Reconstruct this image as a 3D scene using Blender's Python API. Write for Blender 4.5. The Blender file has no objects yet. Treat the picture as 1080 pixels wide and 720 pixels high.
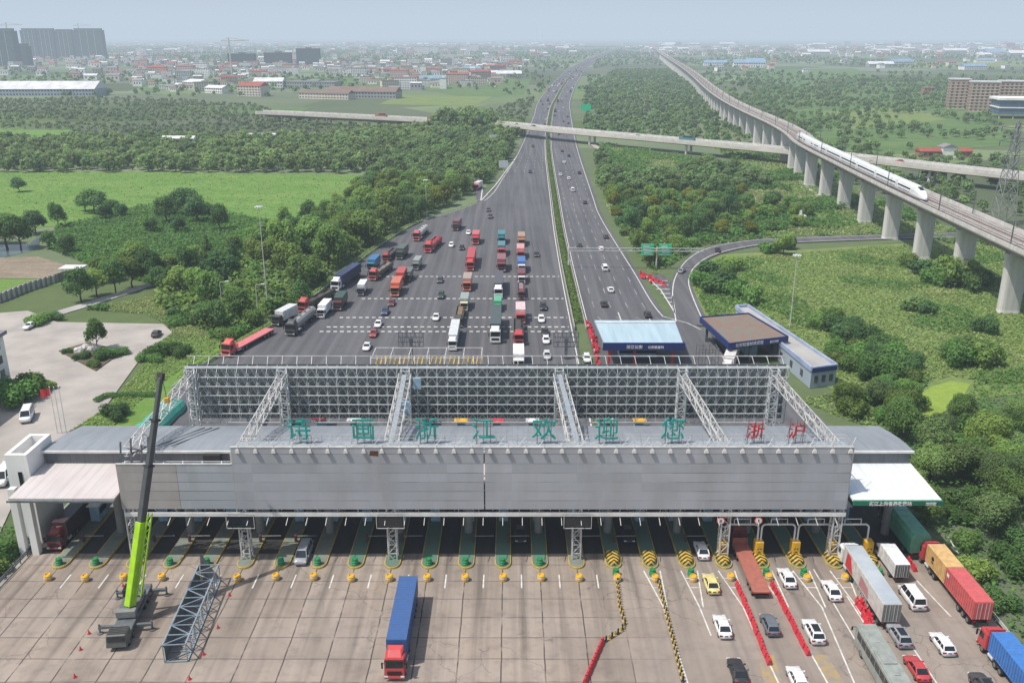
import bpy, bmesh, math, random
import numpy as np
from mathutils import Vector, Matrix
R = math.radians
rng = random.Random(7)
sc = bpy.context.scene
col = sc.collection

# ------------------------------------------------------------------ camera, sky, sun, haze
H = 74.0
FPX = 950.0
PITCH = math.atan(322 / FPX)
cd = bpy.data.cameras.new('camera'); cam = bpy.data.objects.new('camera', cd); col.objects.link(cam)
cam.location = (0, 0, H); cam.rotation_euler = (R(90) - PITCH, 0, 0)
cd.sensor_width = 36; cd.lens = 36 * FPX / 1080; cd.clip_end = 200000; cd.clip_start = 0.5
sc.camera = cam

def G(px, py, z=0.0):
    """point of the place, at height z, that lies on the ray through a pixel of the survey photo"""
    th = PITCH + math.atan((py - 360) / FPX)
    Y = (H - z) / math.tan(th)
    d = Y * math.cos(PITCH) + (H - z) * math.sin(PITCH)
    return Vector(((px - 540) / FPX * d, Y, z))

w = bpy.data.worlds.new('World'); sc.world = w; w.use_nodes = True
nt = w.node_tree; nt.nodes.clear()
sky = nt.nodes.new('ShaderNodeTexSky'); sky.sky_type = 'NISHITA'; sky.sun_disc = False
SUN = Vector((-0.50, -0.22, 1.0)).normalized()
sky.sun_elevation = math.asin(SUN.z); sky.sun_rotation = math.atan2(SUN.x, SUN.y)
sky.air_density = 1.3; sky.dust_density = 3.0
bg = nt.nodes.new('ShaderNodeBackground'); bg.inputs[1].default_value = 0.13
ow = nt.nodes.new('ShaderNodeOutputWorld')
nt.links.new(sky.outputs[0], bg.inputs[0]); nt.links.new(bg.outputs[0], ow.inputs[0])
sl = bpy.data.lights.new('sun', 'SUN'); sl.energy = 4.7; sl.angle = R(0.6); sl.color = (1.0, .955, .88)
so = bpy.data.objects.new('sun', sl); col.objects.link(so)
so.rotation_euler = (-SUN).to_track_quat('-Z', 'Y').to_euler()
sc.view_settings.view_transform = 'Standard'; sc.view_settings.look = 'None'; sc.view_settings.exposure = 0
sc.cycles.use_denoising = True
sc.cycles.max_bounces = 5; sc.cycles.diffuse_bounces = 2; sc.cycles.glossy_bounces = 2; sc.cycles.transparent_max_bounces = 6
sc.cycles.sample_clamp_indirect = 4

# ------------------------------------------------------------------ materials
def N(t, k, **kw):
    n = t.nodes.new(k)
    for a, b in kw.items(): setattr(n, a, b)
    return n
def lin(h):
    """sRGB 0-255 triple to linear"""
    return tuple(((c / 255) / 12.92 if c / 255 <= .04045 else ((c / 255 + .055) / 1.055) ** 2.4) for c in h)
def base(name):
    m = bpy.data.materials.new(name); m.use_nodes = True
    t = m.node_tree
    return m, t, t.nodes['Principled BSDF']
def math_(t, op, a, b=None, c=None):
    n = N(t, 'ShaderNodeMath', operation=op)
    for i, x in enumerate((a, b, c)):
        if x is None: continue
        if isinstance(x, (int, float)): n.inputs[i].default_value = x
        else: t.links.new(x, n.inputs[i])
    return n.outputs[0]
def mixc(t, f, a, b, mode='MIX'):
    n = N(t, 'ShaderNodeMix', data_type='RGBA', blend_type=mode)
    for i, x in ((0, f), (6, a), (7, b)):
        if isinstance(x, (int, float)): n.inputs[i].default_value = x
        elif isinstance(x, tuple): n.inputs[i].default_value = (*x[:3], 1)
        else: t.links.new(x, n.inputs[i])
    return n.outputs[2]
def noise(t, scale, vec=None, detail=4, rough=.55, sx=None):
    n = N(t, 'ShaderNodeTexNoise'); n.inputs['Scale'].default_value = scale
    n.inputs['Detail'].default_value = detail; n.inputs['Roughness'].default_value = rough
    if vec is None: vec = N(t, 'ShaderNodeTexCoord').outputs['Object']
    if sx:
        mp = N(t, 'ShaderNodeMapping'); mp.inputs['Scale'].default_value = sx
        t.links.new(vec, mp.inputs[0]); vec = mp.outputs[0]
    t.links.new(vec, n.inputs['Vector'])
    return n.outputs['Fac']
def ramp(t, f, lo, hi):
    n = N(t, 'ShaderNodeMapRange'); n.inputs[1].default_value = lo; n.inputs[2].default_value = hi
    t.links.new(f, n.inputs[0]); return n.outputs[0]
def pm(name, c, c2=None, scale=.6, rough=.7, metal=0, lo=.35, hi=.65, bump=0, sx=None, spec=.4, coat=0):
    m, t, b = base(name)
    if c2 is None: c2 = tuple(x * .72 for x in c)
    f = ramp(t, noise(t, scale, sx=sx), lo, hi)
    t.links.new(mixc(t, f, c, c2), b.inputs['Base Color'])
    b.inputs['Roughness'].default_value = rough; b.inputs['Metallic'].default_value = metal
    b.inputs['Specular IOR Level'].default_value = spec; b.inputs['Coat Weight'].default_value = coat
    if bump:
        bn = N(t, 'ShaderNodeBump'); bn.inputs['Strength'].default_value = bump; bn.inputs['Distance'].default_value = .1
        t.links.new(noise(t, scale * 6), bn.inputs['Height']); t.links.new(bn.outputs[0], b.inputs['Normal'])
    return m
M = {}
_paint = {}
def paint(rgb):
    k = tuple(rgb)
    if k not in _paint:
        c = lin(rgb); g_ = .3 * c[0] + .5 * c[1] + .2 * c[2]; c = tuple(x * .82 + g_ * .14 + .012 for x in c)
        _paint[k] = pm('vehicle_paint', c, tuple(x * .6 + .03 for x in c), 1.3, .45, 0, .35, .75, coat=.12)
    return _paint[k]
M['glass'] = pm('dark_glass', (.012, .016, .02), (.02, .025, .03), 1, .12, spec=.6)
M['tyre'] = pm('rubber', (.014, .014, .015), None, 3, .85)
M['rim'] = pm('wheel_rim', (.32, .32, .33), None, 4, .4, .6)
M['chassis'] = pm('black_chassis', (.025, .025, .027), (.05, .045, .04), 2, .75)
M['lamp'] = pm('head_lamp', (.75, .75, .72), None, 5, .2)
M['tail'] = pm('tail_lamp', (.32, .01, .012), None, 5, .3)
M['white'] = pm('white_paint', (.74, .74, .72), (.56, .55, .52), .35, .5)
M['steel'] = pm('galvanised_steel', (.62, .65, .66), (.46, .49, .50), .8, .5, .2)
M['steel_w'] = pm('pale_steel', (.62, .62, .60), (.42, .41, .39), .5, .55, .1)
M['steel_d'] = pm('grey_steel', (.16, .18, .19), (.10, .11, .12), .8, .55, .2)
M['concrete'] = pm('pier_concrete', (.60, .585, .56), (.43, .42, .40), .5, .9, lo=.32, hi=.75, sx=(1, 1, .13))
M['concrete_d'] = pm('old_concrete', (.30, .29, .27), (.20, .195, .18), .2, .9)
M['kerb'] = pm('kerb_stone', (.34, .33, .30), (.22, .21, .19), .4, .9)
M['mark'] = pm('road_marking', (.62, .62, .58), (.36, .35, .33), .9, .8, lo=.4, hi=.75)
M['mark_y'] = pm('yellow_marking', (.55, .38, .06), (.35, .25, .08), .9, .8)
M['yellow'] = pm('yellow_plastic', (.74, .42, .02), (.52, .29, .03), 2, .55)
M['green'] = pm('green_plastic', (.02, .26, .08), (.015, .16, .06), 2, .5)
M['red'] = pm('red_plastic', (.62, .028, .04), (.42, .03, .05), 1.2, .5)
M['black'] = pm('black_plastic', (.012, .012, .013), (.025, .025, .025), 1.2, .6)
M['green_band'] = pm('green_fascia', (.015, .16, .09), (.02, .11, .07), .5, .5)
M['blue_band'] = pm('blue_fascia', (.012, .03, .16), (.02, .035, .12), .5, .45)
M['teal'] = pm('teal_letter', (.0, .34, .28), (.0, .26, .22), 1.4, .5)
M['redletter'] = pm('red_letter', (.55, .02, .025), (.38, .02, .02), 1.4, .5)
M['bark'] = pm('bark', (.085, .06, .042), (.05, .037, .028), 3, .95)
M['bluebox'] = pm('pale_blue_panel', (.35, .50, .62), (.25, .38, .48), 1, .6)
M['mesh_green'] = pm('green_shade_net', (.105, .13, .138), (.075, .095, .10), .35, .8, sx=(1, 1, .3))
M['tarp_green'] = pm('green_tarpaulin', (.015, .16, .10), (.01, .10, .075), .8, .6, bump=.3)

def leafmat(name, c1, c2, c3):
    """c1-c2 vary from leaf clump to leaf clump, c3 from plant to plant"""
    m, t, b = base(name)
    at = N(t, 'ShaderNodeAttribute'); at.attribute_name = 'tint'
    oi = N(t, 'ShaderNodeObjectInfo')
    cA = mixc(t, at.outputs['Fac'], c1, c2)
    at2 = N(t, 'ShaderNodeAttribute'); at2.attribute_name = 'plant'
    pv = math_(t, 'FRACT', math_(t, 'ADD', at2.outputs['Fac'], oi.outputs['Random']))
    cB = mixc(t, math_(t, 'MULTIPLY', pv, .62), cA, c3)
    hv = N(t, 'ShaderNodeHueSaturation')
    t.links.new(math_(t, 'MULTIPLY_ADD', math_(t, 'FRACT', math_(t, 'MULTIPLY', pv, 7.3)), .75, .78), hv.inputs['Value'])
    t.links.new(cB, hv.inputs['Color'])
    t.links.new(hv.outputs[0], b.inputs['Base Color'])
    b.inputs['Roughness'].default_value = .7; b.inputs['Specular IOR Level'].default_value = .2
    tr = N(t, 'ShaderNodeBsdfTranslucent'); t.links.new(hv.outputs[0], tr.inputs[0])
    mx = N(t, 'ShaderNodeMixShader'); mx.inputs[0].default_value = .5
    t.links.new(b.outputs[0], mx.inputs[1]); t.links.new(tr.outputs[0], mx.inputs[2])
    t.links.new(mx.outputs[0], t.nodes['Material Output'].inputs[0])
    return m
M['leaf'] = leafmat('broadleaf', (.085, .19, .05), (.18, .315, .09), (.27, .335, .08))
M['leaf_d'] = leafmat('dark_leaf', (.055, .135, .055), (.115, .22, .08), (.15, .25, .065))
M['leaf_w'] = leafmat('willow_leaf', (.11, .2, .07), (.21, .30, .125), (.2, .29, .08))
M['leaf_y'] = leafmat('yellow_green_leaf', (.15, .18, .03), (.27, .28, .05), (.18, .23, .04))
M['wood'] = leafmat('far_wood_leaf', (.105, .20, .08), (.185, .295, .115), (.25, .32, .105))
M['wood_p'] = leafmat('orchard_leaf', (.13, .20, .095), (.215, .29, .14), (.24, .29, .13))
M['grassleaf'] = leafmat('grass_blades', (.18, .29, .08), (.28, .38, .13), (.36, .38, .17))
M['weed'] = leafmat('weed_leaf', (.075, .18, .045), (.145, .27, .075), (.13, .26, .06))

# ------------------------------------------------------------------ mesh building
class MB:
    def __init__(s): s.v = []; s.f = []; s.mi = []
    def add(s, vs, fs, m=0):
        o = len(s.v); s.v += [tuple(x) for x in vs]
        for f in fs: s.f.append(tuple(i + o for i in f)); s.mi.append(m)
        return s
    def hexa(s, b, t, m=0):
        return s.add(list(b) + list(t), [(3, 2, 1, 0), (4, 5, 6, 7), (0, 1, 5, 4), (1, 2, 6, 5), (2, 3, 7, 6), (3, 0, 4, 7)], m)
    def box(s, x0, x1, y0, y1, z0, z1, m=0):
        return s.hexa([(x0, y0, z0), (x1, y0, z0), (x1, y1, z0), (x0, y1, z0)], [(x0, y0, z1), (x1, y0, z1), (x1, y1, z1), (x0, y1, z1)], m)
    def frus(s, r0, z0, r1, z1, m=0):
        """r = (x0,x1,y0,y1) rectangles at two heights"""
        q = lambda r, z: [(r[0], r[2], z), (r[1], r[2], z), (r[1], r[3], z), (r[0], r[3], z)]
        return s.hexa(q(r0, z0), q(r1, z1), m)
    def bar(s, p, q, w=.1, h=None, m=0):
        p, q = Vector(p), Vector(q); h = h or w; d = (q - p)
        if d.length < 1e-6: return s
        d.normalize(); u = Vector((0, 0, 1)) if abs(d.z) < .95 else Vector((0, 1, 0))
        a = d.cross(u).normalized() * w / 2; b = a.cross(d).normalized() * h / 2
        return s.hexa([p - a - b, p + a - b, p + a + b, p - a + b][::-1], [q - a - b, q + a - b, q + a + b, q - a + b][::-1], m)
    def tube(s, p, q, r, n=8, r2=None, m=0, caps=True):
        p, q = Vector(p), Vector(q); r2 = r if r2 is None else r2; d = (q - p).normalized()
        u = Vector((0, 0, 1)) if abs(d.z) < .95 else Vector((1, 0, 0))
        a = d.cross(u).normalized(); b = d.cross(a).normalized()
        vs = []
        for c, rr in ((p, r), (q, r2)):
            for i in range(n):
                t = 2 * math.pi * i / n; vs.append(c + (a * math.cos(t) + b * math.sin(t)) * rr)
        fs = [(i, (i + 1) % n, n + (i + 1) % n, n + i) for i in range(n)]
        if caps: fs += [tuple(range(n))[::-1], tuple(range(n, 2 * n))]
        return s.add(vs, fs, m)
    def loft(s, rings, m=0, caps=True, closed=True):
        n = len(rings[0]); vs = [p for r in rings for p in r]; fs = []
        for k in range(len(rings) - 1):
            for i in range(n if closed else n - 1):
                j = (i + 1) % n; fs.append((k * n + i, k * n + j, (k + 1) * n + j, (k + 1) * n + i))
        if caps: fs += [tuple(range(n))[::-1], tuple(range((len(rings) - 1) * n, len(rings) * n))]
        return s.add(vs, fs, m)
    def prism(s, poly, z0, z1, m=0):
        n = len(poly)
        vs = [(p[0], p[1], z0) for p in poly] + [(p[0], p[1], z1) for p in poly]
        return s.add(vs, [tuple(range(n))[::-1], tuple(range(n, 2 * n))] + [(i, (i + 1) % n, n + (i + 1) % n, n + i) for i in range(n)], m)
    def lathe(s, prof, n=12, c=(0, 0, 0), m=0):
        rings = [[(c[0] + r * math.cos(2 * math.pi * i / n), c[1] + r * math.sin(2 * math.pi * i / n), c[2] + z) for i in range(n)] for r, z in prof]
        return s.loft(rings, m)
    def quad(s, a, b, c, d, m=0): return s.add([a, b, c, d], [(0, 1, 2, 3)], m)
    def mesh(s, name, mats, bevel=0, smooth=False, segs=1):
        me = bpy.data.meshes.new(name); me.from_pydata(s.v, [], s.f)
        if not isinstance(mats, (list, tuple)): mats = [mats]
        for m in mats: me.materials.append(m)
        me.polygons.foreach_set('material_index', s.mi)
        bm = bmesh.new(); bm.from_mesh(me)
        bmesh.ops.recalc_face_normals(bm, faces=bm.faces)
        if bevel: bmesh.ops.bevel(bm, geom=list(bm.edges), offset=bevel, segments=segs, affect='EDGES', clamp_overlap=True)
        bm.to_mesh(me); bm.free()
        if smooth: me.polygons.foreach_set('use_smooth', [True] * len(me.polygons))
        me.update(); return me
    def build(s, name, mats, parent=None, **kw):
        return obj(name, s.mesh(name, mats, **kw), parent)
def obj(name, me, parent=None, loc=None, rz=0):
    o = bpy.data.objects.new(name, me); col.objects.link(o); o.parent = parent
    if loc is not None: o.location = loc
    if rz: o.rotation_euler.z = rz
    return o
def tag(o, label=None, cat=None, group=None, kind=None):
    for k, v in (('label', label), ('category', cat), ('group', group), ('kind', kind)):
        if v: o[k] = v
    return o
def thing(name, label, cat, loc=(0, 0, 0), rz=0, group=None):
    return tag(obj(name, None, None, loc, rz), label, cat, group)
def copy_tree(o, parent=None):
    c = o.copy(); col.objects.link(c); c.parent = parent
    for ch in o.children: copy_tree(ch, c)
    return c
def struct(name, mb, mat, label=None, **kw):
    o = mb.build(name, mat, **kw); return tag(o, label, None, None, 'structure')
def ribbon(mb, L, Rr, z, m=0):
    for i in range(len(L) - 1):
        mb.quad((L[i][0], L[i][1], z), (Rr[i][0], Rr[i][1], z), (Rr[i + 1][0], Rr[i + 1][1], z), (L[i + 1][0], L[i + 1][1], z), m)
    return mb
def line(mb, pts, w, z, dash=None, gap=0, m=0):
    """flat painted strip along pts"""
    carry = 0.0; on = True
    for a, b in zip(pts[:-1], pts[1:]):
        a = Vector((a[0], a[1], 0)); b = Vector((b[0], b[1], 0)); L = (b - a).length
        if L < 1e-4: continue
        d = (b - a) / L; n = Vector((-d.y, d.x, 0)) * w / 2
        segs = []
        if dash is None: segs = [(0, L)]
        else:
            t = 0.0
            while t < L:
                rem = (dash if on else gap) - carry
                e = min(L, t + rem)
                if on: segs.append((t, e))
                if t + rem <= L: on = not on; carry = 0.0
                else: carry += L - t
                t += rem
        for t0, t1 in segs:
            p, q = a + d * t0, a + d * t1
            mb.quad((*(p - n)[:2], z), (*(p + n)[:2], z), (*(q + n)[:2], z), (*(q - n)[:2], z), m)
    return mb
def poly(pts): return [tuple(G(*p)[:2]) for p in pts]
def sheet(name, pts, z, mat):
    mb = MB(); mb.add([(p[0], p[1], z) for p in pts], [tuple(range(len(pts)))])
    return struct(name, mb, mat)
def text_mesh(body, size, depth, mat, bold=0.0):
    c = bpy.data.curves.new('lettering', 'FONT'); c.body = body; c.size = size; c.extrude = depth; c.offset = bold
    c.align_x = 'CENTER'; c.resolution_u = 2
    o = bpy.data.objects.new('lettering', c); col.objects.link(o)
    dg = bpy.context.evaluated_depsgraph_get()
    me = bpy.data.meshes.new_from_object(o.evaluated_get(dg))
    bpy.data.objects.remove(o); me.materials.clear(); me.materials.append(mat)
    return me
def put_text(name, body, size, depth, mat, loc, parent=None, rx=90, rz=0, bold=0.0):
    o = obj(name, text_mesh(body, size, depth, mat, bold), parent, loc)
    o.rotation_euler = (R(rx), 0, rz); return o
def inside(p, pl):
    x, y = p; c = False; n = len(pl)
    for i in range(n):
        x1, y1 = pl[i]; x2, y2 = pl[i - 1]
        if (y1 > y) != (y2 > y) and x < (x2 - x1) * (y - y1) / (y2 - y1) + x1: c = not c
    return c
def inside_np(P, pl):
    x, y = P[:, 0], P[:, 1]; c = np.zeros(len(P), bool); n = len(pl)
    for i in range(n):
        x1, y1 = pl[i]; x2, y2 = pl[i - 1]
        if y1 == y2: continue
        k = (y1 > y) != (y2 > y); c ^= k & (x < (x2 - x1) * (y - y1) / (y2 - y1) + x1)
    return c
def pick(pl, n, seed, avoid=()):
    P = np.array([(p[0], p[1]) for p in pl]); lo, hi = P.min(0), P.max(0); A = lo + np.random.RandomState(seed).rand(n, 2) * (hi - lo)
    A = A[inside_np(A, pl)]
    for a in avoid:
        b = np.array([(p[0], p[1]) for p in a]); bl, bh = b.min(0), b.max(0)
        if (bl > hi).any() or (bh < lo).any(): continue
        A = A[~inside_np(A, a)]
    return A
def scatter(pl, spacing, n, seed, avoid=()):
    out = []; cell = {}; s2 = spacing ** 2
    for x, y in pick(pl, n, seed, avoid).tolist():
        k = (int(x // spacing), int(y // spacing))
        if any((x - q[0]) ** 2 + (y - q[1]) ** 2 < s2 for dx in (-1, 0, 1) for dy in (-1, 0, 1) for q in cell.get((k[0] + dx, k[1] + dy), ())): continue
        cell.setdefault(k, []).append((x, y)); out.append((x, y))
    return out
from mathutils import noise as mnoise
# ------------------------------------------------------------------ ground materials
def ground_mat():
    m, t, b = base('meadow_ground')
    a = ramp(t, noise(t, .012, detail=5), .35, .65); c = ramp(t, noise(t, .15, detail=6), .3, .7); d = ramp(t, noise(t, .9, detail=4), .3, .7)
    x = mixc(t, a, (.085, .145, .045), (.14, .195, .068))
    x = mixc(t, math_(t, 'MULTIPLY', c, .55), x, (.07, .125, .04))
    x = mixc(t, math_(t, 'MULTIPLY', d, .35), x, (.17, .19, .085))
    vo = N(t, 'ShaderNodeTexVoronoi'); vo.inputs['Scale'].default_value = .0045
    t.links.new(N(t, 'ShaderNodeTexCoord').outputs['Object'], vo.inputs['Vector'])
    spz = N(t, 'ShaderNodeSeparateXYZ'); t.links.new(N(t, 'ShaderNodeTexCoord').outputs['Object'], spz.inputs[0])
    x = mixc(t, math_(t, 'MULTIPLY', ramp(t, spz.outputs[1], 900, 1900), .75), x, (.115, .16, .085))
    hs = N(t, 'ShaderNodeHueSaturation'); t.links.new(x, hs.inputs['Color'])
    sx = N(t, 'ShaderNodeSeparateColor'); t.links.new(vo.outputs['Color'], sx.inputs[0])
    t.links.new(math_(t, 'MULTIPLY_ADD', sx.outputs[0], .7, .6), hs.inputs['Value'])
    t.links.new(math_(t, 'MULTIPLY_ADD', sx.outputs[1], .5, .6), hs.inputs['Saturation'])
    t.links.new(hs.outputs[0], b.inputs['Base Color']); b.inputs['Roughness'].default_value = .95; b.inputs['Specular IOR Level'].default_value = .1
    return m
def field_mat(name, c1, c2, c3, s=.03):
    m, t, b = base(name)
    x = mixc(t, ramp(t, noise(t, s, detail=6, sx=(1, 2.6, 1), rough=.65), .38, .62), c1, c2)
    x = mixc(t, math_(t, 'MULTIPLY', ramp(t, noise(t, s * 9, detail=5), .4, .7), .6), x, c3)
    t.links.new(x, b.inputs['Base Color']); b.inputs['Roughness'].default_value = .95; b.inputs['Specular IOR Level'].default_value = .1
    bn = N(t, 'ShaderNodeBump'); bn.inputs['Strength'].default_value = .6; bn.inputs['Distance'].default_value = .4
    t.links.new(noise(t, .7, detail=6), bn.inputs['Height']); t.links.new(bn.outputs[0], b.inputs['Normal'])
    return m
def asphalt_mat():
    m, t, b = base('asphalt')
    x = mixc(t, ramp(t, noise(t, .03, detail=5), .35, .65), (.098, .098, .107), (.078, .078, .085))
    x = mixc(t, math_(t, 'MULTIPLY', ramp(t, noise(t, .35, detail=5, sx=(1.6, .03, 1)), .4, .66), .7), x, (.145, .142, .15))
    x = mixc(t, math_(t, 'MULTIPLY', ramp(t, noise(t, .5, detail=6), .55, .8), .5), x, (.058, .056, .06))
    t.links.new(x, b.inputs['Base Color']); b.inputs['Roughness'].default_value = .85; b.inputs['Specular IOR Level'].default_value = .25
    return m
def slab_mat():
    """cast concrete slabs, jointed 5.45 m x 4.25 m, with tyre wear down every lane"""
    m, t, b = base('slab_concrete')
    co = N(t, 'ShaderNodeTexCoord').outputs['Object']; sp = N(t, 'ShaderNodeSeparateXYZ'); t.links.new(co, sp.inputs[0])
    X, Y = sp.outputs[0], sp.outputs[1]
    wob = math_(t, 'MULTIPLY', math_(t, 'SUBTRACT', noise(t, .25), .5), .25)
    u = math_(t, 'DIVIDE', math_(t, 'ADD', math_(t, 'ADD', X, 1.35 + 545), wob), 5.45)
    v = math_(t, 'DIVIDE', math_(t, 'ADD', math_(t, 'ADD', Y, -111.3 + 425), wob), 4.25)
    fu, fv = math_(t, 'FRACT', u), math_(t, 'FRACT', v)
    du = math_(t, 'MINIMUM', fu, math_(t, 'SUBTRACT', 1, fu)); dv = math_(t, 'MINIMUM', fv, math_(t, 'SUBTRACT', 1, fv))
    wn = N(t, 'ShaderNodeTexWhiteNoise'); cx = N(t, 'ShaderNodeCombineXYZ')
    t.links.new(math_(t, 'FLOOR', u), cx.inputs[0]); t.links.new(math_(t, 'FLOOR', v), cx.inputs[1]); t.links.new(cx.outputs[0], wn.inputs['Vector'])
    x = mixc(t, ramp(t, noise(t, .06, detail=5), .35, .68), (.335, .275, .228), (.228, .19, .16))
    x = mixc(t, math_(t, 'MULTIPLY', wn.outputs['Value'], .5), x, (.37, .32, .28))
    x = mixc(t, math_(t, 'MULTIPLY', ramp(t, noise(t, .45, detail=7, rough=.65), .48, .7), .5), x, (.16, .135, .12))
    st = ramp(t, noise(t, .9, detail=4, sx=(1, .035, 1)), .38, .68)
    lane = math_(t, 'SUBTRACT', 1, math_(t, 'ABSOLUTE', math_(t, 'MULTIPLY', math_(t, 'SUBTRACT', fu, .5), 2)))
    near = ramp(t, Y, 86, 116)
    x = mixc(t, math_(t, 'MULTIPLY', math_(t, 'MULTIPLY', st, lane), math_(t, 'MULTIPLY_ADD', near, .62, .38)), x, (.095, .082, .074))
    right = ramp(t, X, 12, 22)
    j1 = math_(t, 'MULTIPLY', math_(t, 'LESS_THAN', du, .016), math_(t, 'MULTIPLY_ADD', right, -.75, .85))
    j2 = math_(t, 'MULTIPLY', math_(t, 'LESS_THAN', dv, .016), math_(t, 'MULTIPLY_ADD', right, -.7, .75))
    jn = math_(t, 'MULTIPLY', math_(t, 'MAXIMUM', j1, j2), ramp(t, noise(t, .35, detail=3), .3, .5))
    x = mixc(t, jn, x, (.045, .04, .038))
    x = mixc(t, math_(t, 'MULTIPLY', right, .35), x, (.22, .192, .175))
    vr_ = N(t, 'ShaderNodeTexVoronoi', feature='DISTANCE_TO_EDGE'); vr_.inputs['Scale'].default_value = .16
    dn = N(t, 'ShaderNodeTexNoise'); dn.inputs['Scale'].default_value = .5; dn.inputs['Detail'].default_value = 4; t.links.new(co, dn.inputs['Vector'])
    va_ = N(t, 'ShaderNodeVectorMath', operation='MULTIPLY_ADD'); t.links.new(dn.outputs['Color'], va_.inputs[0]); va_.inputs[1].default_value = (2.6, 2.6, 0); t.links.new(co, va_.inputs[2]); t.links.new(va_.outputs[0], vr_.inputs['Vector'])
    ck = math_(t, 'MULTIPLY', math_(t, 'LESS_THAN', vr_.outputs['Distance'], .009), math_(t, 'GREATER_THAN', noise(t, .05, detail=2), .52))
    x = mixc(t, math_(t, 'MULTIPLY', ck, .38), x, (.07, .06, .055))
    t.links.new(x, b.inputs['Base Color']); b.inputs['Roughness'].default_value = .88; b.inputs['Specular IOR Level'].default_value = .2
    return m
M['ground'] = ground_mat(); M['asphalt'] = asphalt_mat(); M['slab'] = slab_mat()
M['field'] = field_mat('bright_field', (.11, .225, .045), (.165, .265, .065), (.08, .165, .036))
M['meadow'] = field_mat('rough_meadow', (.14, .2, .06), (.2, .235, .09), (.095, .165, .045), .05)
M['farfield'] = field_mat('far_field', (.085, .155, .05), (.13, .19, .07), (.07, .125, .042), .012)
M['lawn'] = field_mat('lawn_ground', (.12, .225, .045), (.165, .245, .065), (.09, .17, .038), .12)
M['dirt'] = field_mat('bare_soil', (.30, .24, .19), (.22, .18, .14), (.16, .15, .08), .08)
M['rust_soil'] = field_mat('dry_soil', (.15, .11, .08), (.10, .09, .06), (.09, .11, .05), .08)
M['algae'] = field_mat('duckweed', (.26, .34, .06), (.20, .29, .06), (.16, .24, .05), .25)
M['yard'] = pm('yard_concrete', (.42, .38, .345), (.29, .265, .245), .12, .9, lo=.3, hi=.7)
M['path'] = pm('path_concrete', (.40, .39, .37), (.30, .29, .28), .1, .9)
M['water'] = pm('canal_water', (.10, .13, .14), (.07, .10, .10), .02, .25)

# ------------------------------------------------------------------ ground and roads
S = 45000
struct('terrain', MB().add([(-S, -3000, -.3), (S, -3000, -.3), (S, 60000, -.3), (-S, 60000, -.3)], [(0, 1, 2, 3)]), M['ground'])
hz = bpy.data.materials.new('haze_air'); hz.use_nodes = True; t = hz.node_tree; t.nodes.clear()
HD = 1 / 5600
va = N(t, 'ShaderNodeVolumeAbsorption'); va.inputs['Color'].default_value = (0, 0, 0, 1); va.inputs['Density'].default_value = HD
em = N(t, 'ShaderNodeEmission'); em.inputs['Color'].default_value = (.545, .645, .755, 1); em.inputs['Strength'].default_value = HD
ad = N(t, 'ShaderNodeAddShader'); oo = N(t, 'ShaderNodeOutputMaterial')
t.links.new(va.outputs[0], ad.inputs[0]); t.links.new(em.outputs[0], ad.inputs[1]); t.links.new(ad.outputs[0], oo.inputs['Volume'])
struct('haze', MB().box(-S + 10, S - 10, -2900, 59900, -2, 620), hz)

sheet('field', poly([(-60, 181), (130, 180.5), (380, 184), (372, 200), (330, 236), (240, 226), (150, 217), (60, 238), (-60, 246)]), -.2, M['field'])
sheet('field', poly([(868, 168), (1075, 152), (1000, 96), (980, 86), (780, 86), (812, 112)]), -.2, M['farfield'])
sheet('field', poly([(-30, 136), (78, 137), (72, 150), (-30, 151)]), -.2, M['field'])
sheet('field', poly([(362, 82), (470, 80), (560, 84), (552, 99), (500, 104), (430, 92), (360, 92)]), -.2, M['farfield'])
sheet('field', poly([(745, 335), (720, 290), (760, 268), (960, 256), (1130, 262), (1200, 400), (1030, 420), (905, 425), (860, 400)]), -.2, M['meadow'])
sheet('soil', poly([(-40, 272), (40, 270), (85, 284), (60, 293), (-40, 293)]), -.2, M['dirt'])
sheet('soil', poly([(785, 203), (850, 203), (856, 215), (788, 216)]), -.2, M['rust_soil'])
sheet('lawn', poly([(-40, 293.5), (60, 293.5), (75, 287), (72, 298), (-40, 315)]), -.19, M['lawn'])
sheet('lawn', poly([(66, 456), (112, 430), (160, 376), (205, 352), (240, 362), (226, 386), (190, 446), (150, 470), (60, 470)]), -.19, M['lawn'])
sheet('pond', poly([(966, 420), (982, 407), (1003, 401), (1024, 404), (1012, 424), (985, 440), (972, 437)]), -.12, M['algae'])
sheet('pond', poly([(-30, 258), (30, 257), (44, 246), (40, 262), (0, 272), (-30, 272)]), -.21, M['water'])
sheet('yard', [(-138, 246)] + poly([(60, 339), (172, 341), (182, 350), (152, 372), (110, 430), (72, 456), (34, 486), (0, 560)]) + [(-190, 118), (-190, 230)], -.12, M['yard'])
pth = [G(*p) for p in ((18, 346), (60, 330), (100, 318), (150, 302), (172, 296))]
mb = MB(); line(mb, pth, 4.2, -.1); struct('path', mb, M['path'])
pth = [G(*p) for p in ((878, 215), (862, 206), (845, 192), (836, 182))]
mb = MB(); line(mb, pth, 2.2, -.1); struct('path', mb, M['path'])

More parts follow.
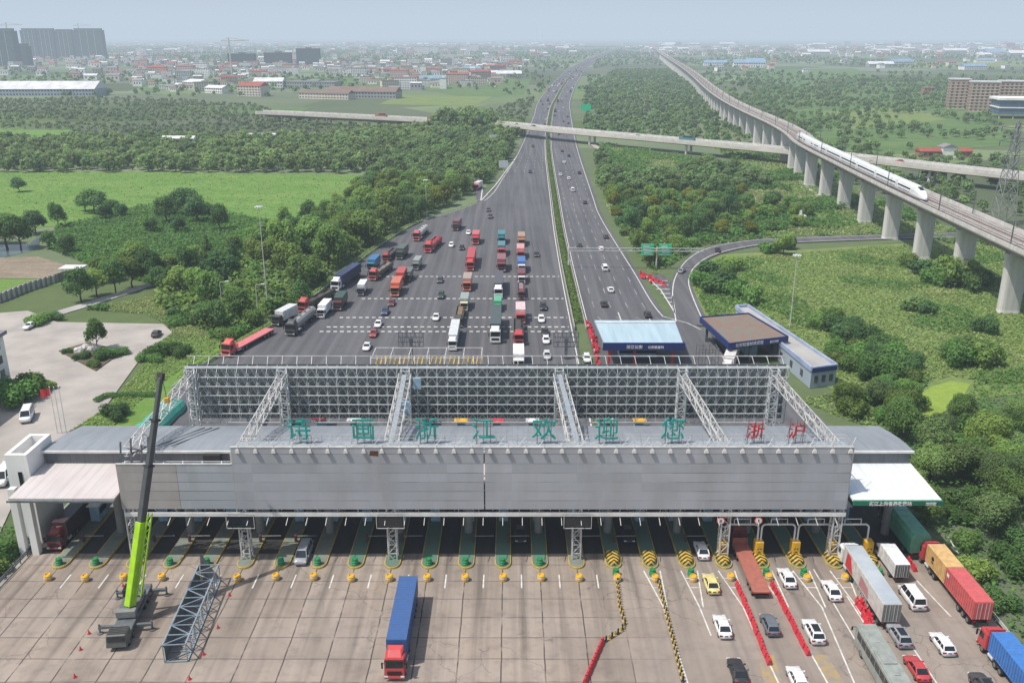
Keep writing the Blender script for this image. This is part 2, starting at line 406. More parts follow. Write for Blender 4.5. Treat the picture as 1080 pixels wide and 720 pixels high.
def dense(P, n=14):
    out = []
    for i in range(len(P) - 1):
        p0 = P[max(i - 1, 0)]; p1 = P[i]; p2 = P[i + 1]; p3 = P[min(i + 2, len(P) - 1)]
        for k in range(n):
            u = k / n
            out.append(tuple(.5 * (2 * p1[j] + (p2[j] - p0[j]) * u + (2 * p0[j] - 5 * p1[j] + 4 * p2[j] - p3[j]) * u * u + (3 * p1[j] - p0[j] - 3 * p2[j] + p3[j]) * u ** 3) for j in (0, 1)))
    out.append(tuple(P[-1])); return out
MEDP = [(18.2, 140), (18.2, 212), (18.6, 312), (20.3, 418), (26.5, 675), (40, 950), (54, 1145), (97, 1642), (178, 2424), (371, 3894), (700, 6200)]
LEFP = [(-74, 140), (-74, 191), (-62.5, 236), (-55.5, 280), (-48.8, 325), (-38, 373), (-14.8, 425), (-6, 500), (5, 640), (20, 900), (33, 1145), (76, 1642), (157, 2424), (350, 3894), (679, 6200)]
RIGP = [(52, 140), (52, 225), (43.4, 240), (41.5, 295), (39.4, 383), (40.7, 444), (47.5, 662), (60, 930), (73, 1145), (117, 1642), (199, 2424), (392, 3894), (721, 6200)]
def at_y(P):
    D = np.array(dense(P)); D = D[np.argsort(D[:, 1])]
    return lambda y: float(np.interp(y, D[:, 1], D[:, 0]))
med, lef, rig = at_y(MEDP), at_y(LEFP), at_y(RIGP)
ys = list(np.concatenate([np.arange(144, 700, 6), np.arange(700, 2400, 25), np.arange(2400, 6201, 100)]))
mb = MB(); ribbon(mb, [(lef(y), y) for y in ys], [(med(y) - 1.6, y) for y in ys], 0)
ribbon(mb, [(med(y) + 1.6, y) for y in ys], [(rig(y), y) for y in ys], 0)
mb.quad((52, 144, 0), (66, 144, 0), (60, 200, 0), (52, 226, 0))
struct('highway', mb, M['asphalt'])
RL = dense([tuple(G(*p)[:2]) for p in ((708, 338), (706, 310), (711, 290), (725, 272), (747, 260.5), (790, 253), (850, 250), (960, 246.5), (1090, 243))], 8)
RR = dense([tuple(G(*p)[:2]) for p in ((750, 345), (734, 312), (729, 295), (736, 281), (757, 268.5), (800, 259), (852, 255.5), (962, 251.5), (1100, 247.5))], 8)
mb = MB(); ribbon(mb, RL, RR, .01); struct('ramp_road', mb, M['asphalt'])
rl2 = dense([tuple(G(*p)[:2]) for p in ((504, 214), (499, 200), (489, 187), (474, 180), (440, 172))], 8)
rr2 = dense([tuple(G(*p)[:2]) for p in ((516, 208), (507, 193), (494, 183), (478, 177), (442, 169.5))], 8)
mb = MB(); ribbon(mb, rl2, rr2, .01); struct('slip_road', mb, M['asphalt'])
rl3 = [tuple(G(*p)[:2]) for p in ((622, 152), (640, 166), (655, 178), (668, 190))]; rr3 = [tuple(G(*p)[:2]) for p in ((626, 151), (648, 166), (664, 178), (676, 190))]
mb = MB(); ribbon(mb, rl3, rr3, .01); struct('slip_road', mb, M['yard'])
struct('toll_plaza', MB().quad((-72.5, 30, .0), (64.5, 30, .0), (64.5, 143.9, .0), (-72.5, 143.9, .0)), M['slab'])
struct('verge', MB().quad((-74.5, 84, -.1), (-72.6, 84, -.1), (-72.6, 144, -.1), (-74.5, 144, -.1)), M['kerb'])

# painted lines
mb = MB(); yy = ys
for f, sgn in ((lef, 1), (rig, -1)):
    line(mb, [(f(y) + sgn * 1.3, y) for y in yy if y > (425 if sgn > 0 else 226)], .28, .02)
line(mb, [(med(y) - 2.3, y) for y in yy], .28, .02); line(mb, [(med(y) + 2.3, y) for y in yy], .28, .02)
md = MB()
for fr in (.22, .42, .62, .82):
    line(md, [(lef(y) + (med(y) - lef(y)) * fr, y) for y in yy if y > 520], .2, .02, 6, 9)
    line(md, [(med(y) + (rig(y) - med(y)) * fr, y) for y in yy if y > 230], .2, .02, 6, 9)
for y in (226.5, 230.5, 239, 258, 284):      # rumble strips across the toll lanes
    line(mb, [(lef(y) + 14, y), (med(y) - 3, y)], .75, .02, 1.0, .8)
line(mb, [tuple(Vector(p).lerp(Vector(q), .12)) for p, q in zip(RL, RR)], .3, .03)
line(mb, [tuple(Vector(p).lerp(Vector(q), .86)) for p, q in zip(RL, RR)], .3, .03)
line(mb, [G(712, 330), G(697, 306), G(678, 288)], .4, .03); line(mb, [G(712, 330), G(709, 312)], .4, .03)
gm = MB(); gm.add([(*G(*p)[:2], .008) for p in ((713, 333), (696, 306), (680, 289), (700, 290), (707, 296), (708, 312))], [(0, 1, 2, 3, 4, 5)]); struct('gore_area', gm, M['asphalt'])
for k in range(7):
    a = G(684 + k * 4, 296 + k * 4.5); b = G(704 + k * 1, 296 + k * 4.5); line(mb, [a, b], .5, .024)
line(mb, [G(507, 212), G(522, 196), G(545, 165)], .5, .03); line(mb, [G(507, 212), G(509, 198)], .5, .03)
for x0 in (30, 38):
    line(mb, [(x0, 229), (x0, 244)], .3, .022)
# front plaza: short lane dashes, tapers off the right-hand islands
ISL = [-17.7 + 5.45 * k for k in range(-9, 14)]
for k, x in enumerate(ISL):
    if x < 14: line(mb, [(x + 2.72, 109.6), (x + 2.72, 113)], .2, .02)
for x, (ax, ay), (bx, by) in ((ISL[16], (701, 640), (726, 722)), (ISL[17], (739, 640), (750, 670)), (ISL[18], (785, 640), (822, 722)), (ISL[19], (829, 640), (874, 722)), (ISL[20], (868, 640), (902, 722)), (ISL[21], (905, 640), (950, 722))):
    A = G(ax, ay); B = G(bx, by)
    line(mb, [(x - 1.2, 114), (A.x - .15, A.y), (B.x, B.y)], .2, .02); line(mb, [(x + 1.2, 114), (A.x + .35, A.y)], .2, .021)
    for k in range(2):
        u = .22 + .26 * k; line(mb, [(x - 1.2 + (A.x - x + 1.2) * u, 114 + (A.y - 114) * u), (x + 1.2 + (A.x + .3 - x - 1.2) * u, 114 + (A.y - 114) * u)], .16, .022)
for p, q in (((893, 628), (952, 720)), ((934, 640), (988, 720)), ((967, 612), (1003, 650)), ((1020, 640), (1052, 690)), ((858, 600), (930, 722)), ((1000, 566), (1062, 668))):
    line(mb, [G(*p), G(*q)], .2, .02)
struct('road_markings', mb, M['mark']); struct('lane_dashes', md, pm('worn_line', (.36, .35, .35), (.2, .19, .2), .3, .85))
struct('lane_shade_floor', MB().quad((-72.4, 118.6, .008), (64.4, 118.6, .008), (64.4, 143.8, .008), (-72.4, 143.8, .008)), pm('shade_darkened_floor', (.04, .038, .038), (.022, .022, .022), .5, .8, sx=(1, .2, 1)))  # dark sheet under the canopy: its shade is put into the floor colour
mb = MB()
for p in ([(858, 690), (872, 690), (892, 722), (872, 722)], [(800, 692), (816, 690), (826, 722), (806, 722)]):
    mb.add([(*G(*q)[:2], .016) for q in p], [(0, 1, 2, 3)])
struct('worn_marking', mb, pm('worn_yellow', (.36, .26, .11), (.25, .222, .20), .9, .9, lo=.38, hi=.6))

# median: two low concrete walls with a clipped hedge between them
mr = thing('median_barrier', 'long low pale concrete kerb walls framing the median down the middle of the highway', 'median barrier', (0, 0, 0))
for sgn in (-1, 1):
    mb = MB()
    for a, b in zip(ys[:-1], ys[1:]):
        if a < 225: continue
        mb.hexa([(med(a) + sgn * 1.55 - .2, a, -.2), (med(a) + sgn * 1.55 + .2, a, -.2), (med(b) + sgn * 1.55 + .2, b, -.2), (med(b) + sgn * 1.55 - .2, b, -.2)],
                [(med(a) + sgn * 1.55 - .15, a, .8), (med(a) + sgn * 1.55 + .15, a, .8), (med(b) + sgn * 1.55 + .15, b, .8), (med(b) + sgn * 1.55 - .15, b, .8)])
    mb.build('wall', M['kerb'], mr)

# ------------------------------------------------------------------ plants
def leaf_mesh(name, C, Nn, size, tint, plant, mat, rs, asp=.62):
    n = len(C)
    r = rs.normal(size=(n, 3)); U = np.cross(Nn, r); U /= np.linalg.norm(U, axis=1, keepdims=True) + 1e-9
    V = np.cross(Nn, U); V /= np.linalg.norm(V, axis=1, keepdims=True) + 1e-9
    U = U * size[:, None] * .5; V = V * (size * asp)[:, None] * .5
    bend = Nn * size[:, None] * .12
    P = np.stack([C - U - V * .6 - bend, C + U * .2 - V, C + U + V * .5 - bend, C - U * .3 + V], axis=1).reshape(-1, 3)
    return raw_mesh(name, P, tint, plant, mat)
def raw_mesh(name, P, tint, plant, mat):
    n = len(P) // 4; me = bpy.data.meshes.new(name)
    me.vertices.add(n * 4); me.vertices.foreach_set('co', P.astype(np.float32).ravel())
    me.loops.add(n * 4); me.loops.foreach_set('vertex_index', np.arange(n * 4, dtype=np.int32))
    me.polygons.add(n); me.polygons.foreach_set('loop_start', np.arange(0, n * 4, 4, dtype=np.int32))
    try: me.polygons.foreach_set('loop_total', np.full(n, 4, dtype=np.int32))
    except Exception: pass
    for nm, arr in (('tint', tint), ('plant', plant)):
        at = me.attributes.new(nm, 'FLOAT', 'FACE'); at.data.foreach_set('value', np.asarray(arr, dtype=np.float32))
    me.materials.append(mat); me.update(); me.validate(); return me
def cloud(seed, n, lobes, leaf, droop=0.0, up=.35):
    """leaf centres, normals, sizes and tints through a set of lobes (x,y,z,r)"""
    rs = np.random.RandomState(seed); L = np.array(lobes); wt = L[:, 3] ** 2; idx = rs.choice(len(L), n, p=wt / wt.sum())
    D = rs.normal(size=(n, 3)); D[:, 2] += up; D /= np.linalg.norm(D, axis=1, keepdims=True)
    rr = L[idx, 3] * (1.04 - .42 * rs.rand(n) ** 1.7) * (1 + .16 * np.sin(D[:, 0] * 7 + idx) * np.cos(D[:, 1] * 6 + idx * 2))
    C = L[idx, :3] + D * rr[:, None]
    if droop: C[:, 2] -= droop * rs.rand(n) * rr
    Nn = D + rs.normal(size=(n, 3)) * .4; Nn /= np.linalg.norm(Nn, axis=1, keepdims=True)
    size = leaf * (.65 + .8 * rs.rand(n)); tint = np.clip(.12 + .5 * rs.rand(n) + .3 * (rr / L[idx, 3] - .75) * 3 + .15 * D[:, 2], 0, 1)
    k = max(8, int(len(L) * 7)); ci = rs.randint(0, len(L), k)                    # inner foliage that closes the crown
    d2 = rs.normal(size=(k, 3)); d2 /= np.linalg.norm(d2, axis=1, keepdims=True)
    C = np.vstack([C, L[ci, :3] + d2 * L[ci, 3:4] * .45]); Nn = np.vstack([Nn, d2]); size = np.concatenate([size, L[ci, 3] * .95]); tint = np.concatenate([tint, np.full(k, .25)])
    return C, Nn, size, tint, rs
def lobes_round(seed, r, z0, zt, nl=9):
    q = random.Random(seed); h = zt - z0; out = [(0, 0, z0 + h * .55, r * .62)]
    for i in range(nl):
        a = i * 2.4 + q.uniform(-.4, .4); u = q.uniform(.15, .95); rad = r * (.62 if u < .6 else .42) * q.uniform(.7, 1.1)
        out.append((rad * math.cos(a), rad * math.sin(a), z0 + h * (.2 + .62 * u), r * q.uniform(.3, .5)))
    return out
def lobes_cone(seed, r, z0, zt, nl=9):
    q = random.Random(seed); out = []
    for i in range(nl):
        u = i / (nl - 1); rr = r * (1 - u) * .8 + .35
        for k in range(4 if u < .6 else 1):
            a = k * 1.57 + i; d = rr * .45 if u < .6 else 0
            out.append((d * math.cos(a), d * math.sin(a), z0 + (zt - z0) * u, rr * .62))
    return out
def lobes_shrub(seed, r, h, nl=6):
    q = random.Random(seed); out = [(0, 0, h * .4, r * .6)]
    for i in range(nl):
        a = i * 2.1 + q.random(); d = r * q.uniform(.4, .75); out.append((d * math.cos(a), d * math.sin(a), h * q.uniform(.25, .6), r * q.uniform(.3, .48)))
    return out
def trunk_mesh(seed, h, r):
    q = random.Random(seed); mb = MB(); p = Vector((0, 0, -.4)); pr = r * 1.25
    for i in range(4):
        z = h * (i + 1) / 4; n = Vector((q.uniform(-.12, .12) * h * .3, q.uniform(-.12, .12) * h * .3, z)); mb.tube(p, n, pr, 7, pr * .78, caps=(i == 0)); 
        if i >= 1:
            for k in range(2):
                a = q.uniform(0, 6.3); L = h * q.uniform(.3, .5); mb.tube(p.lerp(n, .5), p.lerp(n, .5) + Vector((math.cos(a) * L, math.sin(a) * L, L * .8)), pr * .5, 5, pr * .15)
        p = n; pr *= .78
    return mb.mesh('trunk', M['bark'])
TREES = {}
def tree_kind(key, meshes): TREES[key] = meshes
def crown_me(seed, n, lobes, leaf, mat, droop=0.0, up=.35, asp=.62):
    C, Nn, s, ti, rs = cloud(seed, n, lobes, leaf, droop, up); return leaf_mesh('crown', C, Nn, s, ti, np.zeros(len(C)), mat, rs, asp)
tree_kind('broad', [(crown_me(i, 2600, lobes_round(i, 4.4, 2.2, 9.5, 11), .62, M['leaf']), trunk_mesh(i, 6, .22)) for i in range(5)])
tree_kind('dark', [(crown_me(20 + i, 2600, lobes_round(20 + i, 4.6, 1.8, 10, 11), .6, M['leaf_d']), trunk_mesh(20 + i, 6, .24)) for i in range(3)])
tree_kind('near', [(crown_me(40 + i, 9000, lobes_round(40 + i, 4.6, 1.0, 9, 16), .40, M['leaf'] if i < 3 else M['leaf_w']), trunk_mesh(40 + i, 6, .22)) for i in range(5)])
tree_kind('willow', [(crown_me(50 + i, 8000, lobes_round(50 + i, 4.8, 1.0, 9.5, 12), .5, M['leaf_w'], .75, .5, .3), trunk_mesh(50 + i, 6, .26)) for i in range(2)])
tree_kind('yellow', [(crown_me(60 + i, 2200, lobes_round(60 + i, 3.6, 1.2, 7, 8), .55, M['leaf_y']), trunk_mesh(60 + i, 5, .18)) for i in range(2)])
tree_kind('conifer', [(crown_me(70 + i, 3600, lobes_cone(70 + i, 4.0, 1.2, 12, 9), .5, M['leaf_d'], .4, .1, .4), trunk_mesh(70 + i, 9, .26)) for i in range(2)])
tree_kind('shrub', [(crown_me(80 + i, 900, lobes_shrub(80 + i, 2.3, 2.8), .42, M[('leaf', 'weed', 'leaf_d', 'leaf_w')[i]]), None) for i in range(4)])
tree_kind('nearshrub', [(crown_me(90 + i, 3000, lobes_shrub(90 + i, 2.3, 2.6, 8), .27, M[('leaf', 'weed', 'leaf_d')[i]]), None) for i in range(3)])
NM = {'broad': ('broadleaf_tree', 'tree'), 'dark': ('broadleaf_tree', 'tree'), 'near': ('broadleaf_tree', 'tree'), 'willow': ('willow_tree', 'tree'), 'yellow': ('yellow_green_tree', 'tree'), 'conifer': ('conifer_tree', 'tree'), 'shrub': ('shrub', 'shrub'), 'nearshrub': ('shrub', 'shrub')}
tree_no = {}
def plant(kind, x, y, s=1.0, label='', group=None, zs=1.0):
    k = tree_no[kind] = tree_no.get(kind, -1) + 1
    cm, tm = TREES[kind][(k * 7 + k // 3) % len(TREES[kind])]; nm, cat = NM[kind]
    if tm is None:
        o = tag(obj(nm, cm, None, (x, y, -.25), rng.uniform(0, 6.28)), label, cat, group); o.scale = (s * rng.uniform(.75, 1.3), s * rng.uniform(.75, 1.3), s * zs * rng.uniform(.8, 1.2)); return o
    r = thing(nm, label, cat, (x, y, -.2), rng.uniform(0, 6.28), group); r.scale = (s * rng.uniform(.82, 1.22), s * rng.uniform(.82, 1.22), s * zs * rng.uniform(.85, 1.25))
    obj('trunk', tm, r); obj('crown', cm, r); return r

YARD = [(-138, 246)] + poly([(60, 339), (172, 341), (182, 350), (152, 372), (110, 430), (72, 456), (34, 486), (0, 560)]) + [(-190, 118), (-190, 230)]
LAWN = poly([(66, 456), (112, 430), (150, 384), (205, 352), (240, 362), (226, 386), (190, 446), (150, 470), (60, 470)])
RAMP = RL + RR[::-1]; SLIP = rl2 + rr2[::-1]
HWY = [(lef(y) - 5, y) for y in ys] + [(rig(y) + 4, y) for y in ys[::-1]]
# belt of trees left of the toll plaza
belt = poly([(552, 152), (520, 186), (480, 212), (440, 232), (385, 266), (345, 292), (300, 326), (262, 348), (226, 352), (205, 344), (182, 335), (160, 318), (176, 300), (215, 285), (262, 268), (290, 240), (340, 236), (382, 200), (400, 175), (470, 142)])
pts = scatter(belt, 6.4, 14000, 3, (HWY, SLIP, YARD)); pts.sort(key=lambda p: p[1])
for i, (x, y) in enumerate(pts[:170]):
    k = rng.choice(['broad', 'broad', 'dark', 'broad', 'yellow' if y > 330 else 'broad'])
    if x < -62 and y < 300 and i % 3: k = 'shrub'; s = rng.uniform(1.2, 1.9)
    else: s = rng.choice([rng.uniform(.5, .8), rng.uniform(.8, 1.05), rng.uniform(.9, 1.2)])
    if k in ('broad', 'yellow') and 250 < y < 420 and x > lef(y) - 26: s *= 1.3
    plant(k, x, y, s, {'broad': 'rounded green tree in the thick belt left of the rear truck lanes', 'dark': 'dark green tree in the thick belt left of the rear truck lanes', 'yellow': 'yellowish round tree in the belt left of the rear truck lanes', 'shrub': 'bushy shrub in the rough ground left of the rear truck lanes'}[k], {'shrub': 'shrubs left of the rear plaza'}.get(k, k + ' trees in the belt left of the plaza'))
beltrest = pts[170:]
ground_cover_later = belt
# conifers and trees by the drive
for n_, (px, py, s) in enumerate(((221, 287, 1.12), (247, 287, 1.15), (282, 250, .8), (318, 318, .95))):
    g = G(px, py); plant('conifer', g.x, g.y, s, ['dark pointed conifer left of its slightly taller twin by the grassy verge', 'dark pointed conifer, taller of the close pair by the grassy verge', 'small pointed conifer by the tall mast left of the trucks', 'lone dark conifer close behind the parked flatbed trucks on the left'][n_])
for n_, (px, py, s, k) in enumerate(((86, 318, .9, 'dark'), (102, 312, .9, 'broad'), (122, 308, 1, 'dark'), (140, 303, 1, 'broad'), (160, 300, 1.0, 'dark'), (180, 296, 1.0, 'broad'), (200, 296, 1.0, 'dark'), (110, 296, .95, 'broad'), (145, 290, 1.0, 'broad'))):
    g = G(px, py); plant(k, g.x, g.y, s, 'shady tree in the row along the pale drive above the car park', 'trees lining the drive above the car park')
for px, py, s in ((100, 225, 1.25), (90, 222, .9), (118, 226, .8), (112, 232, .7), (128, 230, .6), (176, 236, 1.1), (195, 228, 1.3), (208, 236, 1.15), (222, 232, .9), (188, 246, .8), (232, 244, .9), (160, 246, .7)):
    g = G(px, py); plant('dark', g.x, g.y, s, 'dark rounded tree in the clumps along the near side of the bright field', 'trees at the near edge of the bright field')
g = G(20, 202); plant('dark', g.x, g.y, .95, 'lone dark round bush standing in the bright green field', None, .7)
for px, py, s in ((8, 262, 1.4), (22, 262, 1.2), (-6, 258, 1.4), (38, 246, 1), (62, 240, .9), (52, 262, .7), (72, 268, .7)):
    g = G(px, py); plant('dark', g.x, g.y, s, 'dark tree beside the small canal at the left edge', 'trees by the small canal')
# lawn and car park shrubs
for n_, (px, py, s, k, lb) in enumerate(((236, 356, 1.6, 'nearshrub', 'rounded purple-green shrub beside the red flatbed lorry'), (172, 374, 1.8, 'nearshrub', 'large bush at the corner of the car park lawn'), (190, 374, 1.3, 'nearshrub', 'dark round bush beside the large bush on the lawn'), (160, 380, 1.2, 'nearshrub', 'low bush at the lawn edge by the car park'),
        (122, 438, 1.6, 'nearshrub', 'wide dark shrub on the lawn near the flagpoles'), (40, 340, 1.6, 'nearshrub', 'dark bush beside the white car at the back of the car park'), (56, 336, 1.2, 'nearshrub', 'low dark bush behind the car park next to the drive'), (36, 412, 2.2, 'nearshrub', 'big dark bush between the office wall and the flagpoles'), (16, 424, 2.2, 'nearshrub', 'dark bush right under the office building wall'), (50, 410, 1.3, 'nearshrub', 'small dark bush at the edge of the bed by the flagpoles'),
        (108, 378, 1.3, 'nearshrub', 'green bush filling the right half of the planted traffic island'), (122, 374, 1.2, 'nearshrub', 'green bush at the right corner of the planted traffic island'), (72, 372, .7, 'nearshrub', 'small reddish bush at the left corner of the planted traffic island'), (88, 378, .8, 'nearshrub', 'small bush along the near left edge of the planted traffic island'), (100, 386, .9, 'nearshrub', 'small bush at the near tip of the planted traffic island'))):
    g = G(px, py); plant(k, g.x, g.y, s, lb, None, .8)
g = G(103, 368); plant('broad', g.x, g.y, .75, 'slim young tree rising from the planted traffic island')
# right of the highway
regR = poly([(632, 152), (660, 178), (700, 190), (735, 176), (790, 182), (830, 212), (860, 236), (800, 246), (742, 254), (715, 268), (690, 284), (668, 272), (648, 230), (634, 200)])
RUST = poly([(780, 200), (858, 200), (862, 218), (785, 219)])
pts = scatter(regR, 7.6, 6000, 5, (HWY, RAMP, RUST, [(p[0] - 4, p[1]) for p in rl3] + [(p[0] + 6, p[1] - 8) for p in rr3[::-1]])); pts.sort(key=lambda p: p[1])
for x, y in pts[:90]:
    k = rng.choice(['broad', 'broad', 'dark', 'yellow', 'shrub', 'shrub'])
    plant(k, x, y, rng.uniform(.55, .95) * (1.9 if k == 'shrub' else 1), {'broad': 'green tree in the thicket between highway and railway viaduct', 'dark': 'dark green tree in the thicket between highway and railway viaduct', 'yellow': 'yellow green tree in the thicket between highway and railway viaduct', 'shrub': 'shrub in the thicket between highway and railway viaduct'}[k], k + ' plants between highway and viaduct')
rest2 = pts[90:]
shr = poly([(760, 300), (800, 268), (955, 258), (1040, 320), (1100, 330), (1100, 400), (900, 420), (840, 370)])
hand = [(745, 288, 1.4), (760, 300, 1.5), (775, 312, 1.6), (792, 320, 1.4), (770, 284, 1.3), (1000, 292, 2.0), (1016, 296, 2.1), (975, 290, 1.8), (990, 300, 1.7), (1026, 306, 1.6), (1008, 300, 2.4), (992, 292, 2.0), (1030, 298, 1.8), (752, 308, 1.6), (738, 300, 1.2), (765, 294, 1.4), (958, 282, 1.3), (966, 326, 1.3), (978, 330, 1.2), (1040, 350, 1.5), (1020, 378, 2.1), (1008, 384, 1.6), (1034, 384, 1.7), (940, 384, 1.9), (955, 390, 1.5), (930, 396, 1.4), (890, 352, 1.7), (876, 340, 1.4), (905, 362, 1.6), (862, 345, 1.4), (915, 378, 1.5), (830, 262, 1.5), (812, 266, 1.3)]
for px, py, s in hand:
    g = G(px, py); plant('nearshrub' if py > 330 else 'shrub', g.x, g.y, s * 1.3, 'round shrub on the rough meadow below the railway viaduct', 'shrubs on the meadow under the viaduct')
g = G(826, 268); plant('broad', g.x, g.y, .85, 'tall rounded tree standing at the outer bend of the curved ramp')
# dense wood at the right of the toll canopy
wood = [(66.5, 78), (66.5, 152), (76, 168), (100, 172), (112, 190), (150, 200), (150, 100), (110, 70)]
POND = poly([(960, 424), (980, 402), (1003, 396), (1030, 400), (1016, 428), (985, 446)])
BLD = [(40, 150), (40, 238), (69, 238), (80, 189), (80, 178), (52, 176), (49, 150)]
BLD2 = [(40, 150), (40, 238), (64.6, 238), (73, 189), (73, 185), (52, 176), (49, 150)]
pts = scatter(wood, 4.9, 9000, 9, (POND,)); pts.sort(key=lambda p: p[1])
for x, y in pts[:200]:
    edge = x < 72
    k = 'nearshrub' if edge and rng.random() < .6 else rng.choice(['near', 'willow', 'nearshrub', 'near', 'nearshrub'])
    s = rng.uniform(.6, .95) if k != 'nearshrub' else rng.uniform(1.2, 1.8)
    if edge: s *= .7
    plant(k, x, y, s, {'near': 'leafy green tree in the dense wood right of the toll canopy', 'willow': 'pale drooping tree in the dense wood right of the toll canopy', 'nearshrub': 'leafy bush in the dense wood right of the toll canopy'}[k], k + ' plants in the wood right of the canopy')
scr = poly([(838, 412), (868, 372), (905, 352), (950, 372), (975, 405), (958, 440), (905, 447)])
for x, y in scatter(scr, 4.6, 900, 77, (POND, BLD))[:50]:
    plant('nearshrub', x, y, rng.uniform(.9, 1.8), 'leafy bush in the thick scrub between the white annex and the pond', 'bushes between annex and pond')
for px, py, lb in ((893, 432, 'rounded tree in the scrub just behind the right wing roof'), (925, 428, 'tree in the scrub midway between right wing roof and pond'), (955, 432, 'tree in the scrub at the near left edge of the pond')):
    g = G(px, py); plant('near', g.x, g.y, .72, lb)
# greenery at the bottom left
lw = [(-75, 84), (-75, 118), (-84, 118), (-100, 110), (-100, 80)]
for x, y in scatter(lw, 3.6, 700, 11)[:40]:
    plant('nearshrub', x, y, rng.uniform(.8, 1.5), 'leafy bush on the bank at the left edge of the front plaza', 'bushes on the left bank')
mb_c = []
def hedge(name, label, pts, w, h, n, mat, leaf, seed):
    """one clipped hedge along pts"""
    rs = np.random.RandomState(seed); P = np.array([(p[0], p[1]) for p in pts]); L = np.linalg.norm(np.diff(P, axis=0), axis=1); cum = np.concatenate([[0], np.cumsum(L)])
    u = rs.rand(n) * cum[-1]; X = np.interp(u, cum, P[:, 0]); Y = np.interp(u, cum, P[:, 1])
    i = np.clip(np.searchsorted(cum, u) - 1, 0, len(L) - 1); T = np.diff(P, axis=0)[i] / L[i][:, None]; Nn2 = np.stack([-T[:, 1], T[:, 0]], 1)
    a = rs.rand(n) * math.pi; off = np.cos(a) * w / 2 * (.8 + .4 * rs.rand(n)); z = np.sin(a) ** .5 * h * (.75 + .4 * rs.rand(n)) - .2
    C = np.stack([X + Nn2[:, 0] * off, Y + Nn2[:, 1] * off, z], 1)
    D = np.stack([Nn2[:, 0] * np.cos(a), Nn2[:, 1] * np.cos(a), np.sin(a)], 1) + rs.normal(size=(n, 3)) * .5; D /= np.linalg.norm(D, axis=1, keepdims=True)
    return tag(obj(name, leaf_mesh(name, C, D, leaf * (.6 + .8 * rs.rand(n)), rs.rand(n), np.zeros(n), mat, rs)), label, 'hedge')
hedge('hedge', 'dark clipped hedge filling the highway median between its concrete walls', [(med(y), y) for y in ys if 232 < y < 1800], 2.0, 1.3, 26000, M['leaf'], .8, 1)
hedge('hedge', 'long low hedge along the left kerb of the front plaza', [(-75.2, 84), (-75.2, 124)], 2.2, 1.6, 6000, M['weed'], .3, 2)
hedge('hedge', 'trimmed hedge along the edge of the left lorry lanes', [(lef(y) - 1.6, y) for y in np.arange(192, 380, 5)], 1.8, 1.2, 9000, M['leaf'], .45, 3)
hedge('hedge', 'dark clipped hedge strip crossing the car park lawn', [G(100, 424), G(112, 418), G(165, 417)], 1.3, 1.0, 2500, M['leaf_d'], .3, 4)

def ground_cover(name, label, pl, n, size, mat, seed, zmax=.5, avoid=(), gate=None):
    rs = np.random.RandomState(seed); out = pick(pl, n * 6, seed, avoid)
    if gate: out = np.array([p for p in out if mnoise.noise(Vector((p[0] * gate[0], p[1] * gate[0], seed))) >= gate[1]])
    A = out = out[:n]; k = len(A)
    hgt = np.array([.6 + .8 * mnoise.noise(Vector((p[0] * .12, p[1] * .12, 3.3))) for p in out])
    C = np.stack([A[:, 0], A[:, 1], -.2 + np.clip(rs.rand(k) * zmax * (hgt + .5), .05, 9)], 1)
    D = rs.normal(size=(k, 3)) * .6 + np.array([0, 0, 1.3]); D /= np.linalg.norm(D, axis=1, keepdims=True)
    pv = np.array([.5 + .5 * mnoise.noise(Vector((p[0] * .05, p[1] * .05, seed + 9.1))) for p in out]) + rs.rand(k) * .15
    return tag(obj(name, leaf_mesh(name, C, D, size * (.5 + rs.rand(k)), rs.rand(k), pv, mat, rs, .5)), label, None, None, 'stuff')
mead = poly([(748, 335), (724, 288), (760, 272), (960, 258), (1130, 262), (1200, 400), (1030, 405), (1010, 440), (960, 450), (905, 446), (840, 420), (850, 395), (800, 335)])
ground_cover('grass', 'tall rough grass and weeds on the meadow right of the toll canopies', mead, 66000, .8, M['grassleaf'], 1, .45, (RAMP, BLD2, POND))
ground_cover('undergrowth', 'dark green weeds in patches over the meadow below the viaduct', mead, 11000, .9, M['weed'], 2, .9, (RAMP, BLD, POND), (.045, .22))
rough = poly([(66, 456), (112, 430), (160, 376), (178, 342), (150, 330), (90, 326), (160, 312), (220, 292), (300, 300), (262, 350), (232, 376), (190, 446), (150, 460)])
ground_cover('grass', 'rough lawn grass between the car park and the lorry lanes', rough, 30000, .55, M['grassleaf'], 3, .45, (YARD, HWY))
ground_cover('undergrowth', 'tangled undergrowth along the lorry lanes and drive', rough, 14000, .9, M['weed'], 4, 1.6, (YARD, HWY, LAWN), (.06, .0))
fieldp = poly([(-60, 182), (130, 181.5), (378, 184.5), (370, 199), (330, 234), (240, 225), (150, 217), (60, 236), (-60, 244)])
ground_cover('grass', 'uneven tufts of grass over the bright field', fieldp, 9000, 1.1, M['grassleaf'], 11, .15)
open_ = [(lambda g: (g.x, g.y))(G(*p)) for p in ((640, 152), (800, 178), (836, 205), (905, 236), (1030, 262), (1000, 252), (870, 248), (740, 258), (690, 290), (655, 262), (622, 190))]
ground_cover('grass', 'rough grass and weeds on the open ground around the ramp and viaduct piers', open_, 40000, 1.2, M['grassleaf'], 12, .5, (HWY, RAMP))
strip = poly([(752, 155), (835, 160), (905, 200), (1000, 240), (1080, 266), (960, 246), (860, 237), (836, 206), (790, 181)])
ground_cover('grass', 'rough grass under the railway viaduct and along its footpath', strip, 16000, 1.3, M['grassleaf'], 14, .5, (RAMP,))
ground_cover('undergrowth', 'scattered low scrub along the foot of the viaduct piers', strip, 7000, 1.8, M['weed'], 15, 2.4, (RAMP,), (.035, .05))
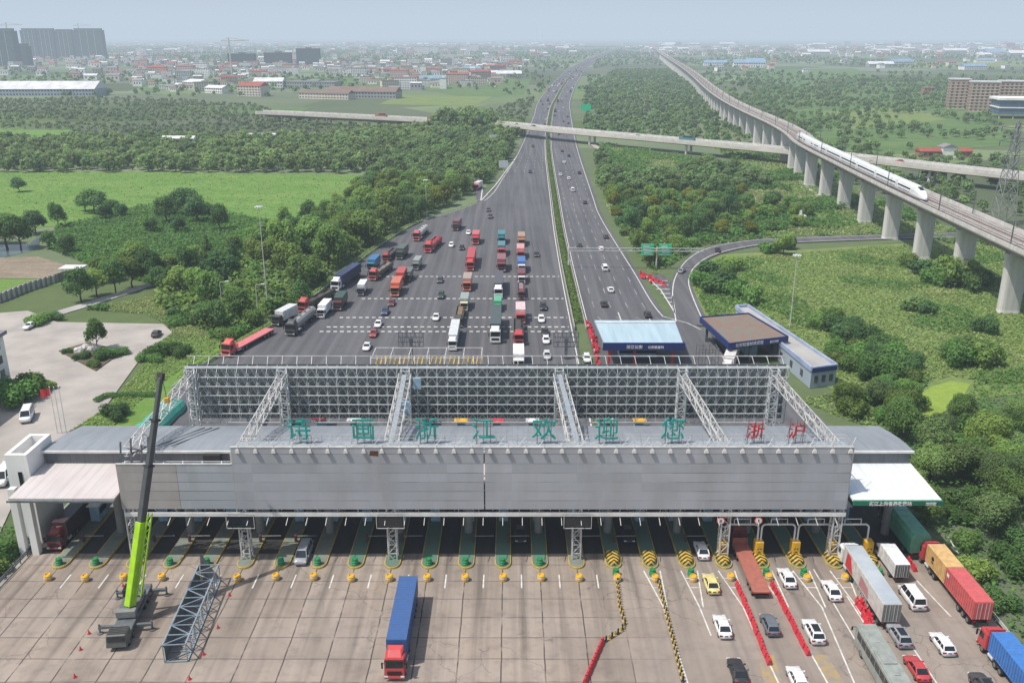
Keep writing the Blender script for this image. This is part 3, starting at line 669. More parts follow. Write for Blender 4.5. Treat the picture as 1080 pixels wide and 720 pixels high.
ground_cover('undergrowth', 'patchy low scrub on the open ground around the ramp and viaduct piers', open_, 14000, 1.6, M['weed'], 13, 1.8, (HWY, RAMP, RUST), (.04, .0))
ground_cover('undergrowth', 'leafy brush filling the gaps in the tree belt left of the lorry lanes', belt, 42000, 1.5, M['leaf'], 16, 3.6, (HWY, SLIP, YARD))
thick = poly([(632, 152), (700, 190), (790, 182), (870, 236), (742, 256), (690, 286), (650, 235)])
ground_cover('undergrowth', 'tangled green undergrowth between the highway and the railway', thick, 34000, 1.7, M['weed'], 5, 2.2, (HWY, RAMP, RUST))
under = [(65, 60), (65, 160), (80, 172), (120, 200), (170, 200), (170, 60)]
ground_cover('undergrowth', 'leafy undergrowth on the floor of the wood right of the plaza', under, 30000, .7, M['weed'], 6, 1.4, (POND,))
ground_cover('undergrowth', 'leafy undergrowth on the bank left of the front plaza', [(-74.6, 78), (-74.6, 126), (-105, 126), (-105, 78)], 16000, .45, M['weed'], 7, 1.0)
ground_cover('undergrowth', 'weeds and low brush beside the tree belt', poly([(160, 300), (270, 262), (300, 238), (240, 226), (150, 218), (60, 240), (50, 262), (110, 285)]), 40000, 1.1, M['weed'], 8, 1.6)

# far woods: merged low trees
def woods(name, label, pts, smin, smax, nleaf, leafsz, mat, seed):
    rs = np.random.RandomState(seed); protos = []
    for i in range(4):
        C, Nn, s, ti, _ = cloud(seed * 10 + i, nleaf, lobes_round(seed + i, 4.4, .6, 8, 6), leafsz); protos.append((C, Nn, s, ti))
    Cs, Ns, Ss, Ts, Ps = [], [], [], [], []
    for j, (x, y) in enumerate(pts):
        C, Nn, s, ti = protos[j % 4]; sc_ = smin + (smax - smin) * rs.rand(); a = rs.rand() * 6.28; c_, s_ = math.cos(a), math.sin(a)
        Rm = np.array([[c_, -s_, 0], [s_, c_, 0], [0, 0, 1]])
        Cs.append(C @ Rm.T * sc_ + np.array([x, y, -.4])); Ns.append(Nn @ Rm.T); Ss.append(s * sc_); Ts.append(ti); Ps.append(np.full(len(C), rs.rand() * .5 + .5 * (.5 + .5 * mnoise.noise(Vector((x * .01, y * .01, 2.2))))))
    return tag(obj(name, leaf_mesh(name, np.vstack(Cs), np.vstack(Ns), np.concatenate(Ss), np.concatenate(Ts), np.concatenate(Ps), mat, rs, .7)), label, None, None, 'stuff')
woods('woodland', 'rest of the green tree belt and thicket on both sides of the highway', beltrest + rest2, .7, 1.25, 480, 1.1, M['wood'], 1)
leftwood = poly([(-40, 155), (-40, 181), (380, 182.5), (400, 172), (470, 142), (549, 148), (552, 138), (556, 122), (566, 106), (560, 104), (480, 130), (300, 124), (270, 112), (140, 104), (-40, 106)])
FLD = poly([(-30, 136), (78, 137), (72, 150), (-30, 151)])
OVER = None
tall = [(lambda g: (g.x + rng.uniform(-4, 4), g.y + rng.uniform(-5, 5)))(G(466 + i * .85, 138.5 - i * .03)) for i in range(60)] + [(lambda g: (g.x + rng.uniform(-3, 3), g.y + rng.uniform(-4, 4)))(G(476 + i * 1.25, 141.2)) for i in range(32)]
woods('woodland', 'tall trees hiding a stretch of the overpass left of the highway', tall, 1.9, 2.4, 300, 1.3, M['wood'], 8)
pts = scatter(poly([(-40, 153), (-40, 181), (380, 182.5), (400, 172), (470, 142), (549, 148), (549, 138), (480, 134), (330, 150)]), 7.2, 9000, 21, (HWY,))
woods('woodland', 'dense dark tree belt behind the bright green field', pts, .95, 1.35, 240, 1.3, M['wood'], 2)
pts = [p for p in scatter(leftwood, 7.2, 60000, 22, (HWY, FLD)) if mnoise.noise(Vector((p[0] * .008, p[1] * .02, 5))) > -.34]
woods('woodland', 'wide pale green orchard woods left of the highway before the town', pts, .36, .7, 60, 1.8, M['wood_p'], 3)
rightwood = poly([(612, 144), (760, 152), (812, 150), (735, 96), (705, 74), (650, 74), (622, 92), (614, 112), (618, 130)])
pts = scatter(rightwood, 7.6, 34000, 23, (HWY,))
woods('woodland', 'green woods between the highway and the railway beyond the overpass', pts, .45, .95, 80, 1.9, M['wood'], 4)
# ------------------------------------------------------------------ railway viaduct, overpass
VCP = [(131, 60), (140.6, 245), (145, 327), (150.5, 405), (157.5, 489), (172, 586), (201, 901), (306, 1654), (522, 3330), (880, 6000)]
vc = at_y(VCP)
def vt(y):
    d = Vector((vc(y + 4) - vc(y - 4), 8, 0)).normalized(); return d, Vector((d.y, -d.x, 0))
def vpt(y, off, z):
    d, n = vt(y); return (vc(y) + n.x * off, y + n.y * off, z)
vy = list(np.concatenate([np.arange(80, 700, 11), np.arange(700, 6001, 60)]))
via = thing('railway_viaduct', 'long pale concrete railway viaduct striding across the right side on thick piers', 'viaduct')
prof = [(-6.3, 19.9), (-6.3, 19.5), (-3.2, 18.7), (-2.7, 16.9), (2.7, 16.9), (3.2, 18.7), (6.3, 19.5), (6.3, 19.9)]
M['deckc'] = pm('deck_concrete', (.33, .30, .27), (.24, .215, .195), .15, .9)
M['ballast'] = pm('ballast', (.20, .15, .125), (.13, .10, .085), .8, .95)
MB().loft([[vpt(y, a, z) for a, z in prof] for y in vy]).build('deck', M['deckc'], via)
for s in (-1, 1):
    MB().loft([[vpt(y, s * 6.25 - .12, 19.85), vpt(y, s * 6.25 + .12, 19.85), vpt(y, s * 6.25 + .12, 21.0), vpt(y, s * 6.25 - .12, 21.0)] for y in vy]).build('parapet', M['concrete'], via)
    mb = MB(); mb.loft([[vpt(y, s * 2.3 - 1.5, 19.92), vpt(y, s * 2.3 + 1.5, 19.92), vpt(y, s * 2.3 + 1.4, 20.2), vpt(y, s * 2.3 - 1.4, 20.2)] for y in vy]); mb.build('track_bed', M['ballast'], via)
    mb = MB()
    for r_ in (-.72, .72): mb.loft([[vpt(y, s * 2.3 + r_ - .08, 20.21), vpt(y, s * 2.3 + r_ + .08, 20.21), vpt(y, s * 2.3 + r_ + .06, 20.4), vpt(y, s * 2.3 + r_ - .06, 20.4)] for y in vy])
    mb.build('rail', M['steel'], via)
pr = MB(); ring = lambda sx, sy, z: [(sx * .5 * c_ + (sx * .5 - sy * .5) * 0, sy * .5 * s_, z) for c_, s_ in [(math.copysign(abs(math.cos(a)) ** .45, math.cos(a)), math.copysign(abs(math.sin(a)) ** .6, math.sin(a))) for a in [2 * math.pi * i / 20 for i in range(20)]]]
pier = MB().loft([ring(6.4, 3.4, -.5), ring(6.0, 3.0, .8), ring(6.0, 3.0, 13.6), ring(6.6, 3.4, 15.4), ring(6.9, 3.7, 16.9)]).mesh('pier', M['concrete'])
y = 212.0; n = 0
while y < 3300 and n < 96:
    d, _ = vt(y); obj('pier', pier, via, (vc(y), y, 0), math.atan2(-d.x, d.y)); y += 32.7 * d.y; n += 1
mast = MB(); mast.bar((0, 0, 0), (0, 0, 7.2), .26); mast.bar((0, 0, 6.4), (3, 0, 6.9), .1); mast.bar((0, 0, 5.2), (3, 0, 5.6), .1)
mast = mast.mesh('catenary_mast', M['steel_d'])
y = 190.0; n = 0
while y < 2400 and n < 90:
    d, _ = vt(y)
    for s in (-1, 1): obj('catenary_mast', mast, via, vpt(y, s * 5.4, 19.9), math.atan2(-d.x, d.y) + (math.pi if s > 0 else 0)); n += 1
    y += 49
# high-speed train
tr = thing('bullet_train', 'sleek white high speed train running on the railway viaduct', 'train')
M['train'] = pm('train_paint', (.80, .81, .82), (.70, .71, .72), .3, .3, coat=.3); M['train_b'] = pm('train_stripe', (.03, .07, .20), None, 1, .4)
y0 = 307.0
def tring(y, hw, zt, zb=20.75): return [vpt(y, -2.3 + a * hw, zb + (zt - zb) * b) for a, b in ((-.82, 0), (-1, .2), (-1, .62), (-.86, .9), (-.45, 1), (.45, 1), (.86, .9), (1, .62), (1, .2), (.82, 0))]
for k in range(8):
    a = y0 + 25 * k; b = a + 24.5
    mb = MB()
    if k == 0: mb.loft([tring(a, .35, 21.6, 20.9), tring(a + 1.5, .95, 22.3), tring(a + 4, 1.4, 23.5), tring(a + 7.5, 1.65, 24.4), tring(a + 10, 1.69, 24.55), tring(b, 1.69, 24.55)])
    elif k == 7: mb.loft([tring(a, 1.69, 24.55), tring(b - 10, 1.69, 24.55), tring(b - 5, 1.5, 23.8), tring(b, .4, 21.6, 20.9)])
    else: mb.loft([tring(a, 1.69, 24.55), tring((a + b) / 2, 1.69, 24.55), tring(b, 1.69, 24.55)])
    cr = mb.build('carriage', M['train'], tr, smooth=False)
    for s in (-1, 1):
        q = a + (11 if k == 0 else 1.2); e = b - (11 if k == 7 else 1.2)
        m2 = MB(); m2.quad(vpt(q, -2.3 + s * 1.712, 22.6), vpt(e, -2.3 + s * 1.712, 22.6), vpt(e, -2.3 + s * 1.712, 23.15), vpt(q, -2.3 + s * 1.712, 23.15)); m2.build('window_strip', M['glass'], cr)
        m2 = MB(); m2.quad(vpt(q, -2.3 + s * 1.706, 21.6), vpt(e, -2.3 + s * 1.706, 21.6), vpt(e, -2.3 + s * 1.706, 21.8), vpt(q, -2.3 + s * 1.706, 21.8)); m2.build('stripe', M['train_b'], cr)
    if k == 0:
        m2 = MB(); m2.quad(vpt(a + 4.0, -2.3 - .75, 23.56), vpt(a + 4.0, -2.3 + .75, 23.56), vpt(a + 7, -2.3 + .85, 24.33), vpt(a + 7, -2.3 - .85, 24.33)); m2.build('windscreen', M['glass'], cr)
    if k in (2, 5):
        m2 = MB(); c_ = vpt(a + 12, -2.3, 24.55); m2.bar(c_, (c_[0], c_[1] + 1.5, c_[2] + .8), .1); m2.bar((c_[0], c_[1] + 1.5, c_[2] + .8), (c_[0], c_[1], c_[2] + 1.6), .1); m2.bar((c_[0] - .8, c_[1], c_[2] + 1.6), (c_[0] + .8, c_[1], c_[2] + 1.6), .12); m2.build('pantograph', M['steel_d'], cr)
# overpass
OVP = [(330, 375), (240, 470), (171, 556), (35, 685), (-18, 739), (-190, 832), (-232, 850)]
OD = dense(OVP, 10)
def off(P, w_):
    out = []
    for i, p in enumerate(P):
        a = Vector(P[max(i - 1, 0)]); b = Vector(P[min(i + 1, len(P) - 1)]); d = (b - a).normalized(); out.append((p[0] - d.y * w_, p[1] + d.x * w_))
    return out
M['overdeck'] = pm('overpass_concrete', (.58, .54, .48), (.46, .43, .38), .08, .9)
ovp = thing('overpass_bridge', 'pale concrete road overpass crossing above the highway on round columns', 'bridge')
L1, R1 = off(OD, 6.2), off(OD, -6.2)
Li, Ri = off(OD, 4), off(OD, -4)
MB().loft([[(*l, 7.9), (*l, 6.4), (*li, 5.6), (*ri, 5.6), (*r, 6.4), (*r, 7.9)] for l, r, li, ri in zip(L1, R1, Li, Ri)]).build('deck', M['overdeck'], ovp)
mb = MB(); ribbon(mb, off(OD, 5.3), off(OD, -5.3), 7.95); mb.build('road_surface', M['path'], ovp)
for s in (-1, 1):
    A, B = off(OD, s * 6.15), off(OD, s * 5.8)
    MB().loft([[(*a, 7.91), (*b, 7.91), (*b, 9.3), (*a, 9.35)] for a, b in zip(A, B)]).build('parapet', M['concrete'], ovp)
for i in range(4, len(OD) - 3, 4):
    x, y = OD[i]
    if lef(y) - 1 < x < rig(y) + 1 and abs(x - med(y)) > 1.4: continue
    for q in (3, -3):
        p = off(OD, q)[i]; MB().tube((p[0], p[1], -.3), (p[0], p[1], 5.7), .8, 12).build('pier', M['concrete'], ovp)
p = (med(672), 672); MB().tube((26.4, 692, -.3), (26.4, 692, 5.7), .9, 12).build('pier', M['concrete'], ovp)

# ------------------------------------------------------------------ distant town
WALLS = {k: pm('town_wall', c, tuple(x * .85 for x in c), .1, .9) for k, c in dict(white=(.84, .83, .80), cream=(.66, .60, .50), pink=(.58, .43, .38), grey=(.34, .35, .36), brick=(.34, .17, .12), bluegrey=(.34, .40, .46)).items()}
ROOFS = {k: pm('town_roof', c, tuple(x * .75 for x in c), .1, .8) for k, c in dict(grey=(.24, .24, .25), red=(.33, .085, .06), white=(.66, .67, .68), blue=(.20, .32, .44), brown=(.2, .14, .11)).items()}
M['win'] = pm('window_glass', (.05, .06, .07), (.09, .10, .11), .3, .25)
M['net'] = pm('site_netting', (.045, .085, .085), (.03, .06, .065), .05, .85)
def block_mesh(name, w_, d_, h_, wall, roof, style='flat', floors=None):
    mb = MB(); mb.box(-w_ / 2, w_ / 2, -d_ / 2, d_ / 2, -1, h_, 0)
    floors = floors or max(1, int(h_ / 3.2)); fh = h_ / floors
    for f in range(floors):
        z = f * fh + fh * .35
        nwin = max(2, int(w_ / 4))
        for i in range(nwin):
            x = -w_ / 2 + (i + .5) * w_ / nwin; q = w_ / nwin * .27
            mb.quad((x - q, -d_ / 2 - .06, z), (x + q, -d_ / 2 - .06, z), (x + q, -d_ / 2 - .06, z + fh * .45), (x - q, -d_ / 2 - .06, z + fh * .45), 2)
    if style == 'gable':
        e = .6; hz_ = d_ * .22
        mb.add([(-w_ / 2 - e, -d_ / 2 - e, h_ + .01), (w_ / 2 + e, -d_ / 2 - e, h_ + .01), (w_ / 2 + e, d_ / 2 + e, h_ + .01), (-w_ / 2 - e, d_ / 2 + e, h_ + .01), (-w_ / 2 - e, 0, h_ + hz_), (w_ / 2 + e, 0, h_ + hz_)],
               [(0, 1, 5, 4), (2, 3, 4, 5), (1, 2, 5), (3, 0, 4), (3, 2, 1, 0)], 1)
    else:
        mb.box(-w_ / 2 - .3, w_ / 2 + .3, -d_ / 2 - .3, d_ / 2 + .3, h_ + .01, h_ + .9, 1); mb.box(-w_ * .1, w_ * .15, -d_ * .2, d_ * .2, h_ + .91, h_ + 3, 0)
    return mb.mesh(name, [wall, roof, M['win']])
protos = [
 ('house', 'small white house with a grey pitched roof in the far town', 'house', block_mesh('house', 14, 10, 7, WALLS['white'], ROOFS['grey'], 'gable')),
 ('house', 'small house with a red pitched roof in the far town', 'house', block_mesh('house', 15, 10, 7.5, WALLS['cream'], ROOFS['red'], 'gable')),
 ('apartment_block', 'pale flat roofed apartment block in the far town', 'building', block_mesh('apartment_block', 38, 13, 19, WALLS['white'], ROOFS['grey'])),
 ('apartment_block', 'pinkish flat roofed apartment block in the far town', 'building', block_mesh('apartment_block', 42, 13, 18, WALLS['pink'], ROOFS['red'], 'gable')),
 ('apartment_block', 'cream flat roofed apartment block in the far town', 'building', block_mesh('apartment_block', 34, 14, 16, WALLS['cream'], ROOFS['brown'])),
 ('warehouse', 'long low warehouse with a white roof in the far town', 'warehouse', block_mesh('warehouse', 70, 30, 8, WALLS['grey'], ROOFS['white'], 'gable')),
 ('warehouse', 'low warehouse with a blue roof in the far town', 'warehouse', block_mesh('warehouse', 55, 26, 8, WALLS['white'], ROOFS['blue'], 'gable')),
]
used = set()
def put_building(i, x, y, rz, s=1.0, where=''):
    nm, lb, cat, me = protos[i]; o = obj(nm, me, None, (x, y, -.3), rz); o.scale = (s, s, s)
    tag(o, lb + where, cat, nm.replace('_', ' ') + 's' + where + ' kind ' + str(i)); return o
br = random.Random(5)
town = [((150, 66), (560, 66), (520, 92), (420, 96), (330, 74), (200, 100), (140, 90)), ((115, 46), (620, 46), (600, 62), (540, 70), (150, 66))]
cityL = [poly(p) for p in town]
taken = []
def townfill(pl, spacing, n, seed, wts, where, cap, smin=.8, smax=1.3):
    k = 0
    for x, y in scatter(pl, spacing, n, seed, (HWY,)):
        if k >= cap: break
        put_building(br.choices(range(7), wts)[0], x, y, br.choice([0, .1, -.15, 1.57, .4]), br.uniform(smin, smax), where); k += 1
townfill(cityL[0], 22, 2500, 31, (9, 2.5, 2.2, 1, 2.2, .5, .3), ' left of the highway', 290, .5, .9)
townfill(cityL[1], 62, 4000, 32, (5, 1.5, 2.5, .6, 1.5, 1.5, 1), ' near the left horizon', 200, .7, 1.3)
townfill(poly([(650, 48), (1120, 47), (1120, 63), (900, 62), (700, 58)]), 75, 3000, 33, (5, 1, 1.8, .4, 1, 2.5, 1), ' on the right horizon', 110, .9, 1.8)
townfill(poly([(740, 66), (1080, 64), (1080, 74), (860, 76), (760, 84)]), 90, 300, 34, (3, 2, 0, 0, 0, 3, 2), ' beyond the right fields', 22, .9, 1.4)
def small_houses(pls, cap):
    mb = MB(); n = 0
    for pl, sp, sd, s0, s1 in pls:
        for x, y in scatter(pl, sp, 9000, sd, (HWY,))[:cap]:
            w_, d_, h_ = br.uniform(9, 22) * s0, br.uniform(8, 13) * s0, br.uniform(4, 11) * s1; m = br.choices(range(4), (5, 3, 2, 1.5))[0]
            mb.box(x - w_ / 2, x + w_ / 2, y - d_ / 2, y + d_ / 2, -1, h_, m)
            mb.add([(x - w_ / 2 - .4, y - d_ / 2 - .4, h_ + .02), (x + w_ / 2 + .4, y - d_ / 2 - .4, h_ + .02), (x + w_ / 2 + .4, y + d_ / 2 + .4, h_ + .02), (x - w_ / 2 - .4, y + d_ / 2 + .4, h_ + .02), (x - w_ / 2 - .4, y, h_ + d_ * .22), (x + w_ / 2 + .4, y, h_ + d_ * .22)], [(0, 1, 5, 4), (2, 3, 4, 5), (1, 2, 5), (3, 0, 4)], br.choice([4, 4, 4, 5, 5, 6, 7, 7]))
            for k in range(3): q = x - w_ * .3 + k * w_ * .3; mb.quad((q - w_ * .07, y - d_ / 2 - .05, h_ * .4), (q + w_ * .07, y - d_ / 2 - .05, h_ * .4), (q + w_ * .07, y - d_ / 2 - .05, h_ * .7), (q - w_ * .07, y - d_ / 2 - .05, h_ * .7), 8)
    return mb.build('far_town_houses', [WALLS['white'], WALLS['cream'], WALLS['grey'], WALLS['pink'], ROOFS['grey'], ROOFS['brown'], ROOFS['red'], ROOFS['white'], M['win']])
tag(small_houses([(cityL[0], 27, 61, .8, .9), (cityL[1], 40, 62, 1.5, 1.5), (poly([(640, 50), (1120, 49), (1120, 62), (700, 60)]), 50, 63, 1.6, 1.4), (poly([(0, 58), (150, 58), (230, 80), (120, 86), (0, 80)]), 70, 64, 1.1, 1.1)], 340), 'hundreds of tiny pale houses spread through the far town and along the horizon', None, None, 'stuff')
def big(name, label, cat, x, y, w_, d_, h_, wall, roof, style='flat', rz=0, floors=None):
    return tag(obj(name, block_mesh(name, w_, d_, h_, wall, roof, style, floors), None, (x, y, -.3), rz), label, cat)
def gx(px, py): g = G(px, py); return g.x, g.y
# netted towers on the left horizon
for n_, (px, py, wpx, topy, lb) in enumerate(((6, 70, 30, 30, 'dark unfinished tower block at the very left edge of the skyline'), (20, 69, 26, 46, 'short dark tower block low in front of the skyline towers'), (36, 62, 17, 30, 'second dark netted tower from the left in the skyline row'), (53, 62, 18, 30, 'third dark netted tower in the skyline row'), (72, 62, 18, 31, 'fourth dark netted tower in the skyline row'), (97, 62, 30, 30, 'wide dark netted tower at the right end of the skyline row'))):
    g = G(px, py); d = 950 / (g.y * math.cos(PITCH) + 74 * math.sin(PITCH)); th = PITCH + math.atan((topy - 360) / FPX); h_ = 74 - g.y * math.tan(th)
    W_ = wpx / d; r = thing('tower_block', lb, 'tower', (g.x, g.y, -.3))
    mb = MB(); mb.box(-W_ / 2, W_ / 2, -14, 14, -1, h_ - 6); mb.box(-W_ / 2 + 4, W_ / 2 - 4, -9, 9, h_ - 6, h_)
    for i in range(1, 4): mb.box(-W_ / 2 - .8 + W_ * i / 4, -W_ / 2 + .8 + W_ * i / 4, -14.5, -14, 0, h_ - 6, 1)
    mb.build('wall', [M['net'], WALLS['grey']], r)
    mb = MB(); mb.box(-W_ / 2 - .5, W_ / 2 + .5, -14.6, 14.6, h_ - 6.9, h_ - 5.9); mb.build('roof', ROOFS['grey'], r)
def tower_crane(px, py, topy, label):
    g = G(px, py); th = PITCH + math.atan((topy - 360) / FPX); h_ = 74 - g.y * math.tan(th); r = thing('tower_crane', label, 'crane', (g.x, g.y, 0))
    mb = MB(); mb.bar((0, 0, 0), (0, 0, h_), h_ * .03); mb.build('mast', M['steel_w'], r)
    mb = MB(); mb.bar((-h_ * .2, 0, h_ * .92), (h_ * .5, 0, h_ * .94), h_ * .02); mb.bar((0, 0, h_), (h_ * .4, 0, h_ * .95), h_ * .008); mb.bar((0, 0, h_), (-h_ * .18, 0, h_ * .93), h_ * .008); mb.build('jib', M['steel_w'], r)
tower_crane(245, 84, 40, 'thin tower crane standing over the mid distance town')
tower_crane(12, 60, 24, 'tower crane above the tower block at the left edge'); tower_crane(86, 54, 25, 'tower crane above the right part of the skyline towers')
for px, py, wpx, hp, lb in ((256, 71, 28, 13, 'dark netted apartment block, left of three in mid town'), (294, 70, 28, 13, 'dark netted apartment block, middle of three in mid town'), (326, 69, 24, 16, 'dark netted apartment block, right and tallest of three in mid town')):
    g = G(px, py); d = 950 / (g.y * math.cos(PITCH) + 74 * math.sin(PITCH)); big('apartment_block', lb, 'building', g.x, g.y, wpx / d, 20, hp / d * 1.05, M['net'], ROOFS['grey'])
# warehouses
g = G(40, 101); big('warehouse', 'very long warehouse with a pale roof at the left edge before the town', 'warehouse', g.x - 30, g.y + 10, 215, 42, 9, WALLS['bluegrey'], ROOFS['white'], 'gable', .03)
for px, py, w_, d_, h_, wl, rf, rz, lb in ((205, 92, 46, 20, 8, 'white', 'white', -.5, 'white roofed shed at the left of the mid town factories'), (230, 98, 34, 16, 7, 'white', 'white', -.55, 'small white shed in front of the mid town factories'), (268, 101, 34, 22, 13, 'cream', 'red', -.3, 'cream factory hall with a reddish gable between the sheds'), (285, 92, 44, 24, 9, 'white', 'white', 0, 'bright white roofed hall behind the cream factory'), (345, 104, 70, 18, 7, 'cream', 'brown', -.35, 'long low cream factory with a row of windows'), (385, 103, 90, 26, 8, 'grey', 'brown', -.2, 'long dark roofed factory beside the cream one'), (330, 92, 80, 26, 8, 'grey', 'grey', -.2, 'grey roofed factory hall behind the long cream one'), (375, 80, 32, 20, 14, 'white', 'grey', 0, 'white block with greenish roof right of the factories'), (478, 84, 14, 14, 15, 'cream', 'brown', .2, 'tall narrow tan building standing apart near the highway'), (497, 88, 26, 14, 9, 'white', 'grey', .2, 'low white house group building next to the tan tower'), (255, 152, 0, 0, 0, '', '', 0, '')):
    if w_: x, y = gx(px, py); big('factory' if d_ > 17 else 'town_building', lb, 'building', x, y, w_, d_, h_, WALLS[wl], ROOFS[rf], 'gable' if rf in ('white', 'red', 'brown') else 'flat', rz)
for px, py, lb in ((190, 155, 'low shed with a pale roof in the trees behind the bright field'), (275, 152, 'low grey shed in the trees right of the pale one')):
    x, y = gx(px, py); big('shed', lb, 'shed', x, y, 22, 7, 6.5, WALLS['white'], ROOFS['white'], 'gable')
for px, py, w_, h_, lb in ((445, 58, 40, 26, 'white office block near the horizon left of the highway'), (458, 56, 26, 20, 'small white block on the horizon beside the office block'), (500, 54, 30, 26, 'slender white block on the horizon nearer the highway')):
    x, y = gx(px, py); big('town_building', lb, 'building', x, y, w_ * 1.5, 20, h_ * 1.3, WALLS['white'], ROOFS['grey'])
for px, lb in ((565, 'pale cooling stack on the hazy horizon, left one'), (571, 'pale cooling stack on the hazy horizon, right one')):
    x, y = gx(px, 43.5); r = thing('chimney_stack', lb, 'chimney', (x, y, 0)); MB().tube((0, 0, 0), (0, 0, 190), 16, 12, 11).build('shaft', WALLS['white'], r)
# apartment blocks with separate windows on the right
def apartment(label, x, y, w_, d_, h_, rz, wall):
    r = thing('apartment_building', label, 'building', (x, y, -.3), rz)
    MB().box(-w_ / 2, w_ / 2, -d_ / 2, d_ / 2, -1, h_).build('wall', wall, r); rf = MB(); rf.box(-w_ / 2 - .5, w_ / 2 + .5, -d_ / 2 - .5, d_ / 2 + .5, h_ + .01, h_ + 1.2); rf.build('roof', ROOFS['white'], r)
    fl = int(h_ / 3.1); c_ = int(w_ / 4.2)
    wm = MB(); wm.box(-1.1, 1.1, -.05, .05, 0, 1.6); wm = wm.mesh('window', M['win'])
    n = 0
    for f in range(fl):
        for i in range(c_):
            if n < 96: obj('window', wm, r, (-w_ / 2 + (i + .5) * w_ / c_, -d_ / 2 - .04, f * 3.1 + 1.0)); n += 1
    sm = MB()
    for i in range(fl): sm.box(-w_ / 2 - .1, w_ / 2 + .1, -d_ / 2 - .25, -d_ / 2 - .09, i * 3.1 + .1, i * 3.1 + .5)
    sm.build('floor_band', WALLS['cream'], r)
    mb = MB()
    for f in range(fl):
        for k in range(3): mb.box(-w_ / 2 - .1, -w_ / 2 - .02, -d_ / 2 + 2 + k * d_ / 3, -d_ / 2 + 4.4 + k * d_ / 3, f * 3.1 + 1.0, f * 3.1 + 2.6)
    mb.build('side_glazing', M['win'], r)
M['brickpale'] = pm('pale_brick', (.42, .30, .22), (.34, .24, .18), .2, .9)
for px, py, w_, h_, lb in ((1008, 114, 20, 30, 'narrow reddish apartment block, leftmost at the right edge'), (1034, 117, 26, 29, 'reddish apartment block between its narrow neighbour and the blue hall'), (1068, 116, 34, 29, 'wide reddish apartment block behind the blue glazed hall')):
    x, y = gx(px, py); apartment(lb, x, y, w_, 16, h_, -.25, M['brickpale'])
MB().loft([[(l[0], l[1], 3.0), (l[0] + .5, l[1] + .5, 3.0), (l[0] + .5, l[1] + .5, 6.38), (l[0], l[1], 6.38)] for l in R1[44:]]).build('side_wall', M['overdeck'], ovp) if len(R1) > 46 else None
x, y = gx(1072, 124); r = thing('glazed_hall', 'low hall with white roof and dark blue glazing at the right edge', 'building', (x + 6, y, -.3), -.2)
MB().box(-26, 26, -14, 14, 4, 17).build('wall', pm('blue_glazing', (.10, .16, .28), (.07, .11, .2), .2, .25), r); MB().box(-28, 28, -16, 16, 17.01, 19).build('roof', WALLS['white'], r); MB().box(-27, 27, -15, 15, 9.6, 10.6).build('floor_band', WALLS['white'], r)
for i in range(5): MB().box(-25 + i * 12, -24 + i * 12, -13, -12, -1, 3.99).build('column', M['concrete'], r)
x, y = gx(978, 100); big('brick_house', 'lone small brick building in the far field', 'building', x, y, 14, 9, 9, WALLS['brick'], ROOFS['grey'])
for px, py, w_, h_, wl, rf, lb in ((978, 165, 13, 4, 'brick', 'red', 'low red roofed house left of the white gabled one'), (998, 165, 10, 6.5, 'white', 'grey', 'white gabled house standing between two red roofed ones'), (1015, 165, 8, 4, 'brick', 'red', 'low red roofed house right of the white gabled one')):
    x, y = gx(px, py)
    big('house', lb, 'house', x, y, 8 if wl == 'white' else w_, 9, h_, WALLS[wl], ROOFS[rf], 'gable', 1.57 if wl == 'white' else 0)
x, y = gx(843, 235); big('site_cabin', 'small white cabin beside the curved ramp', 'cabin', x, y, 4, 2.6, 2.6, WALLS['white'], ROOFS['white'])

for k, p in enumerate([[(640, 88), (690, 84), (705, 98), (650, 104)], [(780, 74), (900, 72), (930, 82), (800, 86)], [(940, 66), (1080, 65), (1080, 70), (950, 72)], [(140, 84), (200, 80), (230, 88), (150, 98)], [(420, 100), (520, 102), (500, 112), (400, 110)], [(200, 110), (330, 114), (300, 122), (180, 118)], [(860, 118), (960, 112), (1000, 126), (900, 136)]]):
    sheet('field', poly(p), -.16 - .01 * (k % 2), M['farfield'] if k % 2 else M['meadow'])
# far hedgerows and woods beyond the viaduct
pr_ = poly([(800, 96), (830, 76), (1150, 70), (1150, 160), (1060, 165), (1075, 148), (1000, 98)])
pts = scatter(poly([(770, 104), (830, 140), (868, 160), (858, 138), (800, 100)]), 9, 4000, 41); pts += scatter(poly([(862, 164), (940, 176), (1000, 182), (1060, 180), (1060, 168), (960, 166), (900, 160)]), 9, 3000, 42)
pts += scatter(poly([(1036, 186), (1120, 180), (1160, 260), (1076, 232)]), 8, 2500, 43)
pts += [p for p in scatter(poly([(860, 165), (1075, 150), (1000, 84), (780, 86)]), 8, 14000, 44) if mnoise.noise(Vector((p[0] * .012, p[1] * .02, 1))) > -.08]
pts += [p for p in scatter(poly([(872, 184), (1010, 232), (1040, 222), (1010, 190)]), 8, 2500, 46)]
pts = [p for p in pts if abs(p[0] - vc(p[1])) > 9 and not (980 < p[1] < 940)]
woods('woodland', 'green hedges and tree clumps right of the railway viaduct', pts, .4, 1.0, 150, 1.3, M['wood'], 6)
far = []
for p in scatter([(-2700, 1180), (2900, 1180), (5200, 6800), (-4800, 6800)], 21, 110000, 45, (HWY,)):
    if abs(p[0]) > .62 * p[1] + 60 or abs(p[0] - vc(p[1])) < 14: continue
    v_ = mnoise.noise(Vector((p[0] * .0035, p[1] * .0016, 7))) + .5 * mnoise.noise(Vector((p[0] * .012, p[1] * .006, 3)))
    inc = any(inside_np(np.array([p]), c)[0] for c in cityL)
    if v_ > (-.2 if inc else -.08): far.append(p)
woods('woodland', 'hazy trees and hedgerows spreading to the horizon', far, .6, 1.25, 30, 3.2, M['wood'], 7)

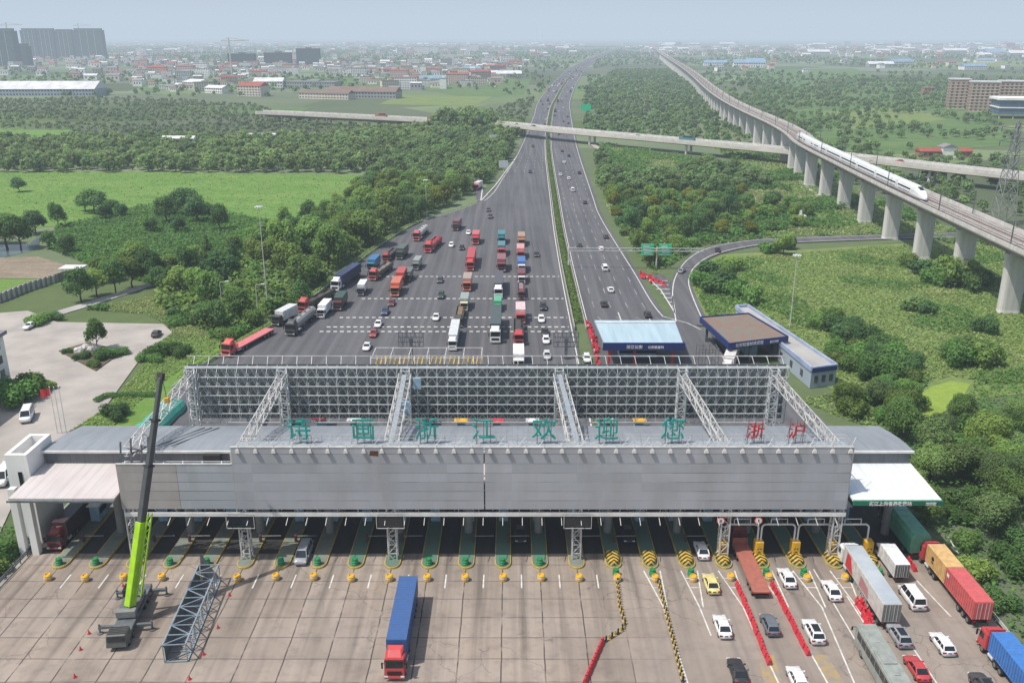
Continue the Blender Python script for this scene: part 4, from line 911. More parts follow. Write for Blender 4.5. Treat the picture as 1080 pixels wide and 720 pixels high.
# ------------------------------------------------------------------ left side: office, flags, canal wall
r = thing('office_building', 'white office block with dark windows and grey fins at the left edge', 'building', (0, 0, 0))
MB().box(-142, -110.2, 127, 185, -.3, 12.9).build('wall', WALLS['white'], r)
MB().box(-142.6, -109.5, 126.4, 185.6, 12.91, 13.7).build('roof', ROOFS['grey'], r)
fin = MB().box(-.05, .55, -.35, .35, 0, 12.4).mesh('fin', WALLS['bluegrey'])
wn = MB().box(-.03, .06, -.8, .8, 0, 1.7).mesh('window', M['win'])
for i in range(13):
    obj('fin', fin, r, (-110.2, 130 + i * 3.4, .1)) if i < 10 else None
    for f in range(4): obj('window', wn, r, (-110.19, 132 + i * 4.2 if i > 10 else 131.7 + i * 3.4, .9 + f * 3.1))
for k, (px, lb) in enumerate(((60.5, 'flagpole flying a red flag beside the car park drive'), (65, 'bare flagpole, middle of three by the drive'), (70, 'bare flagpole, right of three by the drive'))):
    g = G(px, 456); r = thing('flagpole', lb, 'flagpole', (g.x, g.y, -.1)); MB().tube((0, 0, 0), (0, 0, 9.6), .09, 8, .05).build('pole', M['white'], r); MB().lathe([(.01, 0), (.12, .06), (.12, .16), (.01, .24)], 8, (0, 0, 9.6)).build('finial', M['steel'], r)
    if k == 0:
        mb = MB(); n = 8; rings = [[(-.08 - i * .28, .12 * math.sin(i * 1.1), 9.4 - .03 * i), (-.08 - i * .28, .12 * math.sin(i * 1.1 + .4), 8.0 - .1 * i)] for i in range(n)]
        for a, b in zip(rings[:-1], rings[1:]): mb.quad(a[0], b[0], b[1], a[1])
        mb.build('flag', M['red'], r)
cw = [G(-30, 326), G(0, 318), G(30, 306), G(60, 297), G(72, 293)]
r = thing('canal_wall', 'long grey concrete flood wall with buttresses above the drive', 'wall')
mb = MB()
for a, b in zip(cw[:-1], cw[1:]): mb.bar((a.x, a.y, 1.0), (b.x, b.y, 1.0), .4, 2.6)
mb.build('wall', M['concrete'], r); mb = MB()
for i in range(24):
    q = i / 23 * 3.999; a, b = cw[int(q)], cw[int(q) + 1]; p = a.lerp(b, q % 1); mb.box(p.x - .35, p.x + .35, p.y - .45, p.y + .45, -.3, 2.6)
mb.build('buttress', M['concrete_d'], r)
g = G(78, 290); r = thing('pump_house', 'small white flat roofed hut at the end of the flood wall', 'hut', (g.x, g.y, -.2))
MB().box(-3, 3, -2, 2, 0, 2.6).build('wall', WALLS['white'], r); MB().box(-3.6, 3.6, -2.6, 2.6, 2.61, 3).build('roof', M['white'], r); MB().box(-.5, .5, -2.06, -1.98, 0, 2).build('door', M['win'], r)
rr_ = random.Random(2)
# planted island in the car park
isl = poly([(62, 370), (93, 361), (130, 370), (101, 391)]); mb = MB(); mb.prism(isl, -.12, .12); struct('planting_bed', mb, M['rust_soil'])
for i in range(5):
    g = G(80 + i * 5 + rr_.uniform(-2, 2), 369 + rr_.uniform(-3, 3)); mb = MB(); rad = rr_.uniform(.7, 1.5)
    bm = bmesh.new(); bmesh.ops.create_icosphere(bm, subdivisions=2, radius=rad)
    for v in bm.verts: v.co *= 1 + .45 * mnoise.noise(v.co * 1.1 + Vector((i * 3, 0, 0))); v.co.z *= .8
    me = bpy.data.meshes.new('rock'); bm.to_mesh(me); bm.free(); me.materials.append(M['concrete']); tag(obj('rock', me, None, (g.x, g.y, .3)), 'pale rough boulder in the planted traffic island', 'rock', 'boulders in the traffic island')

# masts
def high_mast(px, py, topy, label, ringed=True):
    g = G(px, py); th = PITCH + math.atan((topy - 360) / FPX); h_ = 74 - g.y * math.tan(th); r = thing('light_mast', label, 'light mast', (g.x, g.y, -.2))
    MB().tube((0, 0, 0), (0, 0, h_), h_ * .003 + .09, 10, .08).build('pole', M['steel_w'], r)
    if ringed:
        MB().tube((0, 0, h_ - .7), (0, 0, h_ - .5), .75, 14).build('lamp_ring', M['steel'], r)
        lm = MB().box(-.2, .2, -.18, .18, -.2, .1).mesh('flood_lamp', M['white'])
        for i in range(8): obj('flood_lamp', lm, r, (.95 * math.cos(i * .785), .95 * math.sin(i * .785), h_ - .6), i * .785)
    else: MB().bar((0, 0, h_), (1.8, 0, h_ + .3), .12).build('arm', M['steel_w'], r); MB().box(1.5, 2.5, -.2, .2, h_ + .2, h_ + .4).build('flood_lamp', M['white'], r)
high_mast(283, 330, 215, 'very tall pale light mast left of the waiting lorries'); high_mast(450, 230, 188, 'slim light mast among trees beside the far left lanes')
high_mast(833, 345, 266, 'tall light mast on the meadow behind the right toll canopy'); high_mast(679, 120, 84, 'thin pale mast in the woods beyond the overpass'); high_mast(236, 338, 297, 'short pale lamp post left of the waiting lorries', False)
high_mast(273, 338, 300, 'second short lamp post close to the very tall mast', False)
# pylon
g = G(1056, 236); r = thing('transmission_pylon', 'tall dark lattice electricity pylon at the right edge behind the viaduct', 'pylon', (g.x, g.y, -.2)); mb = MB(); hp = 42; M['pyl'] = pm('pylon_steel', (.27, .28, .28), (.2, .21, .21), .5, .6)
def pyl(z): return 3.4 * (1 - z / hp) ** 1.0 + .55
zs_ = [0, 6, 12, 17.5, 22.5, 27, 31, 34.5, 38, hp]
for a, b in zip(zs_[:-1], zs_[1:]):
    ra, rb = pyl(a), pyl(b); C4 = ((-1, -1), (1, -1), (1, 1), (-1, 1))
    for i in range(4):
        p, q = C4[i], C4[(i + 1) % 4]
        mb.bar((p[0] * ra, p[1] * ra, a), (p[0] * rb, p[1] * rb, b), .26); mb.bar((p[0] * ra, p[1] * ra, a), (q[0] * rb, q[1] * rb, b), .16); mb.bar((q[0] * ra, q[1] * ra, a), (p[0] * rb, p[1] * rb, b), .16); mb.bar((p[0] * rb, p[1] * rb, b), (q[0] * rb, q[1] * rb, b), .16)
mb.build('lattice_tower', M['pyl'], r)
for z in (28, 33.5, 39):
    mb = MB()
    for s in (-1, 1): mb.bar((0, -.4, z), (s * 6.5, 0, z + .6), .22); mb.bar((0, 0, z + 1.8), (s * 6.5, 0, z + .6), .16); mb.tube((s * 6.4, 0, z + .5), (s * 6.4, 0, z - 1.4), .16, 6)
    mb.build('cross_arm', M['steel_d'], r)
# gantry with green direction signs
r = thing('sign_gantry', 'steel gantry across the exit lanes carrying two green direction signs', 'sign gantry', (0, 295, 0))
for x in (19.0, 48.5): MB().tube((x, 0, -.2), (x, 0, 7.2), .28, 10).build('post', M['steel_w'], r)
mb = MB()
for z, yy_ in ((6.0, 0), (7.0, 0)): mb.bar((19, yy_, z), (64, yy_ - 1, z), .22)
for i in range(22): mb.bar((19 + i * 2, 0, 6 + (i % 2)), (21 + i * 2, 0, 7 - (i % 2)), .1)
mb.build('truss', M['steel_w'], r)
M['signgreen'] = pm('sign_green', (.0, .62, .3), (.0, .5, .25), .8, .4)
for x in (45.2, 51.2):
    s = MB().box(x - 2.1, x + 2.1, -.6, -.35, 4.6, 8.4).build('sign_board', M['signgreen'], r, bevel=.05)
    mb = MB()
    for k, (a, b) in enumerate(((-1.4, .6), (-1.4, 1.2), (-1.0, 1.4))): mb.box(x + a, x + b, -.62, -.605, 7.4 - k * 1.0, 7.75 - k * 1.0)
    mb.box(x - 1.9, x + 1.9, -.62, -.605, 8.2, 8.28); mb.box(x - 1.9, x + 1.9, -.62, -.605, 4.72, 4.8); mb.build('lettering', M['white'], s)
for px, py, lb in ((614.5, 121, 'green sign board beside the highway just beyond the overpass'),):
    g = G(px, py); r = thing('direction_sign', lb, 'sign', (g.x + 3, g.y, -.2)); MB().box(-5, 5, -.2, .2, 4, 10).build('sign_board', M['signgreen'], r); MB().tube((0, .4, 0), (0, .4, 9), .3, 8).build('post', M['steel'], r)
for px, py, lb in ((520, 150, 'pale back of a road sign by the left lanes near the overpass'), (531, 180, 'pale green sign by the left lanes under the overpass')):
    g = G(px, py + 4); r = thing('direction_sign', lb, 'sign', (g.x, g.y, -.2)); MB().box(-2.6, 2.6, -.1, .1, 4, 8).build('sign_board', M['steel'], r); MB().tube((0, .3, 0), (0, .3, 8), .2, 8).build('post', M['steel'], r)

# ------------------------------------------------------------------ right-hand toll stations behind
r = thing('exit_toll_canopy', 'low toll canopy with a pale blue roof and dark blue fascia', 'toll canopy')
M['roof_b'] = pm('pale_blue_roof', (.40, .52, .58), (.32, .43, .50), .25, .5, sx=(3, .2, 1)); M['roof_r'] = pm('weathered_roof', (.22, .135, .105), (.17, .17, .14), .55, .85, lo=.42, hi=.6)
MB().hexa([(21.6, 199.2, 5.6), (40, 199.2, 5.6), (41, 217, 5.6), (20.8, 217, 5.6)], [(21.6, 199.2, 6), (40, 199.2, 6), (41, 217, 6.1), (20.8, 217, 6.1)]).build('roof', M['roof_b'], r)
MB().box(21.2, 40.4, 198.7, 199.1, 4.4, 6.25).build('fascia', M['blue_band'], r)
for a, b, s in (('浙江公安', 28.6, .95), ('公安检查站', 33.6, .75)): put_text('lettering', a, s, .02, M['white'], (b, 198.66, 4.95), r, bold=.02)
MB().box(21.0, 40.9, 214.4, 214.9, 6.12, 6.45).build('ridge', M['white'], r)
for x in (23, 29, 38): 
    for y in (201, 214): MB().box(x - .3, x + .3, y - .3, y + .3, 0, 5.59).build('column', M['red'] if y == 201 else M['concrete'], r)
MB().box(26, 35, 206, 210, 0, 3.2).build('booth', M['bluebox'], r); MB().box(25.98, 35.02, 205.95, 205.99, 1.2, 2.6).build('window', M['glass'], r)
r = thing('checkpoint_canopy', 'wide checkpoint canopy with a weathered brown roof and dark blue edge', 'toll canopy')
cp = [(51, 199.5), (65.5, 204.4), (61, 222.6), (48.5, 219.4)]
MB().prism(cp, 5.6, 6.0).build('roof', M['roof_r'], r)
c0 = Vector((57, 211))
outer = [tuple(c0 + (Vector(p) - c0) * 1.05) for p in cp]
mb = MB()
for i in range(4):
    a, b = outer[i], outer[(i + 1) % 4]; mb.bar((*a, 5.45), (*b, 5.45), .3, 1.5)
mb.build('fascia', M['blue_band'], r)
a_, b_ = Vector(outer[0]), Vector(outer[1]); ang = math.atan2(b_.y - a_.y, b_.x - a_.x); nn = Vector((math.sin(ang), -math.cos(ang)))
for tx, u, s in (('公安检查站欢迎您', .34, .95), ('浙江公安', .76, .6)):
    p = a_.lerp(b_, u) + nn * .19; put_text('lettering', tx, s, .02, M['white'], (p.x, p.y, 5.1), r, rz=ang, bold=.02)
for p in cp + [(57, 202), (55, 221)]:
    q = c0 + (Vector(p) - c0) * .86; MB().box(q.x - .3, q.x + .3, q.y - .3, q.y + .3, 0, 5.59).build('column', M['steel_d'], r)
MB().box(57, 60, 208, 214, 0, 3).build('booth', M['bluebox'], r)
r = thing('annex_building', 'narrow flat roofed white annex with a blue parapet beside the checkpoint canopy', 'building')
ap = [(64.8, 186.4), (72.4, 189), (63.4, 235.5), (56.6, 233.6)]
ap = [(66.2, 186.4), (72.4, 188.4), (64.2, 235.5), (60.8, 234.6)] if True else ap
MB().prism(ap, -.2, 4.1).build('wall', WALLS['bluegrey'], r)
c1 = Vector((67, 208)); ins = [tuple(c1 + (Vector(p) - c1) * .985) for p in ap]
MB().prism(ins, 4.11, 4.2).build('roof', M['path'], r)
mb = MB()
for i in range(4): mb.bar((*ap[i], 4.35), (*ap[(i + 1) % 4], 4.35), .5, 1.1)
mb.build('parapet', [pm('parapet_paint', (.36, .42, .55), (.25, .3, .42), .3, .6)], r)
MB().bar((*(Vector(ap[0]) + Vector((0, -.3))), 4.1), (*(Vector(ap[1]) + Vector((0, -.3))), 4.1), .1, 1.0).build('fascia', M['blue_band'], r)
for i in range(3):
    u = .2 + .3 * i; p = Vector(ap[0]).lerp(Vector(ap[1]), u); MB().box(p.x - .5, p.x + .5, p.y - .12, p.y + .1, 1.0, 2.6).build('window', M['win'], r)
for i in range(7):
    u = .1 + .12 * i; p = Vector(ap[0]).lerp(Vector(ap[3]), u); MB().box(p.x - .12, p.x + .1, p.y - .7, p.y + .7, 1.1, 2.6).build('window', M['win'], r)
# scaffold between them
r = thing('scaffold_frame', 'rusty open scaffold frame standing between the two low canopies', 'scaffold'); mb = MB()
for x in (42.5, 44, 45.5, 47):
    for y in (193, 196): mb.bar((x, y, 0), (x, y, 7), .12)
for z in (1.6, 3.2, 4.8, 6.6):
    for y in (193, 196): mb.bar((42.5, y, z), (47, y, z), .1)
    for x in (42.5, 47): mb.bar((x, 193, z), (x, 196, z), .1)
mb.build('frame', M['steel_d'], r)
# ------------------------------------------------------------------ main toll canopy
def metal_roof(name, c1, c2, s):
    m, t, b = base(name); co = N(t, 'ShaderNodeTexCoord').outputs['Object']; sp = N(t, 'ShaderNodeSeparateXYZ'); t.links.new(co, sp.inputs[0])
    x = mixc(t, ramp(t, noise(t, .09, detail=5), .35, .68), c1, c2)
    x = mixc(t, math_(t, 'MULTIPLY', ramp(t, noise(t, .8, detail=5, sx=(1, .12, 1)), .45, .75), .4), x, tuple(v * .62 for v in c2))
    sm = math_(t, 'LESS_THAN', math_(t, 'FRACT', math_(t, 'MULTIPLY', sp.outputs[0], 1 / s)), .09)
    x = mixc(t, math_(t, 'MULTIPLY', sm, .35), x, tuple(v * .55 for v in c2))
    t.links.new(x, b.inputs['Base Color']); b.inputs['Roughness'].default_value = .5; return m
M['roof_g'] = metal_roof('grey_metal_roof', (.265, .285, .31), (.22, .24, .265), .9)
M['roof_p'] = metal_roof('pinkish_white_roof', (.58, .55, .54), (.54, .47, .455), 1.4)
M['roof_w'] = metal_roof('white_metal_roof', (.70, .74, .77), (.62, .67, .70), 1.4)
M['fascia_g'] = metal_roof('grey_fascia', (.13, .14, .155), (.10, .11, .12), 2.2)
def cladding(name, c1, c2, c3):
    m, t, b = base(name); co = N(t, 'ShaderNodeTexCoord').outputs['Object']; sp = N(t, 'ShaderNodeSeparateXYZ'); t.links.new(co, sp.inputs[0])
    Z, X = sp.outputs[2], sp.outputs[0]
    x = mixc(t, ramp(t, noise(t, .05, detail=4, sx=(1, 1, 2)), .35, .65), c1, c2)
    x = mixc(t, math_(t, 'MULTIPLY', ramp(t, noise(t, .3, detail=6, sx=(1, 1, .35)), .42, .72), .6), x, c3)
    row = math_(t, 'DIVIDE', Z, 1.48); wn = N(t, 'ShaderNodeTexWhiteNoise', noise_dimensions='2D'); cx = N(t, 'ShaderNodeCombineXYZ')
    t.links.new(math_(t, 'FLOOR', row), cx.inputs[0]); t.links.new(math_(t, 'FLOOR', math_(t, 'DIVIDE', X, 9.3)), cx.inputs[1]); t.links.new(cx.outputs[0], wn.inputs['Vector'])
    x = mixc(t, math_(t, 'MULTIPLY', wn.outputs['Value'], .5), x, tuple(v * .78 for v in c2))
    seam = math_(t, 'LESS_THAN', math_(t, 'FRACT', row), .055)
    x = mixc(t, math_(t, 'MULTIPLY', seam, ramp(t, noise(t, .12, detail=3), .35, .6)), x, tuple(v * .3 for v in c2))
    rib = math_(t, 'LESS_THAN', math_(t, 'FRACT', math_(t, 'DIVIDE', Z, .37)), .16)
    x = mixc(t, math_(t, 'MULTIPLY', rib, .10), x, tuple(v * .5 for v in c2))
    t.links.new(x, b.inputs['Base Color']); b.inputs['Roughness'].default_value = .55; b.inputs['Specular IOR Level'].default_value = .3; return m
M['clad'] = cladding('grey_cladding', (.43, .445, .475), (.37, .385, .415), (.29, .285, .28))
M['clad_l'] = cladding('blue_grey_cladding', (.42, .46, .49), (.38, .41, .44), (.31, .32, .33))
M['clad_b'] = cladding('brown_grey_cladding', (.44, .415, .40), (.39, .37, .355), (.31, .28, .265))

r = thing('toll_canopy', 'long grey toll station canopy spanning all the lanes with lower roofed wings at both ends', 'toll canopy')
def arch(x0, x1):
    P = [(125.6, 13.75), (128, 13.7), (131, 13.4), (134.5, 12.85), (138.8, 12.0)]
    return [[(x0, y, z), (x1, y, z), (x1, y, z - .35), (x0, y, z - .35)] for y, z in P]
MB().loft(arch(-72.2, 61.6)).build('roof', M['roof_g'], r)
MB().box(-71.9, 61.3, 125.75, 126.1, 11.55, 13.36).build('clerestory', M['fascia_g'], r)
MB().bar((-72.3, 125.45, 13.6), (61.7, 125.45, 13.6), .25, .35).build('gutter', M['white'], r)
def wing(x0, x1, y0, z0, mat): return MB().hexa([(x0, y0, z0 - .3), (x1, y0, z0 - .3), (x1, 126.2, 11.2), (x0, 126.2, 11.2)], [(x0, y0, z0), (x1, y0, z0), (x1, 126.2, 11.53), (x0, 126.2, 11.53)]).build('wing_roof', mat, r)
wing(-72.2, -57.0, 115, 11.3, M['roof_p']); wing(48.9, 61.6, 115, 11.1, M['roof_w']); wing(-56.9, 48.8, 120.2, 11.1, M['roof_p'])
for x0, x1 in ((-72.4, -57.0), (48.9, 61.8)):
    MB().box(x0, x1, 114.7, 114.95, 10.3 if x0 > 0 else 10.75, 11.0).build('fascia', M['green_band'] if x0 > 0 else M['steel_d'], r)
put_text('lettering', '浙江上海省界收费站', .68, .02, M['white'], (54.2, 114.66, 10.38), r, bold=.02)
put_text('lettering', '欢迎您', .5, .02, M['white'], (60.0, 114.66, 10.42), r, bold=.02)
sf = MB().box(61.55, 61.8, 114.96, 126.1, 10.3, 10.98); sf.build('side_fascia', M['green_band'], r)
# white stair tower at the left end
mb = MB(); mb.box(-75.6, -75.0, 121.5, 129, -.2, 15); mb.box(-74.99, -72.91, 121.5, 122.1, -.2, 15); mb.box(-74.99, -72.91, 128.4, 129, -.2, 15); mb.box(-72.9, -72.3, 121.5, 129, -.2, 15); mb.box(-74.98, -72.92, 122.11, 128.39, 9, 13.2)
tw = mb.build('stair_tower', WALLS['white'], r); MB().box(-74.0, -73.4, 121.42, 121.49, 9.2, 12.2).build('slot_window', M['glass'], tw)
for x in (-73.6, -71.7): MB().box(x - .5, x + .5, 118.2, 119.2, -.1, 11).build('column', WALLS['white'], r)
colm = MB().tube((0, 0, 0), (0, 0, 12), .65, 14).mesh('column', M['concrete_d'])
for x in ISL[1::2] + [58.6]:
    for y in (124.5, 136): obj('column', colm, r, (x, y, -.3)).scale.z = .93 if y < 130 else 1.0
mb = MB(); 
for k in range(3): mb.bar((-55 + k * 1.2, 126.6, 14.05), (-51 + k * 1.2, 137, 12.5), .12)
mb.build('roof_pipe', M['steel_d'], r)
MB().box(-47.2, -44.6, 124.6, 125.2, 11.7, 13.4).build('equipment_box', M['black'], r)

# ------------------------------------------------------------------ front and rear billboard frames
PX = [-55.85, -39.5, -17.7, 9.55, 31.35, 47.7]
def lattice_col(z0, z1, w_=.62, step=1.5):
    mb = MB(); C4 = ((-w_, -w_), (w_, -w_), (w_, w_), (-w_, w_)); n = max(2, int((z1 - z0) / step))
    for i in range(4):
        p, q = C4[i], C4[(i + 1) % 4]; mb.bar((*p, z0), (*p, z1), .2)
        for k in range(n):
            a, b = z0 + (z1 - z0) * k / n, z0 + (z1 - z0) * (k + 1) / n
            s, e = (p, q) if k % 2 else (q, p); mb.bar((*s, a), (*e, b), .1); mb.bar((*p, b), (*q, b), .1)
    return mb
fb = thing('front_billboard', 'huge weathered grey metal billboard along the front of the toll canopy', 'billboard', (0, 116, 0))
MB().box(-39.9, -4.06, 0, .35, 9.0, 18.8).build('panel', M['clad'], fb); MB().box(-3.86, 48.4, 0, .35, 9.0, 18.8).build('panel', M['clad'], fb)
MB().box(-48.0, -39.95, .1, .4, 9.0, 16.1).build('panel', M['clad_l'], fb); MB().box(-56.6, -48.05, .1, .4, 9.0, 16.1).build('panel', M['clad_b'], fb)
mb = MB(); mb.bar((-39.95, .1, 18.88), (48.45, .1, 18.88), .3, .12); mb.bar((48.5, .15, 9.0), (48.5, .15, 18.8), .15); mb.bar((-56.65, .2, 16.17), (-40, .2, 16.17), .3, .12); mb.build('edge_trim', M['steel_w'], fb)
mb = MB(); mb.box(-56.4, 48.6, .1, .4, 7.75, 8.35); mb.box(-56.4, 48.6, 1.4, 1.6, 7.3, 7.6)
for i in range(36): mb.bar((-55 + i * 2.95, 1.5, 7.6), (-55 + i * 2.95, .42, 8.9), .1)
mb.build('lower_rail', M['white'], fb)
M['grate'] = pm('walkway_grating', (.34, .37, .39), (.22, .24, .26), 2.5, .6)
mb = MB(); mb.box(-39.8, 48.3, .42, 3.2, 18.2, 18.34); mb.build('catwalk', M['grate'], fb)
mb = MB()
for i in range(60):
    x = -39.5 + i * 1.49; mb.bar((x, 3.1, 18.35), (x, 3.1, 19.4), .06)
    if i % 2: mb.bar((x, 1.0, 18.35), (x + 1.2, 2.6, 19.2), .06); mb.bar((x, 2.2, 18.35), (x, 2.2, 19.3), .07)
mb.bar((-39.8, 3.1, 19.4), (48.3, 3.1, 19.4), .06); mb.bar((-39.8, 3.1, 18.9), (48.3, 3.1, 18.9), .05)
mb.build('handrail', M['steel_w'], fb)
mb = MB()
for i in range(38):
    x = -56 + i * 2.8; zt = 15.8 if x < -40 else 18.1
    mb.bar((x, .5, 9), (x, .5, zt), .14); mb.bar((x, 1.9, 9), (x, 1.9, zt), .14)
    for k in range(5): mb.bar((x, .5, 8.5 + k * (zt - 8.5) / 5), (x, 1.9, 8.5 + (k + 1) * (zt - 8.5) / 5), .09)
for z in (8.6, 11, 13.4, 15.7): mb.bar((-56, 1.9, z), (48, 1.9, z), .12)
mb.build('back_frame', M['steel'], fb)
arm = MB(); arm.bar((0, .4, .3), (0, .1, .75), .06); arm.bar((0, .1, .75), (0, -.2, .1), .05); arm = arm.mesh('lamp_arm', M['steel_w'])
lam = MB().frus((-.32, .32, -.38, -.06), -.38, (-.2, .2, -.32, -.1), .12).mesh('flood_lamp', M['white'])
for i in range(35): a = obj('lamp_arm', arm, fb, (-38.9 + i * 2.555, 0, 18.5)); obj('flood_lamp', lam, a)
arm2 = MB(); arm2.bar((0, .9, -.3), (0, -1.1, -1.0), .09); arm2 = arm2.mesh('lamp_arm', M['steel_w'])
for i in range(37): a = obj('lamp_arm', arm2, fb, (-55.5 + i * 2.85, -.05, 8.0))
for k, x in enumerate(PX):
    lattice_col(-.2, 18 if k else 15.6).build('column', M['steel_w'], fb).location = (x, 1.1, 0)
mb = MB()
for dx, h_ in ((-.9, 3.4), (.3, 4.0), (1.4, 3.0), (2.2, 4.2), (2.8, 2.6)): mb.bar((-55.2 + dx * 1.3, 1.3, 15.6), (-55.2 + dx * 1.3 + .3, 1.5, 15.6 + h_), .2)
for k in range(8): mb.bar((-56.2 + (k * 1.7) % 4.5, 1.2, 16 + k * .35), (-53.8 + (k * 1.1) % 3, 1.7, 17.6 + (k % 3) * .6), .12)
mb.build('bent_frame', M['steel_d'], fb)
MB().quad((-20.3, -.02, 17.6), (-19.0, -.02, 17.5), (-19.0, -.02, 18.3), (-20.1, -.02, 18.35)).build('rust_patch', pm('rust', (.12, .05, .03), None, 2, .9), fb)

rb = thing('rear_billboard', 'long steel lattice billboard seen from behind at the back of the toll canopy', 'billboard', (0, 150, 0))
x0, x1, zb, zt = -58.2, 49.3, 7.7, 18.2
MB().box(x0, x1, 1.9, 2.1, zb, zt).build('panel', M['mesh_green'], rb)
mb = MB(); mbv = MB(); nb = 60; dz = (zt - zb) / 6
for j in range(7):
    z = zb + j * dz
    mb.bar((x0, -.1, z), (x1, -.1, z), .17)
for i in range(nb + 1):
    x = x0 + (x1 - x0) * i / nb; mbv.bar((x, 0, zb), (x, 0, zt), .15 if i % 5 == 0 else .06); pass
    for j in range(6):
        z = zb + j * dz; xn = x0 + (x1 - x0) * (i + 1) / nb
        mbv.bar((x, 0, z), (x, 1.6, z + dz), .05)
        if i < nb:
            mbv.bar((x, 1.2, z), (xn, 1.2, z + dz), .04); mbv.bar((xn, 1.2, z), (x, 1.2, z + dz), .04)
            xm = (x + xn) / 2; mb.bar((x, .05, z), (xm, .05, z + dz), .06); mb.bar((xm, .05, z + dz), (xn, .05, z), .06)
mb.build('lattice_chord', M['steel'], rb); mbv.build('lattice_post', M['steel'], rb)
mb = MB(); mb.bar((x0 - 1, 4.3, 18.9), (x1 + 1, 4.3, 18.9), .14); mb.bar((x0, .1, 18.35), (x1, .1, 18.35), .22)
for i in range(41): 
    x = x0 + 1 + i * 2.65; mb.bar((x, 1.8, 18.2), (x - .15, 3.2, 19.2), .09); mb.bar((x - .15, 3.2, 19.2), (x - .25, 4.3, 18.9), .09)
mb.build('top_rail', M['steel_w'], rb)
for x in PX: lattice_col(-.2, 18.2, .7, 1.5).build('column', M['steel'], rb).location = (x - 1.2, -.9, 0)
def lattice_beam(x, xr, w_, y0, y1, z0, z1, n=13):
    mb = MB()
    for i in range(4):
        s = (-1, 1, 1, -1)[i] * w_; z = (z0, z0, z1, z1)[i]; mb.bar((x + s, y0, z), (xr + s, y1, z), .13)
    for k in range(n):
        u, v = k / n, (k + 1) / n; ya, yb = y0 + (y1 - y0) * u, y0 + (y1 - y0) * v; xa, xb = x + (xr - x) * u, x + (xr - x) * v
        for s in (-w_, w_): mb.bar((xa + s, ya, z0 if k % 2 else z1), (xb + s, yb, z1 if k % 2 else z0), .1); mb.bar((xb + s, yb, z0), (xb + s, yb, z1), .08)
        for z in (z0, z1): mb.bar((xa - w_, ya, z), (xb + w_, yb, z), .08); mb.bar((xa - w_, ya, z), (xa + w_, ya, z), .08)
    return mb
for k, x in enumerate(PX):
    wide = k in (2, 3)
    lattice_beam(x, x - 1.2, 1.05 if wide else .58, -31.2 if k else -31, -1.0, 16.0, 17.5).build('lattice_beam', M['steel_w'], rb)
    if wide:
        MB().hexa([(x - .4, -30, 17.62), (x + .4, -30, 17.62), (x - .8, -2, 17.62), (x - 1.6, -2, 17.62)], [(x - .4, -30, 17.7), (x + .4, -30, 17.7), (x - .8, -2, 17.7), (x - 1.6, -2, 17.7)]).build('walkway', M['grate'], rb)
        s = 1 if k == 2 else -1
        MB().box(x - .9 + s * 1.2, x + .5 + s * 1.2, -2.6, -2.3, 15.2, 17.2).build('cover_panel', M['bluebox'], rb); MB().box(x - .8 + s * .4, x + .6 + s * .4, -14.2, -13.9, 15.4, 17.6).build('cover_panel', M['bluebox'], rb)

# lettering standing on the front billboard
for ch, px, lb, mat in (('诗', 315, 'green outline character 诗, first of the row on the billboard top', 'teal'), ('画', 383, 'green outline character 画, second of the row on the billboard top', 'teal'), ('浙', 450, 'green character 浙 beside the wide lattice beam, third of the row', 'teal'), ('江', 510, 'green character 江 above the billboard seam', 'teal'), ('欢', 574, 'green character 欢 between 江 and the next wide lattice beam', 'teal'), ('迎', 640, 'green character 迎 just right of the wide lattice beam', 'teal'), ('您', 710, 'green character 您, last of the green row', 'teal'), ('浙', 797, 'red character 浙, left of the two red ones on the billboard', 'redletter'), ('沪', 841, 'red character 沪, right of the two red ones on the billboard', 'redletter')):
    x = (px - 540) / FPX * (118 * math.cos(PITCH) + 54 * math.sin(PITCH)); red = mat == 'redletter'
    r = thing('sign_character', lb, 'sign letter', (x, 118.2, 18.36), 0, None)
    put_text('character', ch, 2.7 if red else 3.7, .12, M[mat], (0, 0, 1.1 if red else 1.0), r, bold=-.012)
    mb = MB()
    for dx in (-1.0, 0, 1.0): mb.bar((dx, .25, 0), (dx, .25, 3.8), .08); mb.bar((dx, .25, 2.8), (dx, 1.2, 0), .06)
    for z in (1.2, 2.6): mb.bar((-1.5, .3, z), (1.5, .3, z), .06)
    mb.build('support_frame', M['steel_d'], r)

# ------------------------------------------------------------------ toll islands, booths, drums, portals
def hazard():
    m, t, b = base('hazard_stripes'); sp = N(t, 'ShaderNodeSeparateXYZ'); t.links.new(N(t, 'ShaderNodeTexCoord').outputs['Object'], sp.inputs[0])
    f = math_(t, 'LESS_THAN', math_(t, 'FRACT', math_(t, 'MULTIPLY', math_(t, 'ADD', math_(t, 'ADD', sp.outputs[1], sp.outputs[2]), math_(t, 'ABSOLUTE', sp.outputs[0])), 1.15)), .5)
    t.links.new(mixc(t, f, (.55, .36, .03), (.03, .028, .025)), b.inputs['Base Color']); b.inputs['Roughness'].default_value = .65; return m
M['hazard'] = hazard(); M['isl_top'] = pm('island_paint', (.075, .19, .135), (.12, .16, .13), .7, .8); M['isl_top2'] = pm('island_concrete', (.20, .235, .19), (.16, .165, .145), .6, .85)
def nose(hw, y0, y1, inset=0): 
    a = [(hw - inset) * math.cos(t_) for t_ in np.linspace(math.pi, 2 * math.pi, 11)]
    b_ = [y0 + 1.6 + (1.6 - inset) * math.sin(t_) for t_ in np.linspace(math.pi, 2 * math.pi, 11)]
    return list(zip(a, b_)) + [(hw - inset, y1), (-hw + inset, y1)]
isl_base = MB().prism(nose(1.2, 0, 32), 0, .3).mesh('kerb', M['mark_y'])
isl_top = MB().prism(nose(1.2, 0, 32, .14), .3, .34).mesh('top', M['isl_top'])
